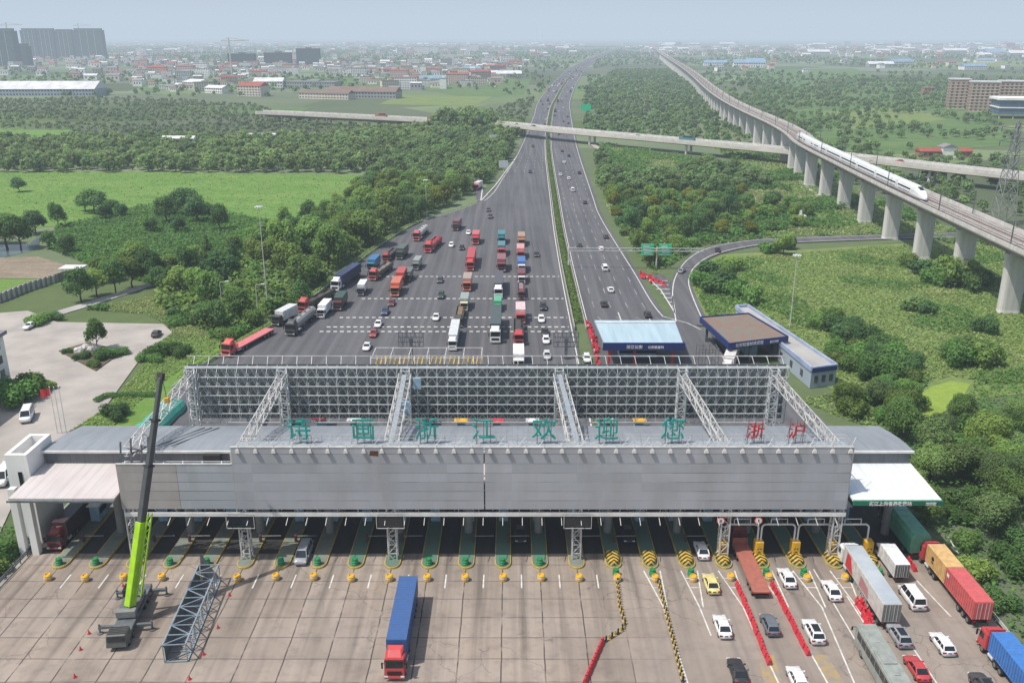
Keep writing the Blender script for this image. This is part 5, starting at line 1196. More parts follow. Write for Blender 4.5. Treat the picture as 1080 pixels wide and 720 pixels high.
isl_top_b = MB().prism(nose(1.2, 0, 32, .14), .3, .34).mesh('top', M['isl_top2'])
nz = MB(); nr = [[(hw * math.cos(t_), .3 + 1.5 + 1.35 * sc_ * math.sin(t_) if True else 0, z) for t_ in np.linspace(math.pi, 2 * math.pi, 11)] + [(hw * 1.0, 3.6, z), (-hw, 3.6, z)] for hw, z, sc_ in ((.95, .34, 1), (.85, .9, .9), (.6, 1.05, .7))]
nz.loft(nr); nose_m = nz.mesh('crash_nose', M['hazard'])
drum = MB().lathe([(.01, 0), (.5, 0), (.52, .25), (.46, .3), (.5, .55), (.44, .62), (.42, 1.0), (.1, 1.05)], 14).mesh('crash_drum', M['green'])
ob = MB().box(-.75, .75, -1.5, 1.5, 0, 2.7).mesh('wall', M['bluebox'], bevel=.08); obw = MB().box(-.77, .77, -1.2, 1.2, 1.15, 2.15).mesh('window', M['glass']); obr = MB().box(-1.0, 1.0, -1.8, 1.8, 2.71, 2.86).mesh('roof', M['white'])
gate = MB(); gate.bar((0, 0, .95), (3.2, 0, 1.0), .09, .12); gate = gate.mesh('arm', M['kerb']); gb = MB().box(-.18, .18, -.22, .22, 0, 1.15).mesh('cabinet', paint((96, 40, 40)), bevel=.03)
ORD = ['first', 'second', 'third', 'fourth', 'fifth', 'sixth', 'seventh', 'eighth', 'ninth', 'tenth', 'eleventh', 'twelfth', 'thirteenth', 'fourteenth', 'fifteenth', 'sixteenth', 'seventeenth', 'eighteenth', 'nineteenth', 'twentieth', 'twenty-first', 'twenty-second', 'twenty-third']
for k, x in enumerate(ISL):
    has_col = any(abs(x - p) < .3 for p in PX)
    o = thing('toll_island', f'toll island with yellow kerb, {ORD[k]} from the left' + (', under a lattice column' if has_col else ''), 'toll island', (x, 114.3, 0), 0, 'toll islands under the canopy')
    obj('kerb', isl_base, o); obj('top', isl_top if 8 <= k and k != 14 else isl_top_b, o)
    if k >= 15: obj('crash_nose', nose_m, o)
    b_ = thing('toll_booth', f'pale toll booth on the {ORD[k]} island from the left', 'toll booth', (x, 129, .34), 0, 'toll booths in the shade of the canopy')
    obj('wall', ob, b_); obj('window', obw, b_); obj('roof', obr, b_)
    if k not in (9,) and not has_col or k in (19,):
        d_ = tag(obj('crash_drum', drum, None, (x + rng.uniform(-.1, .1), (115.2 if k < 15 else 112.9), .34 if k < 15 else .02)), f'green plastic drum before the {ORD[k]} toll island from the left', 'drum', 'green drums at the toll islands')
    if k not in (18, 19, 20, 21, 22) and k % 3 != 1:
        gt = thing('barrier_gate', f'lane barrier with white arm on the {ORD[k]} island from the left', 'barrier gate', (x + 1.0, 121.5, .0), 0, 'lane barrier gates'); obj('cabinet', gb, gt); obj('arm', gate, gt)
        gt.location.x = x + .8; gt.location.z = .34
tub = MB().lathe([(.01, 0), (.52, 0), (.55, .15), (.55, .8), (.42, .95), (.30, .95), (.28, .8), (.01, .8)], 14).mesh('tub', M['yellow']); tubb = MB().lathe([(.56, .36), (.57, .38), (.57, .6), (.56, .62)], 14).mesh('band', M['mark'])
for k, x in enumerate(ISL[:22]):
    t_ = thing('crash_tub', f'round yellow barrier tub in front of the {ORD[k]} toll island from the left', 'barrier tub', (x + .1, 111.6 + rng.uniform(-.2, .2), .01), 0, 'yellow tubs across the plaza'); obj('tub', tub, t_); obj('band', tubb, t_)
# message boards on the columns
for k, x in ((1, PX[1]), (2, PX[2]), (3, PX[3])):
    r = thing('message_board', ['', 'black message board on the lattice column left of centre', 'black message board on the second board-carrying column', 'black message board on the column right of the billboard seam'][k], 'message board', (x, 116.0, 6.2))
    MB().box(-1.9, 1.9, -.35, .15, 0, 1.8).build('housing', M['black'], r, bevel=.04); mb = MB(); mb.bar((-2, -.42, 1.95), (2, -.42, 1.95), .1); mb.bar((-2, -.42, -.1), (2, -.42, -.1), .08)
    for s in (-2, 2): mb.bar((s, -.42, -.1), (s, -.42, 1.95), .08)
    mb.build('frame', M['steel_w'], r)
    MB().box(-1.75, 1.75, -.37, -.355, .12, 1.68).build('screen', M['glass'], r)
# white lane portals on the right
def bent(p, rad, n=5): return p
for k in (18, 19, 20, 21, 22):
    x = ISL[k]; bx_ = thing('portal_base', f'yellow block guarding the portal posts on the {ORD[k]} island', 'crash block', (x, 117.6, .34), 0, 'yellow blocks under the lane portals')
    MB().box(-.6, .6, -.7, .7, 0, 2.6).build('block', M['yellow'], bx_, bevel=.06); MB().box(-.3, .3, -.72, -.705, .9, 1.6).build('plate', M['hazard'], bx_)
for k in (18, 19, 20, 21):
    x = ISL[k] + .25; x2 = ISL[k + 1] - .25
    r = thing('lane_portal', f'white tubular lane portal over the lane right of the {ORD[k]} island', 'lane portal', (0, 117.6, 0), 0, 'white lane portals')
    P = [(x, 2.9)] + [(x + .6 - .6 * math.cos(a), 5.0 + .6 * math.sin(a)) for a in np.linspace(0, math.pi / 2, 5)] + [(x2 - .6 + .6 * math.sin(a), 5.0 + .6 * math.cos(a)) for a in np.linspace(0, math.pi / 2, 5)] + [(x2, 2.9)]
    mb = MB()
    for a, b in zip(P[:-1], P[1:]): mb.tube((a[0], 0, a[1]), (b[0], 0, b[1]), .14, 8)
    mb.build('frame', M['white'], r); mb = MB(); xm = (x + x2) / 2
    for s in (-1.2, 1.2): mb.bar((xm + s, 0, 5.6), (xm + s, 0, 6.5), .1)
    mb.bar((xm - 1.25, 0, 6.5), (xm + 1.25, 0, 6.5), .1); mb.build('sign_bracket', M['white'], r)
# round no-entry style signs hung under the lower rail
for x, lb in ((30.5, 'round white and red sign under the billboard, left of the pair'), (36.0, 'round white and red sign under the billboard, right of the pair')):
    r = thing('round_sign', lb, 'sign', (x, 116.2, 7.0)); MB().tube((0, 0, 0), (0, -.05, 0), .62, 20).build('rim', M['red'], r); MB().tube((0, -.06, 0), (0, -.08, 0), .48, 20).build('face', M['white'], r)
    put_text('symbol', '5', .6, .01, M['black'], (0, -.09, -.2), r, bold=.02)
# rear row of booths seen below the lattice wall
for k in range(14):
    x = -52 + k * 7.0; b_ = thing('toll_booth', f'small pale booth behind the lattice wall, {ORD[k]} from the left', 'toll booth', (x, 164 + rng.uniform(-1, 2), 0), 0, 'booths behind the lattice wall'); obj('wall', ob, b_); obj('window', obw, b_)
    o = obj('roof', MB().box(-1.3, 1.3, -2.2, 2.2, 2.71, 2.95).mesh('roof', [M['white'], M['yellow'], M['red'], M['white'], M['dirt']][k % 5]), b_)
# rear gantry of pale tubes over the lanes
r = thing('tube_gantry', 'low pale tube frame with yellow panels over the rear lanes', 'lane frame', (0, 0, 0)); mb = MB()
for x in np.linspace(-32, -7, 7): mb.bar((x, 193, 0), (x, 193, 4.6), .22); mb.bar((x, 193, 4.6), (x, 200, 4.6), .16); mb.bar((x, 200, 0), (x, 200, 4.6), .2)
for y in (193, 200): mb.bar((-32, y, 4.6), (-7, y, 4.6), .2)
mb.build('frame', M['steel_w'], r); mb = MB()
for i in range(24): x = -31.5 + i * 1.05; mb.bar((x, 194, 1.5), (x + .5, 196, 3.8), .3)
mb.build('lane_panel', M['mark_y'], r)
def board_frame(px, label):
    x = (px - 540) / 4.45; r = thing('gantry_frame', label, 'gantry frame', (x, 205, 0)); MB().box(-.35, .35, -.35, .35, 0, 5.5).build('post', M['steel_d'], r); mb = MB()
    for z in (3.2, 4.4, 5.6, 6.8): mb.bar((-3, 0, z), (3, 0, z), .2)
    for i in range(7): mb.bar((-3 + i, 0, 3.2), (-3 + i, 0, 6.8), .12); mb.bar((-3 + i, 0, 3.2 if i % 2 else 6.8), (-2 + min(i, 5), 0, 6.8 if i % 2 else 3.2), .1)
    mb.build('frame', M['steel_d'], r)
board_frame(432, 'dark lattice sign frame over the left rear lanes behind the wall'); board_frame(598, 'dark lattice sign frame over the right rear lanes near the median')

# ------------------------------------------------------------------ barriers on the front plaza
def barrier_mesh(L=1.35):
    P = [(-.3, 0), (.3, 0), (.3, .15), (.16, .45), (.12, .82), (-.12, .82), (-.16, .45), (-.3, .15)]
    return MB().loft([[(a, -L / 2 + .03, z) for a, z in P], [(a, L / 2 - .03, z) for a, z in P]]).mesh('plastic_barrier', M['red'], bevel=.03)
barm = barrier_mesh(); bcap = MB().tube((0, 0, .82), (0, 0, .87), .09, 8).mesh('filler_cap', M['black'])
def barriers(pts, label, group, step=1.4, jit=0.0, twist=0.0):
    for a, b in zip(pts[:-1], pts[1:]):
        a = Vector((a[0], a[1], 0)); b = Vector((b[0], b[1], 0)); L = (b - a).length; n = max(1, int(L / step)); d = (b - a) / L
        for i in range(n):
            p = a + d * (i + .5) * L / n; o = obj('plastic_barrier', barm, None, (p.x + rng.uniform(-jit, jit), p.y + rng.uniform(-jit, jit), .02), math.atan2(-d.x, d.y) + rng.uniform(-twist, twist))
            tag(o, label, 'barrier', group); obj('filler_cap', bcap, o)
barriers([G(777, 616), G(812, 702)], 'red plastic barrier in the row left of the grey hatchback lane', 'red barriers left of the grey car', 1.4, .05, .05)
barriers([G(814, 616), G(853, 692)], 'red plastic barrier in the row between grey hatchback and white cars', 'red barriers right of the grey car', 1.4, .05, .05)
barriers([G(903, 632), G(917, 664)], 'red plastic barrier in the cluster beside the long white lorry', 'red barriers by the white lorry', 1.2, .2, .3); barriers([G(908, 634), G(921, 662)], 'red plastic barrier in the cluster beside the long white lorry', 'red barriers by the white lorry', 1.3, .2, .3)
barriers([G(957, 590), G(966, 604)], 'red plastic barrier between white box van and container lorry', 'red barriers by the box van')
barriers([G(636, 676), G(616, 722)], 'red plastic barrier in the row at the bottom middle edge', 'red barriers at the bottom edge', 1.3)
barriers([G(672, 287), G(690, 298)], 'red barrier heaped on the gore beside the curved ramp', 'red barriers at the gore', 1.5, 1.0, 1.5); barriers([G(676, 292), G(702, 299)], 'red barrier heaped on the gore beside the curved ramp', 'red barriers at the gore', 1.5, .8, 1.5); barriers([G(684, 292), G(704, 302)], 'red barrier heaped on the gore beside the curved ramp', 'red barriers at the gore', 1.6, .8, 1.5)
barriers([G(619, 338), G(626, 358), G(632, 386)], 'red barrier scattered along the end of the median', 'red barriers along the median end', 1.7, .5, .8); barriers([G(622, 346), G(631, 372)], 'red barrier scattered along the end of the median', 'red barriers along the median end', 2.2, .6, 1)
post = MB().lathe([(.01, 0), (.24, 0), (.24, .08), (.13, .14), (.11, .8), (.01, .86)], 8)
postm = [post.mesh('channel_post', M['mark_y']), post.mesh('channel_post', M['black'])]
def posts(pts, label, group, step=.62):
    k = 0
    for a, b in zip(pts[:-1], pts[1:]):
        a = Vector((a[0], a[1], 0)); b = Vector((b[0], b[1], 0)); n = int((b - a).length / step)
        for i in range(n):
            p = a.lerp(b, i / n)
            tag(obj('channel_post', postm[k % 2], None, (p.x, p.y, .02)), ('yellow' if k % 2 == 0 else 'black') + label, 'post', ('yellow' if k % 2 == 0 else 'black') + group); k += 1
posts([G(651, 612), G(654, 640), G(659, 658), G(655, 666), G(636, 678)], ' lane post in the bent chain left of the lane tapers', ' posts of the bent chain', .55)
posts([G(694, 612), G(702, 644), G(712, 684), G(721, 722)], ' lane post in the straight chain running to the bottom edge', ' posts of the straight chain', .6)
# guard rail beside the long lorry
r = thing('guard_rail', 'grey tubular guard rail beside the long white lorry', 'guard rail'); a, b = G(889, 597), G(913, 636); mb = MB()
for z in (.5, .95): mb.bar((a.x, a.y, z), (b.x, b.y, z), .09)
for i in range(9): p = a.lerp(b, i / 8); mb.bar((p.x, p.y, 0), (p.x, p.y, 1.0), .1)
mb.build('rail', M['steel'], r)
r = thing('guard_rail', 'low pale guard rail along the right edge of the front plaza', 'guard rail'); mb = MB()
for z in (.45, .75): mb.bar((64.6, 60, z), (64.6, 117, z), .1, .2)
for i in range(20): mb.bar((64.6, 60 + i * 3, -.2), (64.6, 60 + i * 3, .85), .12)
mb.build('rail', M['steel_w'], r)
r = thing('guard_rail', 'dark guard rail along the left edge of the front plaza', 'guard rail'); mb = MB()
for z in (.45, .8): mb.bar((-72.9, 60, z), (-72.9, 122, z), .1, .2)
for i in range(31): mb.bar((-72.9, 60 + i * 2, -.2), (-72.9, 60 + i * 2, .9), .12)
mb.build('rail', M['steel_d'], r)
r = thing('guard_rail', 'low pale guard rail along the left side of the rear lorry lanes', 'guard rail'); mb = MB(); yr = list(np.arange(185, 430, 5))
for a, b in zip(yr[:-1], yr[1:]): mb.bar((lef(a) - .6, a, .65), (lef(b) - .6, b, .65), .12, .3); mb.bar((lef(a) - .6, a, -.2), (lef(a) - .6, a, .8), .15)
mb.build('rail', M['steel_w'], r)
# red waste bins / small red cones on the left plaza
cone = MB().lathe([(.25, 0), (.25, .05), (.16, .06), (.03, .6), (.01, .6)], 8); cm_ = cone.mesh('traffic_cone', M['red'])
for px, py in ((150, 617), (94, 668), (85, 685), (215, 690), (242, 628), (230, 662), (79, 714), (200, 716), (130, 618)):
    g = G(px, py); tag(obj('traffic_cone', cm_, None, (g.x, g.y, .02)), 'small red traffic cone around the crane and lattice section', 'traffic cone', 'cones around the crane')
# truss section lying on the plaza
A = G(186, 698); B = G(222, 612); d = Vector((B.x - A.x, B.y - A.y, 0)); L = d.length; rz = math.atan2(-d.x, d.y)
r = thing('truss_section', 'blue grey lattice box section lying on the plaza beside the crane', 'truss section', (A.x, A.y, .02), rz); mb = MB(); w_, h_ = 1.4, 2.6; n = 9
for s in (-w_, w_):
    for z in (.1, h_): mb.bar((s, 0, z), (s, L, z), .18)
for i in range(n + 1):
    y = L * i / n
    for s in (-w_, w_): mb.bar((s, y, .1), (s, y, h_), .11)
    for z in (.1, h_): mb.bar((-w_, y, z), (w_, y, z), .11)
    if i < n:
        y2 = L * (i + 1) / n; s = 1 if i % 2 else -1
        for q in (-w_, w_): mb.bar((q, y, .1 if i % 2 else h_), (q, y2, h_ if i % 2 else .1), .11)
        for z in (.1, h_): mb.bar((s * w_, y, z), (-s * w_, y2, z), .11)
mb.build('lattice', pm('blue_steel', (.27, .33, .38), (.19, .24, .28), .8, .5), r)
MB().quad((-w_ + .1, .2, .16), (-w_ + .1, L - .2, .16), (-w_ + .1, L - .2, h_ - .1), (-w_ + .1, .2, h_ - .1)).build('side_net', M['mesh_green'], r)
MB().add([(-w_, L, .1), (w_, L, .1), (-w_ + .4, L + .1, h_ + 2.0)], [(0, 1, 2)]).build('end_plate', M['steel_d'], r)
# ------------------------------------------------------------------ vehicles
def wheel_mesh(r, w_):
    a = MB().tube((-w_ / 2, 0, 0), (w_ / 2, 0, 0), r, 14).mesh('tyre', M['tyre'], bevel=.02); b = MB().tube((-w_ / 2 - .012, 0, 0), (w_ / 2 + .012, 0, 0), r * .6, 10).mesh('rim', M['rim']); return a, b
WCAR = wheel_mesh(.33, .22); WTRK = wheel_mesh(.5, .3); WDBL = wheel_mesh(.5, .55)
def wheels(root, xs, ys_, W, r):
    for y in ys_:
        for x in xs: o = obj('wheel', W[0], root, (x, y, r)); obj('rim', W[1], o)
P0 = paint((230, 230, 230)); P1 = paint((200, 30, 35))
def car_proto(L=4.65, W=1.82, Hh=1.46, style='sedan', sunroof=False):
    r = obj('car', None); hw = W / 2; hl = L / 2; belt = Hh * .64 if style != 'van' else Hh * .55
    st = {'sedan': [(-hl, .60, .60), (-hl + .08, .86, .9), (-hl + .7, .96, 1), (-.9, 1.0, 1), (.9, 1.0, 1), (hl - .75, .93, 1), (hl - .2, .80, .92), (hl, .58, .66)],
          'suv': [(-hl, .62, .7), (-hl + .07, .98, .94), (-hl + .5, 1.0, 1), (-.6, 1.02, 1), (.95, 1.0, 1), (hl - .7, .94, 1), (hl - .18, .84, .92), (hl, .60, .7)],
          'van': [(-hl, .7, .8), (-hl + .06, 1.0, .97), (-hl + .4, 1.02, 1), (0, 1.02, 1), (hl - 1.3, 1.0, 1), (hl - .7, .95, 1), (hl - .15, .8, .92), (hl, .6, .75)]}[style]
    rings = []
    for y, zt, ws in st:
        a = hw * ws; z1 = belt * zt; z0 = .24 if 0.6 < zt else .3
        rings.append([(-a * .9, y, z0), (-a, y, z0 + .16), (-a, y, z0 + (z1 - z0) * .62), (-a * .93, y, z0 + (z1 - z0) * .92), (-a * .78, y, z1), (a * .78, y, z1), (a * .93, y, z0 + (z1 - z0) * .92), (a, y, z0 + (z1 - z0) * .62), (a, y, z0 + .16), (a * .9, y, z0)])
    bd = MB().loft(rings).build('body', [P0], r, smooth=True)
    gb_, gt_ = {'sedan': ((-hl + .62, .95), (-hl + 1.25, .12)), 'suv': ((-hl + .12, 1.0), (-hl + .55, .25)), 'van': ((-hl + .06, hl - .75), (-hl + .22, hl - 1.45))}[style]
    a, b = hw * .86, hw * .70
    MB().hexa([(-a, gb_[0], belt - .04), (a, gb_[0], belt - .04), (a, gb_[1], belt - .04), (-a, gb_[1], belt - .04)], [(-b, gt_[0], Hh - .06), (b, gt_[0], Hh - .06), (b, gt_[1], Hh - .06), (-b, gt_[1], Hh - .06)]).build('glasshouse', M['glass'], r, bevel=.03)
    mb = MB(); mb.hexa([(-b - .02, gt_[0] - .1, Hh - .075), (b + .02, gt_[0] - .1, Hh - .075), (b + .02, gt_[1] + .08, Hh - .075), (-b - .02, gt_[1] + .08, Hh - .075)], [(-b * .88, gt_[0] + .05, Hh), (b * .88, gt_[0] + .05, Hh), (b * .88, gt_[1] - .05, Hh - .005), (-b * .88, gt_[1] - .05, Hh - .005)])
    for s in (-1, 1):
        mb.bar((s * a, gb_[1], belt - .03), (s * (b + .01), gt_[1], Hh - .06), .09); mb.bar((s * a, gb_[0], belt - .03), (s * (b + .01), gt_[0], Hh - .06), .13)
        for u in ((.5,) if style == 'sedan' else (.33, .66)): mb.bar((s * (a + .005), gb_[0] + (gb_[1] - gb_[0]) * u, belt - .03), (s * (b + .015), gt_[0] + (gt_[1] - gt_[0]) * u, Hh - .06), .08)
    mb.build('roof', [P0], r)
    if sunroof: MB().box(-b * .7, b * .7, gt_[0] + .25, gt_[1] - .2, Hh - .01, Hh + .012).build('sunroof', M['glass'], r)
    for s in (-1, 1):
        MB().box(s * hw * .72 - .2, s * hw * .72 + .2, hl - .2, hl - .03, belt * .62, belt * .75).build('headlight', M['lamp'], r)
        MB().box(s * hw * .74 - .2, s * hw * .74 + .2, -hl - .01, -hl + .12, belt * .68, belt * .86).build('tail_light', M['tail'], r)
        MB().box(s * (hw + .1) - .1, s * (hw + .1) + .1, gb_[1] - .38, gb_[1] - .2, belt, belt + .15).build('mirror', [P0], r)
    MB().box(-.22, .22, -hl - .015, -hl + .03, .62, .74).build('number_plate', pm('plate_blue', (.02, .06, .30), None, 3, .5), r)
    wheels(r, (-hw + .1, hw - .1), (-hl + .85, hl - .85), WCAR, .33)
    return r
def far_car_mesh(W, L, Hh):
    mb = MB(); mb.frus((-W / 2, W / 2, -L / 2, L / 2), .3, (-W / 2 * .92, W / 2 * .92, -L / 2 * .95, L / 2 * .95), Hh * .62); mb.frus((-W / 2 * .86, W / 2 * .86, -L * .38, L * .22), Hh * .621, (-W / 2 * .7, W / 2 * .7, -L * .26, L * .06), Hh * .96, 1); mb.box(-W * .36, W * .36, -L * .27, L * .07, Hh * .965, Hh)
    for y in (-L * .32, L * .32): mb.box(-W * .48, W * .48, y - .3, y + .3, .01, .62, 2)
    return mb.mesh('body', [P0, M['glass'], M['tyre']])
def cab_parts(r, y1, W=2.5, Hh=3.0, D=2.1, deflector=True, rigid=False):
    """cab whose front face stands at y1"""
    hw = W / 2; y0 = y1 - D
    MB().hexa([(-hw, y0, .75), (hw, y0, .75), (hw, y1, .75), (-hw, y1, .75)], [(-hw * .97, y0, Hh), (hw * .97, y0, Hh), (hw * .93, y1 - .28, Hh), (-hw * .93, y1 - .28, Hh)]).build('cab', [P1], r, bevel=.09, segs=2)
    if deflector: MB().hexa([(-hw * .85, y0 + .1, Hh - .02), (hw * .85, y0 + .1, Hh - .02), (hw * .7, y1 - .5, Hh - .02), (-hw * .7, y1 - .5, Hh - .02)], [(-hw * .8, y0 + .1, Hh + .75), (hw * .8, y0 + .1, Hh + .75), (hw * .55, y1 - 1.25, Hh + .5), (-hw * .55, y1 - 1.25, Hh + .5)]).build('roof_deflector', [P1], r, bevel=.05)
    fy = lambda z: y1 - .28 * (z - .75) / (Hh - .75) + .02
    z0, z1 = Hh * .60, Hh * .88
    MB().quad((-hw * .86, fy(z0), z0), (hw * .86, fy(z0), z0), (hw * .83, fy(z1), z1), (-hw * .83, fy(z1), z1)).build('windscreen', M['glass'], r)
    for s in (-1, 1):
        MB().quad((s * (hw * .985 + .01), y1 - 1.35, z0), (s * (hw * .985 + .01), y1 - .35, z0), (s * (hw * .975 + .01), y1 - .45, z1), (s * (hw * .975 + .01), y1 - 1.35, z1)).build('side_window', M['glass'], r)
        MB().box(s * hw * .78 - .22, s * hw * .78 + .22, y1 + .02, y1 + .1, .62, .82).build('headlight', M['lamp'], r)
        m2 = MB(); m2.box(s * (hw + .22) - .1, s * (hw + .22) + .1, y1 - .2, y1 - .1, Hh * .58, Hh * .85); m2.bar((s * hw * .95, y1 - .2, Hh * .8), (s * (hw + .2), y1 - .15, Hh * .8), .06); m2.build('mirror', M['black'], r)
    MB().box(-hw, hw, y1 - .1, y1 + .08, .38, .74).build('bumper', [P1], r, bevel=.04)
    MB().box(-hw * .7, hw * .7, y1 - .02, y1 + .035, .95, 1.45).build('grille', M['black'], r)
    MB().box(-hw * .9, hw * .9, fy(Hh * .92) - .02, fy(Hh * .92) + .2, Hh * .9, Hh * .95).build('sun_visor', M['black'], r)
def corrugated(mb, x0, x1, y0, y1, z0, z1, m=0):
    """box whose sides are pressed into vertical ribs"""
    mb.box(x0 + .06, x1 - .06, y0 + .03, y1 - .03, z0 + .02, z1 - .03, m)
    n = max(4, int((y1 - y0) / .55))
    for i in range(n):
        y = y0 + .15 + (y1 - y0 - .3) * (i + .5) / n; q = (y1 - y0) / n * .27
        for s in (x0, x1): mb.box(min(s, s + (.058 if s == x0 else -.058)), max(s, s + (.058 if s == x0 else -.058)), y - q, y + q, z0 + .1, z1 - .12, m)
        mb.box(x0 + .12, x1 - .12, y - q, y + q, z1 - .028, z1, m)
    for x in (x0, x1):
        for y in (y0, y1): mb.box(x - .06 if x == x1 else x, x if x == x1 else x + .06, y if y == y0 else y - .1, y + .1 if y == y0 else y, z0, z1 + .012, m)
    for z in (z0, z1 - .1): mb.box(x0 - .006, x1 + .006, y0 + .1, y1 - .1, z, z + .09, m)
def doors(r, y, W, z0, z1, mat):
    for s in (-1, 1): MB().box(min(s * .04, s * (W / 2 - .08)), max(s * .04, s * (W / 2 - .08)), y - .03, y + .01, z0 + .08, z1 - .08).build('rear_door', mat, r)
    mb = MB()
    for x in (-.75, -.3, .3, .75): mb.bar((x, y - .06, z0 + .05), (x, y - .06, z1 - .1), .05)
    mb.build('lock_rod', M['steel'], r)
PB = paint((60, 110, 170)); PC = paint((215, 175, 90)); PD = paint((205, 70, 70))
def semi(kind, total=16.6):
    r = obj('semi_truck', None); hl = total / 2; cab_parts(r, hl - .1, Hh=3.05)
    mb = MB(); mb.box(-.45, .45, -hl + .3, hl - .6, .72, .95); mb.box(-1.2, 1.2, hl - 5.6, hl - 2.5, .55, .72); mb.box(-1.1, 1.1, -hl + .05, -hl + .15, .45, .7); mb.bar((0, hl - 2.4, .9), (0, hl - 2.4, 3.0), .15); mb.build('chassis', M['chassis'], r)
    for s in (-1, 1): MB().tube((s * .95, hl - 4.0, .78), (s * .95, hl - 2.9, .78), .33, 10).build('fuel_tank', M['steel'], r)
    wheels(r, (-1.08, 1.08), (hl - 1.45,), WTRK, .5); wheels(r, (-.95, .95), (hl - 4.6, hl - 5.85), WDBL, .5); wheels(r, (-.95, .95), (-hl + 1.2, -hl + 2.5, -hl + 3.8), WDBL, .5)
    a, b = -hl, hl - 2.75
    if kind == 'box':
        mb = MB(); corrugated(mb, -1.25, 1.25, a, b, 1.25, 4.0); mb.build('trailer_box', [PB], r); doors(r, a, 2.5, 1.3, 3.95, [PB])
    elif kind == 'curtain':
        MB().box(-1.25, 1.25, a, b, 1.2, 4.0).build('trailer_box', [PB], r, bevel=.05); doors(r, a, 2.5, 1.25, 3.95, [paint((120, 118, 108))])
        mb = MB(); mb.box(-1.2, 1.2, a + .05, b - .05, 4.0, 4.03); mb.build('trailer_roof', M['roof_w2'], r)
        for s in (-1, 1):
            mb = MB(); x = s * 1.262; q = lambda y, z: (x, y, z); mb.add([q(b - .9, 1.35), q(b - 3.9, 1.35), q(b - 2.6, 3.6), q(b - 1.3, 3.7)], [(0, 1, 2, 3)]); mb.build('side_graphic', M['red'], r)
            mb = MB(); mb.add([q(b - 6.2, 1.5), q(b - 9.6, 1.5), q(b - 9.2, 2.9), q(b - 6.6, 3.3)], [(0, 1, 2, 3)]); mb.build('side_graphic', paint((190, 120, 120)), r)
            for k in range(12): pass
    elif kind == 'containers':
        for y0_, y1_, pp in ((hl - 2.9 - 6.06, hl - 2.9, PC), (-hl, -hl + 6.9, PD)):
            y1_ = hl - 2.85 if pp is PC else hl - 2.9 - 6.12; mb = MB(); corrugated(mb, -1.24, 1.24, y0_, y1_, 1.3, 4.0); c_ = mb.build('container', [pp], r)
            if pp is PC:
                for s in (-1, 1):
                    m2 = MB(); m2.tube((s * 1.245, y1_ - 2.2, 2.8), (s * 1.262, y1_ - 2.2, 2.8), .36, 14); m2.box(min(s * 1.245, s * 1.262), max(s * 1.245, s * 1.262), y1_ - 2.5, y1_ - 1.9, 2.1, 2.3); m2.build('emblem', M['black'], c_)
            else:
                for s in (-1, 1):
                    m2 = MB(); m2.box(min(s * 1.245, s * 1.262), max(s * 1.245, s * 1.262), y1_ - 1.0, y1_ - .35, 2.9, 3.4); m2.build('emblem', M['white'], c_)
        doors(r, a, 2.48, 1.35, 3.95, [PD])
    elif kind == 'flat':
        mb = MB(); mb.box(-1.25, 1.25, a, b - .3, 1.05, 1.25); 
        for s in (-1, 1): mb.box(s * 1.25 - .05, s * 1.25 + .05, a, b - .3, 1.0, 1.32)
        mb.box(-1.25, 1.25, b - .3, b - .2, 1.05, 2.3); mb.build('flatbed', [PB], r)
    elif kind == 'open':
        mb = MB()
        for s in (-1, 1):
            mb.box(min(s * 1.25, s * 1.17), max(s * 1.25, s * 1.17), a, b, 1.15, 2.35)
            for i in range(14): y = a + (b - a) * (i + .5) / 14; mb.box(min(s * 1.25, s * 1.3), max(s * 1.25, s * 1.3), y - .05, y + .05, 1.15, 2.35)
        mb.box(-1.17, 1.17, a, a + .08, 1.15, 2.3); mb.box(-1.17, 1.17, b - .08, b, 1.15, 2.6); mb.box(-1.17, 1.17, a + .08, b - .08, 1.15, 1.25); mb.build('cargo_bed', [PB], r)
        ld = MB(); n = 10; rings = [[(-1.15, a + .1 + (b - a - .2) * i / n, 1.6), (-.6, a + .1 + (b - a - .2) * i / n, 2.1 + .2 * math.sin(i * 2.1)), (.6, a + .1 + (b - a - .2) * i / n, 2.1 + .2 * math.cos(i * 1.7)), (1.15, a + .1 + (b - a - .2) * i / n, 1.6)] for i in range(n + 1)]
        ld.loft(rings).build('load', [PC], r)
    elif kind == 'tank':
        P = [(-1.1, 1.9), (-.95, 1.35), (-.5, 1.05), (.5, 1.05), (.95, 1.35), (1.1, 1.9), (1.0, 2.6), (.6, 3.05), (-.6, 3.05), (-1.0, 2.6)]
        MB().loft([[(x * .8, a, 2 + (z - 2) * .8) for x, z in P], [(x, a + .5, z) for x, z in P], [(x, b - .8, z) for x, z in P], [(x * .8, b - .3, 2 + (z - 2) * .8) for x, z in P]]).build('tank', [PB], r, smooth=False)
        mb = MB()
        for i in range(4): mb.tube((0, a + 2 + i * 2.9, 3.04), (0, a + 2 + i * 2.9, 3.25), .35, 10)
        mb.bar((.4, a + .6, 3.1), (.4, b - 1, 3.1), .06); mb.build('hatch', M['steel_d'], r)
    for s in (-1, 1): MB().box(s * .95 - .18, s * .95 + .18, a - .03, a + .03, .95, 1.1).build('tail_light', M['tail'], r)
    return r
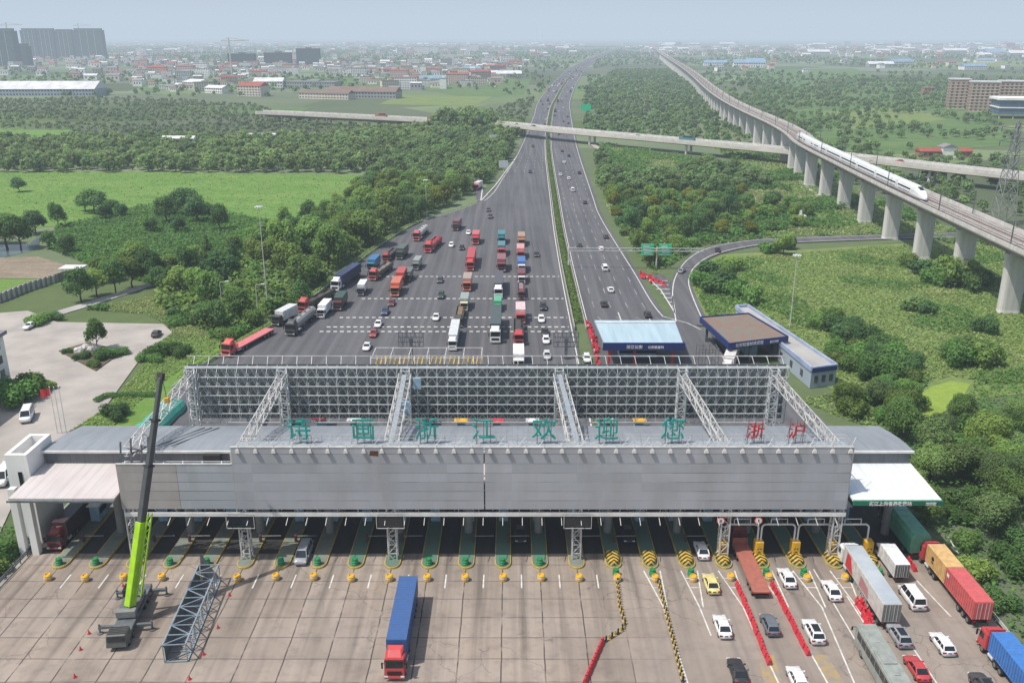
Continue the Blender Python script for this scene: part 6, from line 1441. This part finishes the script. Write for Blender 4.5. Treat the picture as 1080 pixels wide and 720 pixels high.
def rigid(kind='box', L=8.2):
    r = obj('box_truck', None); hl = L / 2; cab_parts(r, hl - .05, 2.3, 2.6, 1.75, False)
    mb = MB(); mb.box(-.45, .45, -hl + .2, hl - .4, .65, .9); mb.box(-1.05, 1.05, -hl + .02, -hl + .1, .45, .65); mb.build('chassis', M['chassis'], r)
    wheels(r, (-1.0, 1.0), (hl - 1.25,), WTRK, .5); wheels(r, (-.88, .88), (-hl + 1.9,), WDBL, .5)
    a, b = -hl, hl - 1.95
    if kind == 'box': MB().box(-1.2, 1.2, a, b, 1.05, 3.45).build('cargo_box', [PB], r, bevel=.04); doors(r, a, 2.4, 1.1, 3.4, [paint((95, 92, 88))])
    else:
        mb = MB(); P = [(-1.2, 1.05), (1.2, 1.05), (1.2, 3.0), (.9, 3.5), (-.9, 3.5), (-1.2, 3.0)]; mb.loft([[(x, a, z) for x, z in P], [(x, b, z) for x, z in P]])
        for i in range(6):
            y = a + .3 + (b - a - .6) * i / 5; mb.loft([[(x * 1.015, y - .05, z * 1.006) for x, z in P], [(x * 1.015, y + .05, z * 1.006) for x, z in P]])
        mb.build('tarpaulin', [PB], r)
    for s in (-1, 1): MB().box(s * .9 - .15, s * .9 + .15, a - .03, a + .03, .9, 1.05).build('tail_light', M['tail'], r)
    return r
def bus_proto(L=11.5):
    r = obj('bus', None); hl = L / 2; hw = 1.25
    MB().box(-hw, hw, -hl, hl, .35, 3.3).build('body', [P0], r, bevel=.16, segs=2)
    for s in (-1, 1):
        n = 7
        for i in range(n): y = -hl + .6 + (L - 1.4) * (i + .5) / n; q = (L - 1.4) / n * .46; MB().quad((s * (hw + .012), y - q, 1.75), (s * (hw + .012), y + q, 1.75), (s * (hw + .012), y + q, 2.8), (s * (hw + .012), y - q, 2.8)).build('window', M['glass'], r)
        MB().box(s * 1.0 - .15, s * 1.0 + .15, -hl - .02, -hl + .02, .9, 1.2).build('tail_light', M['tail'], r); MB().box(s * .9 - .2, s * .9 + .2, hl - .02, hl + .02, .7, .95).build('headlight', M['lamp'], r)
        m2 = MB(); m2.bar((s * hw, hl - .1, 2.8), (s * (hw + .3), hl + .25, 2.6), .07); m2.box(s * (hw + .3) - .1, s * (hw + .3) + .1, hl + .2, hl + .3, 2.1, 2.6); m2.build('mirror', M['black'], r)
    MB().quad((-1.05, -hl - .012, 1.9), (1.05, -hl - .012, 1.9), (1.05, -hl - .012, 2.85), (-1.05, -hl - .012, 2.85)).build('rear_window', M['glass'], r); MB().quad((-1.12, hl + .012, 1.3), (1.12, hl + .012, 1.3), (1.12, hl + .012, 2.9), (-1.12, hl + .012, 2.9)).build('windscreen', M['glass'], r)
    mb = MB(); mb.box(-.8, .8, -2.2, .2, 3.3, 3.48); mb.box(-.35, .35, 1.8, 2.5, 3.3, 3.4); mb.box(-.35, .35, -4.2, -3.5, 3.3, 3.4); mb.build('roof_unit', paint((150, 155, 150)), r, bevel=.04)
    wheels(r, (-1.1, 1.1), (hl - 2.4, -hl + 3.0), WTRK, .5); return r
M['roof_w2'] = pm('trailer_roof', (.42, .46, .50), (.33, .37, .41), .3, .5)
PROTO = {'sedan': car_proto(), 'suv': car_proto(4.7, 1.9, 1.70, 'suv', True), 'hatch': car_proto(4.3, 1.8, 1.52, 'suv'), 'van': car_proto(5.0, 1.95, 2.0, 'van'), 'semi_box': semi('box'), 'semi_curtain': semi('curtain', 17.0), 'semi_cont': semi('containers', 17.2), 'semi_flat': semi('flat'), 'semi_open': semi('open', 15), 'semi_tank': semi('tank', 14.5), 'rigid': rigid(), 'tarp': rigid('tarp', 9.5), 'bus': bus_proto()}
KIND = {'sedan': ('sedan_car', 'car', 1.4), 'suv': ('suv_car', 'car', 1.6), 'hatch': ('hatchback_car', 'car', 1.5), 'van': ('van', 'van', 1.9), 'semi_box': ('box_trailer_truck', 'truck', 3.8), 'semi_curtain': ('box_trailer_truck', 'truck', 3.8), 'semi_cont': ('container_truck', 'truck', 3.8), 'semi_flat': ('flatbed_truck', 'truck', 2.4), 'semi_open': ('open_bed_truck', 'truck', 2.6), 'semi_tank': ('tanker_truck', 'truck', 3), 'rigid': ('box_truck', 'truck', 3.4), 'tarp': ('tarpaulin_truck', 'truck', 3.4), 'bus': ('bus', 'bus', 3.2)}
USED = set()
def set_paint(o, src, mat):
    for s in o.material_slots:
        if s.material == src: s.link = 'OBJECT'; s.material = mat
def repaint(o, mp):
    todo = [(o, s) for s in range(len(o.material_slots))]
    for ch in [o] + list(o.children_recursive):
        if ch.type != 'MESH': continue
        for i, m in enumerate(ch.data.materials):
            if m in mp: ch.material_slots[i].link = 'OBJECT'; ch.material_slots[i].material = mp[m]
WHITE = (232, 233, 234); BLACK = (26, 28, 34); SILVER = (150, 156, 164); GREY = (98, 108, 120); RED = (205, 36, 42); DRED = (120, 26, 36); BLUE = (38, 92, 158); TEAL = (30, 130, 150); NAVY = (44, 60, 105); ORANGE = (214, 92, 52); GREEN = (50, 160, 105); DGREEN = (40, 75, 66); TAN = (165, 138, 92); YEL = (228, 214, 128)
def veh(kind, px, py, hd, c1, label, c2=None, c3=None, group=None, s=1.0, z=.02):
    """hd: 's' towards the camera side, 'n' away from it, or two pixels (tail, head)"""
    nm, cat, h_ = KIND[kind]; g = G(px, py, h_ / 2 * s)
    if hd == 's': rz = math.pi
    elif hd == 'n': rz = 0
    elif isinstance(hd, (int, float)): rz = hd
    else: a, b = G(*hd[0]), G(*hd[1]); rz = math.atan2(-(b.x - a.x), b.y - a.y)
    p = PROTO[kind]
    if kind in USED: o = copy_tree(p)
    else: USED.add(kind); o = p
    for k in ('label', 'category', 'group'):
        if k in o: del o[k]
    if px == 66: g = Vector((-69.3, 126.5, 0))
    big_ = cat == 'truck' and g.y > 190
    o.name = nm; o.location = (g.x, g.y, z); o.rotation_euler = (0, 0, rz); o.scale = (s * 1.1, s * 1.2, s * 1.1) if big_ else (s, s, s); tag(o, label, cat, group)
    m1 = paint(c1); c2 = c2 or c1; c3 = c3 or c2
    repaint(o, {P0: m1, P1: m1, PB: paint(c2), PC: paint(c3 if kind == 'semi_open' else c2), PD: paint(c3)})
    return o
PENDING = []
def V(*a, **k): PENDING.append((a, k))
# front plaza
V('semi_box', 424, 660, 's', RED, 'red lorry with long blue trailer alone on the open front plaza', BLUE)
V('van', 320, 582, 's', SILVER, 'silver minivan leaving a lane left of the blue trailer lorry')
V('sedan', 740, 579, 'n', WHITE, 'white car entering a lane just beyond the yellow taxi')
V('sedan', 750, 614, 'n', YEL, 'pale yellow taxi heading into the toll lanes')
V('sedan', 762, 659, 'n', WHITE, 'white car following behind the yellow taxi')
V('sedan', 778, 706, 'n', BLACK, 'black car near the bottom edge left of the long red barrier row')
V('semi_flat', 789, 592, 'n', (110, 28, 34), 'empty rust orange flatbed lorry with dark red cab under a lane portal', (178, 96, 74), s=.93)
V('hatch', 812, 657, 'n', GREY, 'grey hatchback between the two long red barrier rows')
V('sedan', 830, 608, 'n', WHITE, 'white car right of the orange flatbed lorry')
V('suv', 858, 664, 'n', WHITE, 'white car with dark sunroof right of the second red barrier row')
V('hatch', 841, 714, 'n', WHITE, 'white car cut off by the bottom edge of the picture')
V('sedan', 877, 621, 'n', WHITE, 'white car just left of the guard rail and long white lorry')
V('semi_curtain', 914, 612, 'n', WHITE, 'white lorry with long grey roofed trailer and red side graphics', (205, 202, 196))
V('bus', 930, 700, 'n', (150, 158, 150), 'grey green coach at the bottom edge beside the red car')
V('suv', 948, 668, 'n', SILVER, 'silver car with long dark glass roof behind the white van')
V('sedan', 967, 703, 'n', RED, 'bright red car right of the grey coach')
V('van', 962, 627, 'n', WHITE, 'white minibus between the white trailer lorry and the container lorry', s=1.05)
V('rigid', 940, 590, 'n', WHITE, 'small white box van in the lane beyond the white minibus', WHITE, s=.9)
V('hatch', 994, 677, 'n', WHITE, 'white car alone in the lane left of the blue container lorry')
V('semi_cont', 1004, 610, 'n', RED, 'lorry with red cab carrying one yellow and one red container', (222, 176, 96), (214, 78, 78))
V('semi_box', 1078, 712, 'n', RED, 'red cab lorry with bright blue container at the right bottom corner', (24, 120, 205))
V('suv', 1038, 722, 'n', (60, 62, 66), 'dark grey car cut off by the bottom edge near the right corner')
V('semi_box', 66, 547, 's', (130, 26, 34), 'dark red lorry in the shade under the left wing roof', (70, 40, 50), s=.9)
V('sedan', 549, 562, 's', BLACK, 'black car in the shade of the lane below the billboard seam')
V('sedan', 662, 562, 's', BLACK, 'dark car in the shade right of the lattice column message board')
V('tarp', 953, 556, 'n', (40, 60, 60), 'lorry with green tarpaulin under the white right wing roof', (70, 165, 130), s=1.25)
# car park
V('van', 28, 436, ((30, 430), (25, 442)), WHITE, 'white minibus parked beside the flagpoles', s=1.15)
V('van', 4, 500, ((12, 492), (0, 507)), WHITE, 'white minibus cut off by the left edge near the stair tower', s=1.25)
V('sedan', 31, 343, ((36, 340), (25, 346)), WHITE, 'white car parked at the back of the car park')
V('hatch', 165, 351, ((161, 356), (169, 347)), (60, 62, 62), 'dark car at the right back corner of the car park')
# left lorry lanes
DL = ((285, 345), (240, 369)); DL2 = ((330, 322), (300, 338)); DL3 = ((372, 288), (352, 300))
V('semi_flat', 262, 359, DL, (225, 66, 56), 'long empty red flatbed lorry nearest the wall in the left lanes', (226, 110, 112))
V('rigid', 300, 333, DL, (70, 66, 66), 'dark cab lorry with white roof behind the red flatbed', (215, 218, 215))
V('semi_tank', 318, 339, ((334, 326), (306, 349)), (60, 62, 66), 'grey tanker lorry beside the dark cab box lorry', (150, 150, 146))
V('semi_open', 334, 317, ((350, 309), (318, 326)), (196, 52, 50), 'red cab lorry with long dark empty bed behind the tanker', (76, 74, 62), (70, 62, 48))
V('rigid', 359, 318, ((365, 310), (354, 325)), DRED, 'dark red small lorry with dark green box next to the white van', DGREEN, s=.95)
V('rigid', 342, 326, ((350, 318), (336, 334)), WHITE, 'white box van beside the tanker lorry', WHITE, s=.9)
V('semi_box', 365, 293, ((378, 284), (352, 302)), WHITE, 'white cab lorry with dark blue trailer at the left kerb', NAVY)
V('rigid', 382, 304, ((386, 297), (378, 311)), GREY, 'small grey white topped lorry right of the dark blue trailer lorry', WHITE, s=.85)
V('rigid', 394, 278, ((400, 272), (388, 284)), TEAL, 'teal boxed lorry at the left kerb behind the dark blue trailer lorry', (30, 120, 175))
V('semi_open', 402, 286, ((414, 277), (390, 294)), (190, 62, 48), 'rust red lorry with grey load beside the teal boxed one', (96, 84, 76), (120, 110, 100), s=.95)
V('rigid', 418, 303, ((422, 294), (414, 313)), ORANGE, 'orange boxed lorry in front of a red one, right of the left lanes', (214, 104, 66), s=1.05)
V('rigid', 423, 292, 's', RED, 'red boxed lorry just behind the orange one', (196, 60, 52))
V('semi_open', 412, 269, ((420, 262), (405, 275)), (160, 40, 40), 'dark red lorry at the left kerb behind the teal boxed one', (70, 60, 62), s=.8)
V('rigid', 424, 266, ((430, 260), (418, 272)), (70, 84, 80), 'dark green lorry at the kerb beside the trees', (80, 96, 90))
V('semi_tank', 444, 246, ((452, 239), (436, 254)), (190, 90, 96), 'pink cab lorry with white tank at the far left kerb', (205, 200, 200))
V('semi_open', 457, 258, ((466, 250), (448, 267)), RED, 'bright red open lorry beside the white tank lorry', (200, 36, 44), (150, 30, 34))
V('rigid', 482, 237, ((487, 231), (478, 243)), (110, 50, 60), 'dull red lorry alone at the back of the rear plaza', (120, 70, 76))
V('rigid', 440, 278, ((444, 272), (436, 284)), (130, 140, 136), 'grey lorry between the orange lorry and the column of red ones', (150, 158, 152), s=.85)
V('rigid', 431, 290, ((435, 284), (427, 297)), (90, 96, 92), 'grey green lorry beside the red boxed lorry', (104, 112, 106), s=.8)
for px, py, c, k, lb in ((406, 328, (50, 78, 120), 'suv', 'dark blue car ahead of the orange boxed lorry'), (413, 319, DRED, 'hatch', 'dark red car right behind the dark blue car'), (399, 341, WHITE, 'sedan', 'white car ahead of the dark blue car'), (394, 351, (168, 40, 52), 'sedan', 'red car in the file ahead of a white one'), (387, 365, WHITE, 'sedan', 'white car nearest the wall on the left of the rear plaza'),
        (476, 258, WHITE, 'hatch', 'white car right of the bright red open lorry'), (487, 261, BLACK, 'hatch', 'dark car right of the white hatchback at the back'), (494, 245, WHITE, 'sedan', 'white car left of the farthest red lorry of the queue'), (517, 228, (66, 70, 76), 'suv', 'dark grey car alone at the back of the rear plaza'), (464, 295, (74, 78, 80), 'hatch', 'dark car between two rumble strips left of the red trailer'), (465, 311, DGREEN, 'suv', 'dark green car between rumble strips left of the queue'), (460, 334, WHITE, 'sedan', 'white car on its own left of the white trailer lorry'),
        (566, 268, (54, 58, 62), 'sedan', 'dark car right of the third lorry queue at the back'), (573, 323, BLACK, 'suv', 'black car right of the third lorry queue on a rumble strip'), (571, 336, WHITE, 'hatch', 'white car behind the three car file near the wall'), (575, 350, BLACK, 'sedan', 'black car at the head of a white pair near the wall'), (576, 358, WHITE, 'hatch', 'white car touching the black one near the wall'), (577, 374, (205, 206, 208), 'hatch', 'pale car nearest the wall in the right file'),
        (619, 377, WHITE, 'hatch', 'white car beside the end of the median barrier'), (515, 221, (70, 72, 76), 'hatch', 'farther dark car of the pair at the back')):
    V(k, px, py, 's', c, lb)
# three lorry queues
V('rigid', 502, 251, 's', (210, 60, 70), 'last red boxed lorry of the first queue', (214, 84, 88)); V('semi_box', 497, 274, 's', RED, 'red lorry with red trailer in the first queue', (200, 52, 58), s=.95); V('rigid', 493, 298, 's', ORANGE, 'orange cab lorry with grey box in the first queue', (176, 150, 136)); V('rigid', 490, 319, 's', (222, 214, 170), 'cream cab lorry in the middle of the first queue', (150, 165, 158), s=.9); V('semi_open', 485, 334, 's', (70, 66, 58), 'lorry with open brown load in the first queue', (70, 72, 64), (130, 102, 70), s=.8); V('semi_box', 479, 354, 's', WHITE, 'white trailer lorry at the head of the first queue', (214, 218, 220), s=.8)
V('rigid', 529, 251, 's', TEAL, 'teal boxed lorry at the back of the second queue', (44, 132, 140)); V('rigid', 529, 263, 's', (222, 60, 72), 'red lorry second from the back of the second queue', (70, 130, 140)); V('rigid', 529, 278, 's', (150, 60, 70), 'dull red boxed lorry third from the back of the second queue', (150, 84, 92), s=1.1); V('semi_box', 526, 301, 's', WHITE, 'white cab lorry with dark grey trailer in the second queue', (86, 82, 88), s=.95)
V('semi_box', 523, 343, 's', (222, 226, 222), 'lorry with long dark trailer and green box at the head of the second queue', (70, 86, 84)); V('rigid', 525, 321, 's', (60, 150, 110), 'green boxed lorry between the dark trailers of the second queue', (72, 178, 130), s=.8)
V('rigid', 550, 253, 's', (190, 130, 96), 'tan boxed lorry at the back of the third queue', (180, 140, 110)); V('rigid', 549, 266, 's', RED, 'red and white lorry second from the back of the third queue', (220, 150, 150)); V('rigid', 550, 280, 's', (230, 230, 230), 'blue boxed lorry with white cab in the third queue', (50, 108, 180)); V('rigid', 550, 292, 's', (226, 226, 226), 'white cab lorry with maroon box in the third queue', (120, 50, 60), s=.9); V('semi_open', 550, 307, 's', (110, 36, 50), 'maroon lorry with grey open load in the third queue', (110, 60, 70), (140, 120, 120), s=.75); V('rigid', 549, 331, 's', RED, 'red cab lorry with white box in the third queue', (226, 196, 196)); V('semi_open', 547, 350, 's', RED, 'red cab lorry with long dark open bed in the third queue', (72, 60, 62), (66, 58, 58), s=.9); V('rigid', 547, 378, 's', WHITE, 'white boxed lorry half hidden behind the lattice wall', (236, 232, 232))
# exit side and ramps
for px, py, c, k, lb in ((639, 249, (60, 62, 66), 'hatch', 'dark car below the white one on the exit lanes, farthest of the group'), (634, 262, WHITE, 'hatch', 'white car passing under the sign gantry'), (638, 282, WHITE, 'van', 'white van just in front of the sign gantry'), (644, 305, WHITE, 'sedan', 'white car ahead of the black one in the exit lanes'), (637, 320, BLACK, 'sedan', 'black car nearest the median in the exit lanes'), (683, 331, BLACK, 'hatch', 'black car just leaving the blue roofed toll canopy'), (611, 258, (70, 72, 76), 'hatch', 'dark car close to the hedge beside the gantry'), (617, 213, (56, 58, 62), 'hatch', 'dark car on the right carriageway nearest the slip road'), (604, 200, WHITE, 'van', 'white van on the right carriageway near side of the overpass'), (600, 188, WHITE, 'hatch', 'white car ahead of the white van on the right carriageway'), (591, 184, WHITE, 'sedan', 'white car nearest the hedge on the right carriageway'), (595, 171, WHITE, 'sedan', 'small white car alone on the right carriageway before the overpass'), (600, 164, BLACK, 'sedan', 'dark car right before the overpass on the right carriageway'), (593, 159, (80, 30, 34), 'sedan', 'dark red car about to pass under the overpass'), (611, 182, BLACK, 'sedan', 'dark car right of the white pair on the right carriageway')):
    V(k, px, py, 'n', c, lb)
V('sedan', 757, 263, 1.15 - math.pi / 2 + .3, BLACK, 'dark car on the curved ramp before the round tree'); V('sedan', 719, 285, -.45, SILVER, 'grey car entering the curved ramp')
V('rigid', 667, 187, ((660, 179), (672, 194)), TEAL, 'teal lorry on the pale slip road right of the highway', (40, 120, 140), s=.9)
V('semi_box', 771, 378, 2.8, (220, 216, 210), 'white lorry with long white trailer leaving the brown roofed canopy', (226, 222, 220), s=.9)
V('rigid', 504, 196, 2.9, RED, 'red and white lorry coming off the left slip road', (226, 214, 214)); V('hatch', 559, 181, 's', BLACK, 'dark car on the left carriageway near side of the overpass'); V('suv', 562, 154, 's', (90, 40, 44), 'dark red car just emerging from under the overpass')
for (a, k) in PENDING: veh(*a, **k)
for k in PROTO:
    assert k in USED, k
# distant traffic, too small to show its parts
FC = far_car_mesh(1.85, 4.6, 1.5); FT = far_car_mesh(2.5, 9, 3.2)
vr = random.Random(12); taken = []
CN = {'white': (225, 226, 228), 'dark': (36, 38, 44), 'red': (170, 40, 44), 'blue': (52, 84, 140), 'grey': (128, 132, 138)}
for i in range(150):
    y = 700 * math.exp(vr.random() ** .8 * 1.75); left = vr.random() < .5; u = vr.choice([.12, .32, .52, .72]) + .0
    x = lef(y) + (med(y) - lef(y)) * (u + .08) if left else med(y) + (rig(y) - med(y)) * (u + .08)
    if any(abs(x - a) < 3 and abs(y - b) < 16 for a, b in taken): continue
    taken.append((x, y)); cn = vr.choices(list(CN), (5, 4, 1.2, 1, 2))[0]; lorry = vr.random() < .14
    dx = (med(y + 20) - med(y - 20)) / 40; o = obj('car' if not lorry else 'lorry', FT if lorry else FC, None, (x, y, .02), (math.pi if left else 0) - math.atan(dx))
    set_paint(o, P0, paint(CN[cn])); nm = 'lorry' if lorry else 'car'; side = 'left' if left else 'right'
    tag(o, f'tiny {cn} {nm} on the {side} carriageway far beyond the overpass', 'truck' if lorry else 'car', f'distant {cn} {nm}s on the {side} carriageway')
for px, py, c, lb, big_ in ((725, 147, (30, 128, 140), 'teal lorry on the overpass right of the highway', 1), (407, 122, (190, 52, 40), 'red lorry on the left part of the overpass', 1), (463, 126, (150, 50, 50), 'dark red lorry on the overpass near the highway', 1), (556, 133, (60, 62, 66), 'dark car on the overpass above the left carriageway', 0), (682, 143, WHITE, 'white car on the overpass right of the highway', 0), (952, 169, (190, 60, 50), 'red car on the overpass beyond the viaduct', 0)):
    g = G(px, py, 9); D2 = min(range(len(OD) - 1), key=lambda i: (OD[i][0] - g.x) ** 2 + (OD[i][1] - g.y) ** 2); dd = Vector(OD[D2 + 1]) - Vector(OD[D2])
    a = Vector(OD[D2]); tt = max(0, min(1, (Vector((g.x, g.y)) - a).dot(dd) / dd.length_squared)); p = a + dd * tt
    o = obj('lorry' if big_ else 'car', FT if big_ else FC, None, (p.x, p.y, 7.97), math.atan2(-dd.x, dd.y)); set_paint(o, P0, paint(c)); tag(o, lb, 'truck' if big_ else 'car')
    if big_: o.scale = (1.1, 1.3, 1.1)

# ------------------------------------------------------------------ truck crane
hd = G(150, 630) - G(127, 680); hd.z = 0; L = 12.0; c = (G(150, 630) + G(127, 680)) / 2; rz = math.atan2(hd.x, -hd.y)   # nose towards the camera side
cr = thing('truck_crane', 'lime green truck crane with raised boom and outriggers on the front plaza', 'crane', (c.x, c.y, .02), rz)
LIME = pm('lime_paint', (.36, .62, .02), (.28, .50, .02), .8, .4); GB = pm('boom_grey', (.085, .09, .095), (.06, .062, .066), .5, .5)
MB().box(-1.25, 1.25, -6.3, 6.0, .9, 1.5).build('carrier', M['steel_d'], cr, bevel=.05)
MB().hexa([(-1.3, 4.2, .6), (1.3, 4.2, .6), (1.3, 6.6, .6), (-1.3, 6.6, .6)], [(-1.25, 4.4, 2.3), (1.25, 4.4, 2.3), (1.2, 6.3, 2.3), (-1.2, 6.3, 2.3)]).build('cab', paint((84, 90, 84)), cr, bevel=.1)
MB().quad((-1.1, 6.53, 1.5), (1.1, 6.53, 1.5), (1.06, 6.4, 2.15), (-1.06, 6.4, 2.15)).build('windscreen', M['glass'], cr)
mb = MB()
for i in range(5): mb.box(-1.1, 1.1, 4.55 + i * .34, 4.7 + i * .34, 2.31, 2.36)
mb.build('cab_rack', M['chassis'], cr)
wheels(cr, (-1.1, 1.1), (5.2, 3.6, -2.6, -4.0), WTRK, .5)
for y in (2.4, -5.4):
    mb = MB(); mb.box(-3.4, 3.4, y - .2, y + .2, .75, 1.1)
    for s in (-1, 1): mb.tube((s * 3.3, y, .1), (s * 3.3, y, 1.4), .13, 8); mb.tube((s * 3.3, y, 0), (s * 3.3, y, .12), .4, 10)
    mb.build('outrigger', M['steel_d'], cr)
MB().tube((0, -1.4, 1.5), (0, -1.4, 1.8), 1.1, 16).build('slew_ring', M['chassis'], cr)
MB().box(-1.2, 1.2, -3.6, 1.0, 1.81, 2.5).build('turntable', paint((96, 100, 102)), cr, bevel=.08); MB().box(-1.25, 1.25, 1.0, 1.9, 1.7, 2.7).build('counterweight', paint((128, 130, 126)), cr, bevel=.05)
MB().box(.35, 1.3, -3.5, -1.7, 2.51, 3.6).build('operator_cab', M['glass'], cr, bevel=.08)
cm_ = Matrix.Translation((c.x, c.y, .02)) @ Matrix.Rotation(rz, 4, 'Z'); inv = cm_.inverted()
piv = cm_ @ Vector((-.3, .6, 2.7))
tipY = piv.y + 9.0; th = PITCH + math.atan((398 - 360) / FPX); tz = 74 - tipY * math.tan(th); tip = G(169.5, 398, tz)
Pv, Tp = inv @ piv, inv @ tip; dirb = (Tp - Pv); BL = dirb.length; dirb.normalize()
def boomseg(a, b, w_, h_, name, mat):
    mb = MB(); mb.bar(Pv + dirb * a, Pv + dirb * b, w_, h_); return mb.build(name, mat, cr, bevel=.06)
mid = BL * .37
boomseg(0, mid, 1.0, 1.2, 'boom_base', LIME); boomseg(mid - .4, BL * .62, .78, .95, 'boom_section', GB); boomseg(BL * .61, BL * .82, .64, .78, 'boom_section', GB); boomseg(BL * .81, BL, .5, .62, 'boom_section', GB)
mb = MB()
for q in (.615, .815): mb.bar(Pv + dirb * (BL * q - .15), Pv + dirb * (BL * q + .15), .95, 1.1)
mb.bar(Pv + dirb * (BL - .3), Pv + dirb * (BL + .6), .9, .5); mb.build('boom_collar', M['chassis'], cr)
side = dirb.cross(Vector((0, 1, 0))).normalized()
if (cm_.to_3x3() @ side).x < 0: side = -side
mb = MB(); up_ = side.cross(dirb).normalized(); n = 12
off_ = side * .95
for s in (-.3, .3):
    for u in (-.3, .3): mb.bar(Pv + off_ + side * s + up_ * u + dirb * 1.5, Pv + off_ + side * s * .8 + up_ * u * .8 + dirb * (mid + 1.2), .09)
for i in range(n):
    a = 1.5 + (mid - .3) * i / n; b = 1.5 + (mid - .3) * (i + 1) / n
    for u in (-.28, .28): mb.bar(Pv + off_ + side * (-.3 if i % 2 else .3) + up_ * u + dirb * a, Pv + off_ + side * (.3 if i % 2 else -.3) + up_ * u + dirb * b, .07)
mb.build('stowed_jib', LIME, cr)
MB().tube(Pv + Vector((0, -2.4, -.4)), Pv + dirb * mid * .6, .2, 10).build('luffing_cylinder', M['steel'], cr)
tb = Tp + dirb * .4; hk = inv @ Vector((tip.x + .6, tip.y - .4, tip.z - 2.6)); mb = MB(); mb.bar(tb, hk, .06); mb.build('hoist_cable', M['black'], cr); mb = MB(); mb.box(hk.x - .3, hk.x + .3, hk.y - .3, hk.y + .3, hk.z - .8, hk.z); mb.build('hook_block', M['yellow'], cr, bevel=.05)
# lime net-covered duct behind the roof: green tarpaulin heap left of the lattice wall
a, b = G(148, 452, 2.2), G(186, 418, 2.2); d = (b - a); L = d.length; d.normalize(); nn = Vector((d.y, -d.x, 0)); mb = MB(); rings = []
for i in range(9):
    p = a + d * (L * i / 8); rr_ = 2.7 * (1 if 0 < i < 8 else .75) * (1 + .06 * math.sin(i * 2.3)); rings.append([(p.x + nn.x * rr_ * math.cos(t_), p.y + nn.y * rr_ * math.cos(t_), .2 + 1.9 * rr_ / 2.2 * math.sin(t_) * (1 + .05 * math.sin(i + t_ * 3))) for t_ in np.linspace(0, math.pi, 9)])
tag(mb.loft(rings, closed=True).build('tarpaulin_cover', pm('teal_tarpaulin', (.06, .36, .28), (.05, .28, .22), .7, .6, bump=.3), None), 'teal green tarpaulin covering a long load behind the canopy roof', 'tarpaulin')
